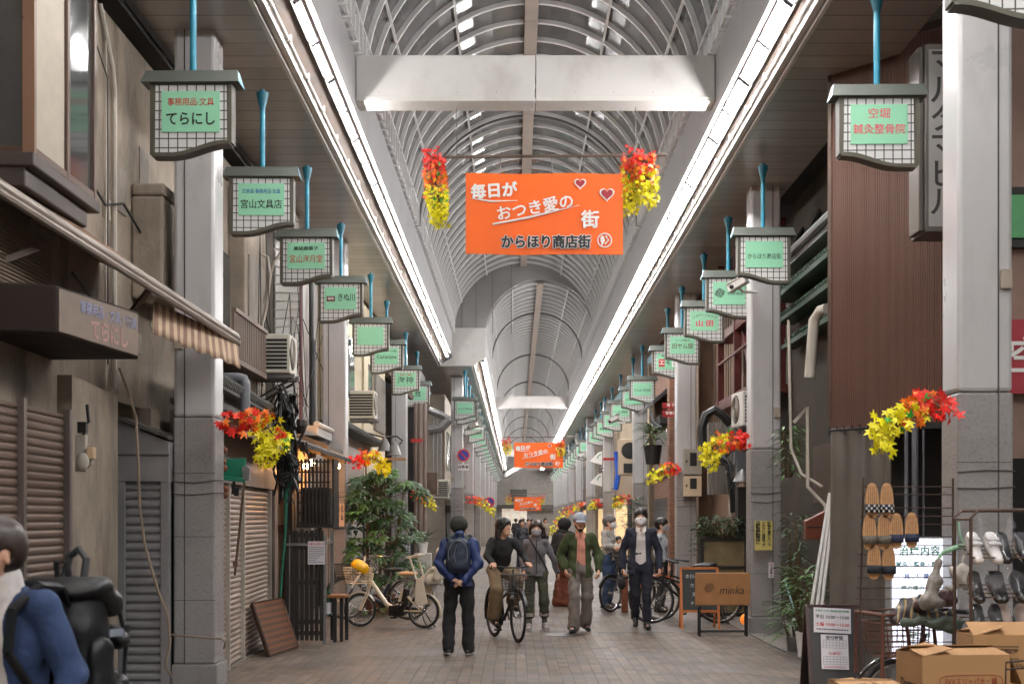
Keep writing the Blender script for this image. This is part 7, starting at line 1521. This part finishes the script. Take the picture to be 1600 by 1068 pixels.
def person(label, loc, rz, H, J=None, top=None, bottom=None, shoes=None, hair=None, hands=True, hdir=None, hnorm=None, curl=.6, head_yaw=0, head_pitch=0, face=True, beard=False, build=1.0, hb_=.0085, group=None, gh=.0105):
    """body = one skin; top/bottom = dicts (mat, grow, hem ...); local frame: facing -Y"""
    k = H/1.74; t = thing('person', label, 'person', loc, rz, group)
    j = {a: Vector(b) for a, b in BASE.items()}
    for a, b in (J or {}).items(): j[a] = Vector(b)
    for a in j: j[a] = j[a]*k
    g = build
    hed = j['hed']; Rh = Matrix.Rotation(head_yaw, 3, 'Z')@Matrix.Rotation(head_pitch, 3, 'X'); K = k*1.14; hp = lambda x, y, z: hed+Rh@Vector((x, y, z))*K
    body = [(hp(0, .02, .03), hp(0, -.005, .025), .088*K, .082*K, (.88, 1, 1)), (hp(0, -.03, -.01), hp(0, -.045, -.055), .062*K, .044*K, None, .03), (hp(0, .0, -.02), hp(0, -.03, -.06), .066*K, .04*K),
        (hp(0, -.088, .012), hp(0, -.105, -.012), .009*k, .014*k, None, .008), (hp(-.075, .005, .01), hp(-.078, .01, -.02), .017*k, .012*k, (.5, 1, 1), .004), (hp(.075, .005, .01), hp(.078, .01, -.02), .017*k, .012*k, (.5, 1, 1), .004),
        (hp(0, -.076, -.046), hp(0, -.078, -.046), .014*k, .014*k, (1.6, 1, .7), .006),
        (hp(0, .02, -.05), j['nek'], .052*k, .056*k), (j['nek'], j['che'], .052*k, .10*k, (1, .66, 1)), (j['che'], j['wai'], .135*k*g, .12*k*g, (1, .68, 1)), (j['wai'], j['pel'], .12*k*g, .125*k*g, (1, .72, 1)), (j['sa'], j['sb'], .048*k, .048*k)]
    for s in 'ab':
        body += [(j['s'+s], j['e'+s], .046*k, .038*k), (j['e'+s], j['w'+s], .037*k, .026*k, None, .01), (j['h'+s], j['k'+s], .08*k, .054*k), (j['k'+s], j['a'+s], .052*k, .035*k, None, .01), (j['a'+s], j['t'+s], .036*k, .03*k)]
        if hands:
            d = Vector((hdir or {}).get(s, j['w'+s]-j['e'+s])); n = Vector((hnorm or {}).get(s, (.9 if s == 'a' else -.9, .2, 0))); body += hand(j['w'+s], d, n, 1 if s == 'a' else -1, curl, k)
    sdf_obj('body', body, m_skin, t, hb_*k, .02*k, smooth=1)
    if face:
        for x in (-.03, .03):
            b = MB(); c = hp(x, -.081, .016); b.ball(c, (.011*k, .007*k, .0055*k), 8, 6); b.build('eye', m_eye, t)
            b = MB(); b.tube([hp(x*1.6, -.076, .034), hp(x, -.087, .04), hp(x*.45, -.087, .036)], .004*k, 5); b.build('eyebrow', hair['mat'] if hair else m_hair, t)
        b = MB(); b.ball(hp(0, -.0905, -.046), (.021*k, .007*k, .0065*k), 8, 5); b.build('mouth', m_lip, t)
    if beard: sdf_obj('beard', [(hp(-.052, -.03, -.03), hp(0, -.066, -.082), .024*k, .03*k), (hp(.052, -.03, -.03), hp(0, -.066, -.082), .024*k, .03*k), (hp(-.02, -.084, -.032), hp(.02, -.084, -.032), .008*k, .008*k)], m_hair, t, .007, .01)
    # hair
    if hair:
        v = hair.get('vol', .012); pr = [(hp(0, .028, .032), hp(0, -.004, .04), (.091+v)*K, (.083+v)*K, (.9, 1, 1))]
        pr += [(hp(*a), hp(*b), r0*k, r1*k) for a, b, r0, r1 in hair.get('locks', ())]
        yf, zf = hair.get('front', (-.035, .055)); inv = Rh.inverted()
        def cut(X, Y, Z, inv=inv, long=bool(hair.get('locks'))):
            lx, ly, lz = [(inv[i][0]*(X-hed.x)+inv[i][1]*(Y-hed.y)+inv[i][2]*(Z-hed.z))/K for i in range(3)]
            E = (np.sqrt((lx/.066)**2+((ly+.095)/.085)**2+((lz+.022)/.074)**2)-1)*.07
            B = np.minimum(E, np.maximum(ly-(-.03 if long else .008), lz+.018))
            if not long: B = np.minimum(B, np.sqrt((np.abs(lx)-.088)**2+(ly-.0)**2+(lz+.004)**2)-.028)
            return -B
        cs = [cut]
        if hair.get('nape') is not None:
            nz = hair['nape']
            cs.append(lambda X, Y, Z: (hed.z+nz*K)-Z)
        sdf_obj('hair', pr, hair['mat'], t, .0085*k, .015, cs, fold=.0035, seed=len(label), smooth=1)
    if bottom:
        m, wk = bottom['mat'], bottom.get('wide', 1.0); pr = [(j['ha'], j['hb'], .108*k*g, .108*k*g, (1, .95, 1)), (j['pel']+V3(0, 0, .02*k), j['wai']-V3(0, 0, .02*k), .13*k*g, .132*k*g, (1, .74, 1))]
        for s in 'ab':
            an = j['k'+s].lerp(j['a'+s], bottom.get('len', 1.0))
            pr += [(j['h'+s], j['k'+s], .098*k*g, .072*k*wk), (j['k'+s], an, .072*k*wk, bottom.get('cuff', .062)*k*wk, None, .012)]
        sdf_obj(bottom.get('name', 'trousers'), pr, m, t, .011*k, .025*k, bottom.get('cuts', ()), fold=bottom.get('fold', .014), seed=len(label)+3, smooth=1)
    def torso(gr, arms=True, slv=1.0, hem=.86, open_=None, sleeve=1.0):
        pr = [(j['pel']-V3(0, 0, .04*k), j['wai'], (.138*g+gr)*k, (.135*g+gr)*k, (1, .74, 1)), (j['wai'], j['che'], (.135*g+gr)*k, (.152*g+gr)*k, (1, .72, 1)), (j['che'], j['nek']-V3(0, 0, .03*k), (.152*g+gr)*k, (.06+gr)*k, (1, .72, 1)), (j['sa'], j['sb'], (.05+gr)*k, (.05+gr)*k)]
        if arms:
            for s in 'ab':
                e = j['e'+s].lerp(j['w'+s], sleeve); pr += [(j['s'+s], j['e'+s], (.050+gr)*k*slv, (.043+gr)*k*slv), (j['e'+s], e, (.043+gr)*k*slv, (.034+gr)*k*slv, None, .012)]
        return pr
    tops = top if isinstance(top, (list, tuple)) else [top] if top else []
    for q in tops:
        cs = [lambda X, Y, Z, hz=q.get('hem', .84)*k: hz-Z+.03*X]
        if 'collar' in q: cs.append(lambda X, Y, Z, cz=q['collar']*k, nn=j['nek']: np.where(np.hypot(X-nn.x, Y-nn.y) < .12, Z-cz+.25*(Y-nn.y)*-1, -1))
        if 'open' in q:
            w0, w1 = q['open'];  z0_, z1_ = .85*k, 1.45*k; ox = q.get('ox', 0); che = j['che']
            cs.append(lambda X, Y, Z, w0=w0, w1=w1: -np.maximum(np.abs(X-ox-che.x*np.clip((Z-z0_)/(z1_-z0_), 0, 1))-(w0+(w1-w0)*np.clip((Z-z0_)/(z1_-z0_), 0, 1)), Y-j['pel'].y*0-che.y))
        pr = torso(q.get('grow', 0), q.get('arms', True), q.get('slv', 1), sleeve=q.get('sleeve', .97))
        if q.get('hem', .84) < .89: pr += [(j['pel']-V3(0, 0, .02*k), j['pel']-V3(0, 0, .16*k), (.172*g+q.get('grow', 0))*k, (.186*g+q.get('grow', 0))*k, (1, .74, 1))]
        if q.get('hood'): pr += [(j['nek']+V3(-.09, .05, .0)*k, j['nek']+V3(.09, .05, .0)*k, .06*k, .06*k), (j['nek']+V3(0, .07, .03)*k, j['nek']+V3(0, .1, -.03)*k, .08*k, .07*k)]
        if q.get('stand'): pr += [(j['nek']-V3(0, 0, .02*k), j['nek']+V3(0, -.005, .035)*k, .075*k, .07*k)]
        sdf_obj(q['name'], pr, q['mat'], t, gh*k, .022*k, cs, fold=q.get('fold', .016), seed=len(label)+q.get('seed', 5), smooth=1)
    if shoes:
        for s in 'ab':
            a, o = j['a'+s], j['t'+s]; d = (o-a); d.z = 0; d = d.normalized() if d.length > .01 else V3(0, -1, 0); bz = min(a.z, o.z+.05)
            heel = a-d*.045*k; heel.z = a.z-.045*k; toe = Vector(o)+d*.03*k
            sh = sdf_obj('shoe', [(heel, toe, .042*k, .04*k, (1, 1, .85)), (a+V3(0, 0, .0), a.lerp(toe, .45)+V3(0, 0, -.0), .046*k, .04*k)], shoes['mat'], t, .0085*k, .02, [], smooth=1)
            if shoes.get('sole'):
                sdf_obj('sole', [(heel-V3(0, 0, .022*k), toe-V3(0, 0, .02*k), .043*k, .042*k, (1, 1, .42))], shoes['sole'], sh, .009*k, .01)
    return t, j, hp, k
def mask(t, hp, k, mat):
    k = k*1.14
    sdf_obj('face_mask', [(hp(0, -.085, -.012), hp(0, -.085, -.055), .032*k, .034*k, (1.25, .75, 1)), (hp(-.045, -.055, -.02), hp(.045, -.055, -.02), .03*k, .03*k, (1, 1, 1.1)), (hp(-.04, -.045, -.055), hp(.04, -.045, -.055), .026*k, .026*k)], mat, t, .008*k, .02)
    b = MB()
    for s in (-1, 1): b.tube([hp(s*.066, -.05, -.005), hp(s*.082, .0, .015)], .0022, 4); b.tube([hp(s*.064, -.045, -.05), hp(s*.08, .005, -.015)], .0022, 4)
    b.build('mask_loops', mat, t)
def cap(t, hp, k, mat, back=False, peak=True, low=.03):
    k = k*1.14
    inv = None
    pr = [(hp(0, .03, .05), hp(0, -.01, .052), .102*k, .094*k)]; c = hp(0, 0, low)
    cp = sdf_obj('cap', pr, mat, t, .009*k, .01, [lambda X, Y, Z, zc=c.z: zc-Z], smooth=1)
    if peak: sdf_obj('peak', [(hp(-.03, -.09, .036), hp(-.03, -.15, .018), .045*k, .03*k, (1, 1, .22)), (hp(.03, -.09, .036), hp(.03, -.15, .018), .045*k, .03*k, (1, 1, .22))], mat, cp, .009*k, .03)
def fabric(name, c, **kw): return M(name, c, kw.pop('rough', .85), var=kw.pop('var', .14), scale=kw.pop('scale', 9), bump=kw.pop('bump', .25), bscale=kw.pop('bscale', 45), **kw)
f_black = fabric('cloth_black', (30, 29, 30)); f_navy = fabric('suit_navy', (34, 38, 54)); f_shirt = fabric('shirt_white', (214, 206, 202), var=.06); f_shoe = M('shoe_leather', (26, 25, 26), .35, var=.15)
def backpack(label, loc, rz, w, h, d, mat, mat2=None, seed=1, edge=None, straps=None):
    t = thing('backpack', label, 'backpack', loc, rz)
    pr = [((-w/2+d*.42, 0, d*.4), (-w/2+d*.42, 0, h-d*.5), d*.42, d*.38), ((w/2-d*.42, 0, d*.4), (w/2-d*.42, 0, h-d*.5), d*.42, d*.38), ((0, 0, d*.4), (0, .0, h-d*.42), d*.5, d*.42), ((-w*.15, d*.3, h*.22), (w*.15, d*.3, h*.22), d*.26, d*.26, (1.1, .8, 1.25))]
    bo = sdf_obj('body', pr, mat, t, .011, .035, fold=.012, seed=seed, smooth=1)
    if edge is not None:
        b = MB(); b.tube([(w*.40*math.cos(a), d*.40, h*.52+h*.40*math.sin(a)) for a in np.linspace(0, 2*PI, 25)[:-1]], .006, 5, closed=True); b.tube([(w*.05, d*.53, h*.8), (w*.14, d*.55, h*.55), (w*.1, d*.58, h*.3)], .004, 4); b.build('piping', edge, bo)
    b = MB(); b.tube([(-.03, -d*.1, h-.03), (-.02, -d*.15, h+.05), (.05, -d*.15, h+.05), (.05, -d*.1, h-.03)], .012, 6); b.build('grab_loop', mat2 or mat, t)
    for s in (-1, 1):
        b = MB(); P_ = [V3(s*w*.25, -d*.35, h*.9), V3(s*w*.36, -d*.6, h*1.0), V3(s*w*.4, -d*.6-.22, h*.93), V3(s*w*.42, -d*.6-.29, h*.65), V3(s*w*.46, -d*.6-.2, h*.35), V3(s*w*.42, -d*.4, h*.15)] if straps is None else [Vector((s*p[0], p[1], p[2])) for p in straps]
        vs = []; 
        for p, q in zip(P_[:-1], P_[1:]): b.beam(p, q, .05, .014, up=(0, 1, .2))
        b.build('strap', mat2 or mat, t)
    return t
# man seen from behind with blue jacket
X, Y = wx(717, 17.4), 17.4
f_blue = fabric('jacket_blue', (28, 48, 98), rough=.55, bump=.15)
t, j, hp, k = person('man seen from behind in a blue jacket and dark cap, hands clasped behind', (X, Y, 0), PI, 1.76,
    dict(ea=(-.25, .09, 1.15), eb=(.25, .09, 1.15), wa=(-.085, .205, .955), wb=(.085, .205, .97), sa=(-.165, .02, 1.395), sb=(.165, .02, 1.395), ka=(-.115, -.02, .5), aa=(-.12, .03, .09), ta=(-.15, -.14, .035), kb=(.12, -.02, .5), ab=(.135, .06, .10), tb=(.16, -.11, .035), hed=(.0, -.03, 1.585)),
    top=dict(name='jacket', mat=f_blue, grow=.02, hem=.87, hood=True, fold=.02, slv=1.05), bottom=dict(mat=f_black, wide=1.12, cuff=.07), shoes=dict(mat=f_shoe, sole=M('sole_white', (190, 186, 184), .6)), hair=dict(mat=m_hair, vol=.002), hdir=dict(a=(1, .1, -.35), b=(-1, .1, -.35)), hnorm=dict(a=(0, -.3, -1), b=(0, -.3, -1)), face=False, curl=.5)
cap(t, hp, k, fabric('cap_olive', (44, 46, 34)), low=.0)
backpack('navy day pack with pale piping on the back of the man in the blue jacket', (X, Y-.235, 1.06), PI, .30, .44, .17, fabric('pack_navy', (34, 44, 64), rough=.6), fabric('pack_strap', (64, 72, 62)), edge=M('piping_grey', (110, 118, 124), .5), straps=[(.09, -.06, .40), (.13, -.10, .46), (.15, -.2, .44)])
# cyclist
b0 = tb.location; hx = Vector((math.cos(-1.24), math.sin(-1.24), 0)); rzc = math.atan2(hx.x, -hx.y)
bl_ = lambda x, y, z: (Matrix.Rotation(-1.24, 3, 'Z')@Vector((x, y, z))+Vector((b0.x, b0.y, 0)))
inv = Matrix.Rotation(-rzc, 3, 'Z'); org = bl_(.27, 0, 0); L = lambda x, y, z: tuple((inv@(bl_(x, y, z)-org))/ (1.74/1.74))
gA, gB = L(.78, -.28, 1.06), L(.78, .28, 1.06)
t, j, hp, k = person('long-haired man in a black sweater riding a black bicycle', tuple(org), rzc, 1.74,
    dict(pel=(0, .02, .99), wai=(0, -.03, 1.12), che=(0, -.11, 1.30), nek=(0, -.15, 1.45), hed=(.0, -.19, 1.60), sa=(-.165, -.14, 1.40), sb=(.165, -.14, 1.40), ea=(-.27, -.25, 1.2), eb=(.29, -.25, 1.2), wa=(-.255, -.445, 1.10), wb=(.255, -.445, 1.10),
         ha=(-.09, .0, .98), hb=(.09, .0, .98), ka=(-.15, -.33, .72), kb=(.13, -.40, .88), aa=(-.14, -.14, .30), ab=(.13, -.17, .50), ta=(-.14, -.32, .20), tb=(.13, -.34, .44)),
    top=dict(name='sweater', mat=f_black, grow=.012, hem=.95, fold=.012), bottom=dict(mat=fabric('trousers_khaki', (126, 106, 80)), wide=1.3, cuff=.078, len=.9), shoes=dict(mat=f_shoe), hair=dict(mat=m_hair, vol=.014, front=(-.03, .05), locks=[((-.07, .0, .0), (-.10, .02, -.12), .035, .03), ((.07, .02, .0), (.10, .05, -.12), .035, .03), ((0, .08, 0), (0, .10, -.13), .06, .05), ((-.05, -.06, .07), (-.08, -.03, .0), .02, .018)]), head_yaw=.55, curl=1.15, hdir=dict(a=(-.1, -1, -.1), b=(.1, -1, -.1)), hnorm=dict(a=(0, 0, -1), b=(0, 0, -1)))
# woman in grey jacket
X, Y = wx(838, 21.2), 21.2
t, j, hp, k = person('woman in a heather grey jacket, grey mask and rolled olive trousers', (X, Y, 0), .0, 1.70,
    dict(ea=(-.215, .08, 1.14), wa=(-.2, -.05, .95), eb=(.27, .06, 1.14), wb=(.335, .02, .93), sa=(-.145, .01, 1.385), sb=(.145, .01, 1.385), ka=(-.10, -.05, .5), aa=(-.115, -.03, .09), ta=(-.12, -.20, .035), kb=(.115, -.02, .5), ab=(.135, .08, .10), tb=(.16, -.08, .035)),
    top=dict(name='jacket', mat=fabric('jacket_heather', (104, 100, 104), var=.35, scale=28), grow=.012, hem=.86, stand=True, fold=.013), bottom=dict(mat=fabric('capri_olive', (68, 70, 54)), wide=1.12, len=.62, cuff=.07), shoes=dict(mat=M('sneaker_grey', (150, 146, 148), .6), sole=M('sole_white', (214, 210, 206), .6)), hair=dict(mat=m_hairb, vol=.018, front=(-.03, .05), locks=[((-.08, .0, .03), (-.085, .01, -.06), .03, .026), ((.08, .0, .03), (.085, .01, -.06), .03, .026), ((-.04, -.075, .07), (-.075, -.05, .03), .022, .018), ((.03, -.08, .075), (.07, -.05, .03), .022, .018)]), build=.94, curl=.8)
mask(t, hp, k, m_maskg)
for s in 'ab':
    a = j['a'+s]; kn = j['k'+s]
    sdf_obj('sock', [(a, a.lerp(kn, .33), .043*k, .046*k)], fabric('sock_grey', (110, 104, 104)), t, .01); c = kn.lerp(a, .62); MB().lathe([(.07, -.025), (.084, -.02), (.084, .03), (.075, .035)], c, 16).build('rolled_cuff', fabric('cuff_grey', (150, 140, 132)), t, smooth=True)
b = MB(); P_ = [V3(-.10, -.06, 1.44), V3(-.03, -.145, 1.32), V3(.08, -.15, 1.15), V3(.15, -.1, 1.0), V3(.17, 0, .95)]
for p, q in zip(P_[:-1], P_[1:]): b.beam(p*k, q*k, .028, .01, up=(0, 1, 0))
b.build('shoulder_strap', f_black, t)
b = MB(); b.beam(V3(0, -.131, .9)*k, V3(0, -.145, 1.25)*k, .012, .01, up=(0, 1, 0)); b.beam(V3(0, -.145, 1.25)*k, V3(0, -.09, 1.44)*k, .012, .01, up=(0, 1, 0)); b.build('zip', f_black, t)
# man with flat cap and green overshirt
X, Y = wx(906, 20.9), 20.9
t, j, hp, k = person('bearded man in a grey cap and open green overshirt over a pink shirt', (X, Y, 0), .04, 1.80,
    dict(ea=(-.285, .06, 1.14), wa=(-.225, -.05, .93), eb=(.285, .04, 1.14), wb=(.27, -.09, .92), sa=(-.17, .01, 1.395), sb=(.17, .01, 1.395), ka=(-.09, -.12, .51), aa=(-.10, -.10, .09), ta=(-.14, -.27, .035), kb=(.11, .02, .50), ab=(.10, .16, .12), tb=(.12, .0, .04)),
    top=[dict(name='shirt', mat=fabric('shirt_pink', (206, 142, 124)), grow=-.004, hem=.93, arms=False, fold=.006, seed=9), dict(name='overshirt', mat=fabric('overshirt_green', (58, 70, 38)), grow=.016, hem=.80, open=(.075, .055), ox=.01, fold=.014, slv=1.1, sleeve=.9)], bottom=dict(mat=fabric('cargo_grey', (112, 104, 98)), wide=1.2, cuff=.078), shoes=dict(mat=f_shoe), hair=dict(mat=m_hair, vol=.002), beard=True, curl=.8)
cap(t, hp, k, fabric('cap_grey', (150, 154, 166)), low=.045)
b = MB(); b.lathe([(.128, -.018), (.131, -.018), (.131, .018), (.128, .018)], (0, 0, 0), 24); bo = b.build('belt', f_black, t); bo.location = (0, 0, .985*k); bo.scale = (1.02, .76, 1)
for s in (-1, 1):
    b = MB(); b.cbox(V3(s*.165, -.02+(.0 if s > 0 else -.06), .66)*k, (.03, .13, .17)); b.build('cargo_pocket', fabric('cargo_grey', (112, 104, 98)), t, bevel=.012); b = MB(); b.prism([(V3(s*.004, -.085, 1.46)*k), (V3(s*.075, -.06, 1.47)*k), (V3(s*.075, -.118, 1.40)*k), (V3(s*.035, -.125, 1.37)*k)], (0, .008, 0)); b.build('collar', fabric('shirt_pink', (206, 142, 124)), t)
b = MB(); b.tube([j['wb']+V3(.03*math.cos(a), .03*math.sin(a), .012) for a in np.linspace(0, 2*PI, 13)[:-1]], .008, 6, closed=True); b.build('watch', f_black, t)
# hooded pedestrian behind
X, Y = wx(882, 27.0), 27.0
t, j, hp, k = person('pedestrian in a black hood and wide brown trousers seen behind the capped man', (X, Y, 0), 2.5, 1.72, top=dict(name='hooded_coat', mat=f_black, grow=.035, hem=.84, hood=True, slv=1.2), bottom=dict(mat=fabric('trousers_rust', (92, 44, 24)), wide=1.5, cuff=.1), shoes=dict(mat=M('sneaker_cream', (190, 180, 160), .6)), hair=dict(mat=f_black, vol=.03, front=(-.06, .03), locks=[((0, .05, 0), (0, .04, -.12), .09, .09)]))
MB().ball((-.12, .16, 1.36), (.1, .06, .07), 12, 8).build('pink_scarf', fabric('pink_cloth', (220, 70, 120)), t, smooth=True)
backpack('black backpack worn by the hooded pedestrian', (X-.12, Y-.2, 1.0), 2.5+.0, .32, .46, .2, f_black)
# man with crossed arms
X, Y = wx(950, 26.2), 26.2
t, j, hp, k = person('grey-haired man in a pale sweater and jeans with arms crossed', (X, Y, 0), 1.15, 1.80, dict(ea=(-.25, -.03, 1.16), wa=(.05, -.23, 1.14), eb=(.25, -.03, 1.16), wb=(-.05, -.25, 1.12), hed=(0, -.04, 1.59)), top=dict(name='sweater', mat=fabric('sweater_grey', (176, 172, 166)), grow=.012, hem=.9), bottom=dict(mat=fabric('jeans_blue', (44, 64, 94)), wide=1.1), shoes=dict(mat=f_shoe), hair=dict(mat=m_hairg, vol=.012, front=(-.035, .06), nape=-.06), hdir=dict(a=(1, .1, .2), b=(-1, .1, .1)), hnorm=dict(a=(0, 1, 0), b=(0, 1, 0)))
mask(t, hp, k, m_mask)
bg = thing('waist_bag', 'black waist bag on the back of the man with crossed arms', 'bag', (X-.17, Y+.1, 1.06), 1.15); sdf_obj('pouch', [((-.08, .05, 0), (.08, .05, 0), .08, .08, (1, .7, 1))], f_black, bg, .012, fold=.008); b = MB(); b.beam((-.12, .02, .03), (-.16, -.2, .2), .03, .012); b.build('strap', f_black, bg)
# man in dark suit
X, Y = wx(1001, 21.5), 21.5
t, j, hp, k = person('man in a dark navy suit and white mask walking with a small bag', (X, Y, 0), -.06, 1.89,
    dict(ea=(-.255, .05, 1.13), wa=(-.255, -.02, .885), eb=(.265, .05, 1.13), wb=(.27, -.03, .885), ka=(-.08, .04, .50), aa=(-.07, .22, .16), ta=(-.07, .1, .05), kb=(.085, -.1, .51), ab=(.085, -.1, .09), tb=(.10, -.27, .035)),
    top=[dict(name='shirt', mat=f_shirt, grow=-.004, hem=.93, arms=False, fold=.007, seed=8), dict(name='jacket', mat=f_navy, grow=.015, hem=.80, open=(.09, .06), fold=.010)], bottom=dict(mat=fabric('trousers_navy', (28, 30, 42)), cuff=.06), shoes=dict(mat=f_shoe), hair=dict(mat=m_hair, vol=.012, front=(-.03, .06), locks=[((-.015, -.07, .085), (-.062, -.058, .035), .02, .012), ((.005, -.07, .085), (.062, -.058, .035), .02, .012)], nape=-.07), curl=.9)
mask(t, hp, k, m_mask)
for s in (-1, 1): b = MB(); b.prism([(V3(s*.004, -.09, 1.475)*k), (V3(s*.07, -.05, 1.49)*k), (V3(s*.075, -.11, 1.415)*k), (V3(s*.03, -.13, 1.38)*k)], (0, .008, 0)); b.build('collar', f_shirt, t)
bg = thing('hand_bag', 'small black bag held low by the man in the dark suit', 'bag', (X-.30, Y-.03, .72)); sdf_obj('pouch', [((0, -.06, 0), (0, .08, 0), .09, .09, (.7, 1, 1.1))], f_black, bg, .012, fold=.006); MB().tube([(0, -.06, .07), (.01, -.03, .2), (.01, .03, .2), (0, .07, .07)], .009, 6).build('handle', f_black, bg)
# man in white shirt behind the bicycles, and far pedestrians
X, Y = wx(1033, 25.2), 25.2
t, j, hp, k = person('man in a white shirt and mask standing sideways behind the parked bicycles', (X, Y, 0), 1.2, 1.74, top=dict(name='shirt', mat=fabric('shirt_pale', (190, 192, 198), var=.06), grow=.008, hem=.93), bottom=dict(mat=f_black), shoes=dict(mat=f_shoe), hair=dict(mat=m_hair, vol=.012, front=(-.035, .06), nape=-.06)); mask(t, hp, k, m_maskg)
for px, Y, H, rz, c, lb in ((815, 45, 1.70, .2, (60, 60, 66), 'distant pedestrian in dark clothes left of the woman in the grey jacket'), (843, 52, 1.66, 3.0, (50, 40, 44), 'distant pedestrian walking away just right of the woman'), (966, 33, 1.3, .4, (70, 64, 60), 'child with dark hair behind the man with crossed arms'), (826, 62, 1.7, .1, (140, 120, 110), 'faint far pedestrian in pale clothes at the end of the street')):
    person(lb, (wx(px, Y), Y, 0), rz, H, top=dict(name='jacket', mat=fabric('far_cloth_%d' % px, c), grow=.015, hem=.82), bottom=dict(mat=f_navy), shoes=dict(mat=f_shoe), hair=dict(mat=m_hair, vol=.014, front=(-.035, .06), nape=-.07), hb_=.011)
# man in blue suit leaving on the left, close to the camera
X, Y = -1.965, 5.35; rz1 = -math.radians(36)
t, j, hp, k = person('man in a blue suit with a big black backpack passing close on the left', (X, Y, 0), rz1, 1.76,
    dict(hed=(0, -.10, 1.585), nek=(0, -.04, 1.455), che=(0, -.02, 1.28), ka=(-.1, -.2, .52), aa=(-.1, -.1, .09), ta=(-.1, -.26, .04), kb=(.1, .1, .5), ab=(.1, .3, .16), tb=(.1, .2, .05), ea=(-.25, .05, 1.14), wa=(-.24, -.12, .93), eb=(.25, .08, 1.13), wb=(.25, .0, .87)),
    top=[dict(name='shirt', mat=f_shirt, grow=.0, hem=.93, arms=False, fold=.006, seed=8, stand=True), dict(name='jacket', mat=fabric('suit_blue', (44, 62, 98), var=.2, scale=5), grow=.016, hem=.80, open=(.10, .085), fold=.011, slv=1.0, seed=2)], bottom=dict(mat=f_navy), shoes=dict(mat=f_shoe), hair=dict(mat=m_hairb, vol=.012, front=(-.035, .06), nape=-.065), curl=.8, hb_=.007, gh=.0075)
bkd = Matrix.Rotation(rz1, 3, 'Z')@Vector((0, .25, 0))
backpack('bulky black backpack worn by the man in the blue suit', (X+bkd.x, Y+bkd.y, .96), rz1, .38, .56, .30, M('nylon_black', (22, 22, 23), .5, var=.3, scale=6, bump=.35, bscale=16), seed=4, straps=[(.1, -.08, .44), (.145, -.14, .52), (.155, -.24, .53), (.15, -.36, .44), (.15, -.38, .28), (.17, -.28, .12)])
# details of his pack and shirt
bp_ = [o for o in C.objects if o.name.startswith('backpack') and 'bulky' in o.get('label', '')][0]
nyl = M('nylon_black', (22, 22, 23)); web = M('webbing', (48, 48, 50), .7)
sdf_obj('top_flap', [((-.13, -.02, .50), (.13, -.02, .50), .075, .075, (1, 1.5, .7)), ((-.12, .1, .44), (.12, .1, .44), .06, .06)], nyl, bp_, .009, .02, fold=.02, seed=5)
sdf_obj('front_pocket', [((-.10, .15, .10), (.10, .15, .10), .07, .07, (1, .8, 1)), ((-.10, .15, .28), (.10, .15, .28), .06, .05, (1, .8, 1))], nyl, bp_, .009, .02, fold=.02, seed=6)
sdf_obj('side_pocket', [((.19, .02, .08), (.19, .02, .26), .065, .055, (.6, 1, 1))], nyl, bp_, .011, .03, fold=.01, seed=7)
for x in (-.09, .09): b = MB(); b.beam((x, .165, .46), (x, .215, .28), .022, .006, up=(0, 1, 0)); b.beam((x, .215, .28), (x, .2, .1), .022, .006, up=(0, 1, 0)); b.cbox((x, .215, .33), (.034, .014, .03)); b.build('buckle_strap', web, bp_)
b = MB(); b.cbox((.225, .06, .33), (.006, .07, .03), rz=.1); b.build('woven_label', M('label_grey', (130, 136, 146), .6), bp_)
b = MB(); b.tube([(-.06, .02, .54), (-.05, .04, .63), (.0, .05, .66), (.06, .04, .62), (.07, .02, .54)], .016, 6); b.build('carry_handle', web, bp_)
for px, Y, H, rz, c, lb in ((832, 74, 1.68, .3, (90, 84, 80), 'far pedestrian in grey among the last shops'), (806, 80, 1.7, 2.8, (44, 44, 50), 'far pedestrian in black among the last shops'), (852, 70, 1.72, .2, (150, 140, 130), 'far pedestrian in beige half behind the capped man'), (818, 95, 1.7, 0, (70, 60, 90), 'farthest pedestrian, a tiny dark figure at the street end')):
    person(lb, (wx(px, Y), Y, 0), rz, H, top=dict(name='jacket', mat=fabric('far_cloth_%d' % px, c), grow=.015, hem=.82), bottom=dict(mat=f_navy), shoes=dict(mat=f_shoe), hair=dict(mat=m_hair, vol=.014, front=(-.035, .06), nape=-.07), hb_=.014, hands=False, face=False)
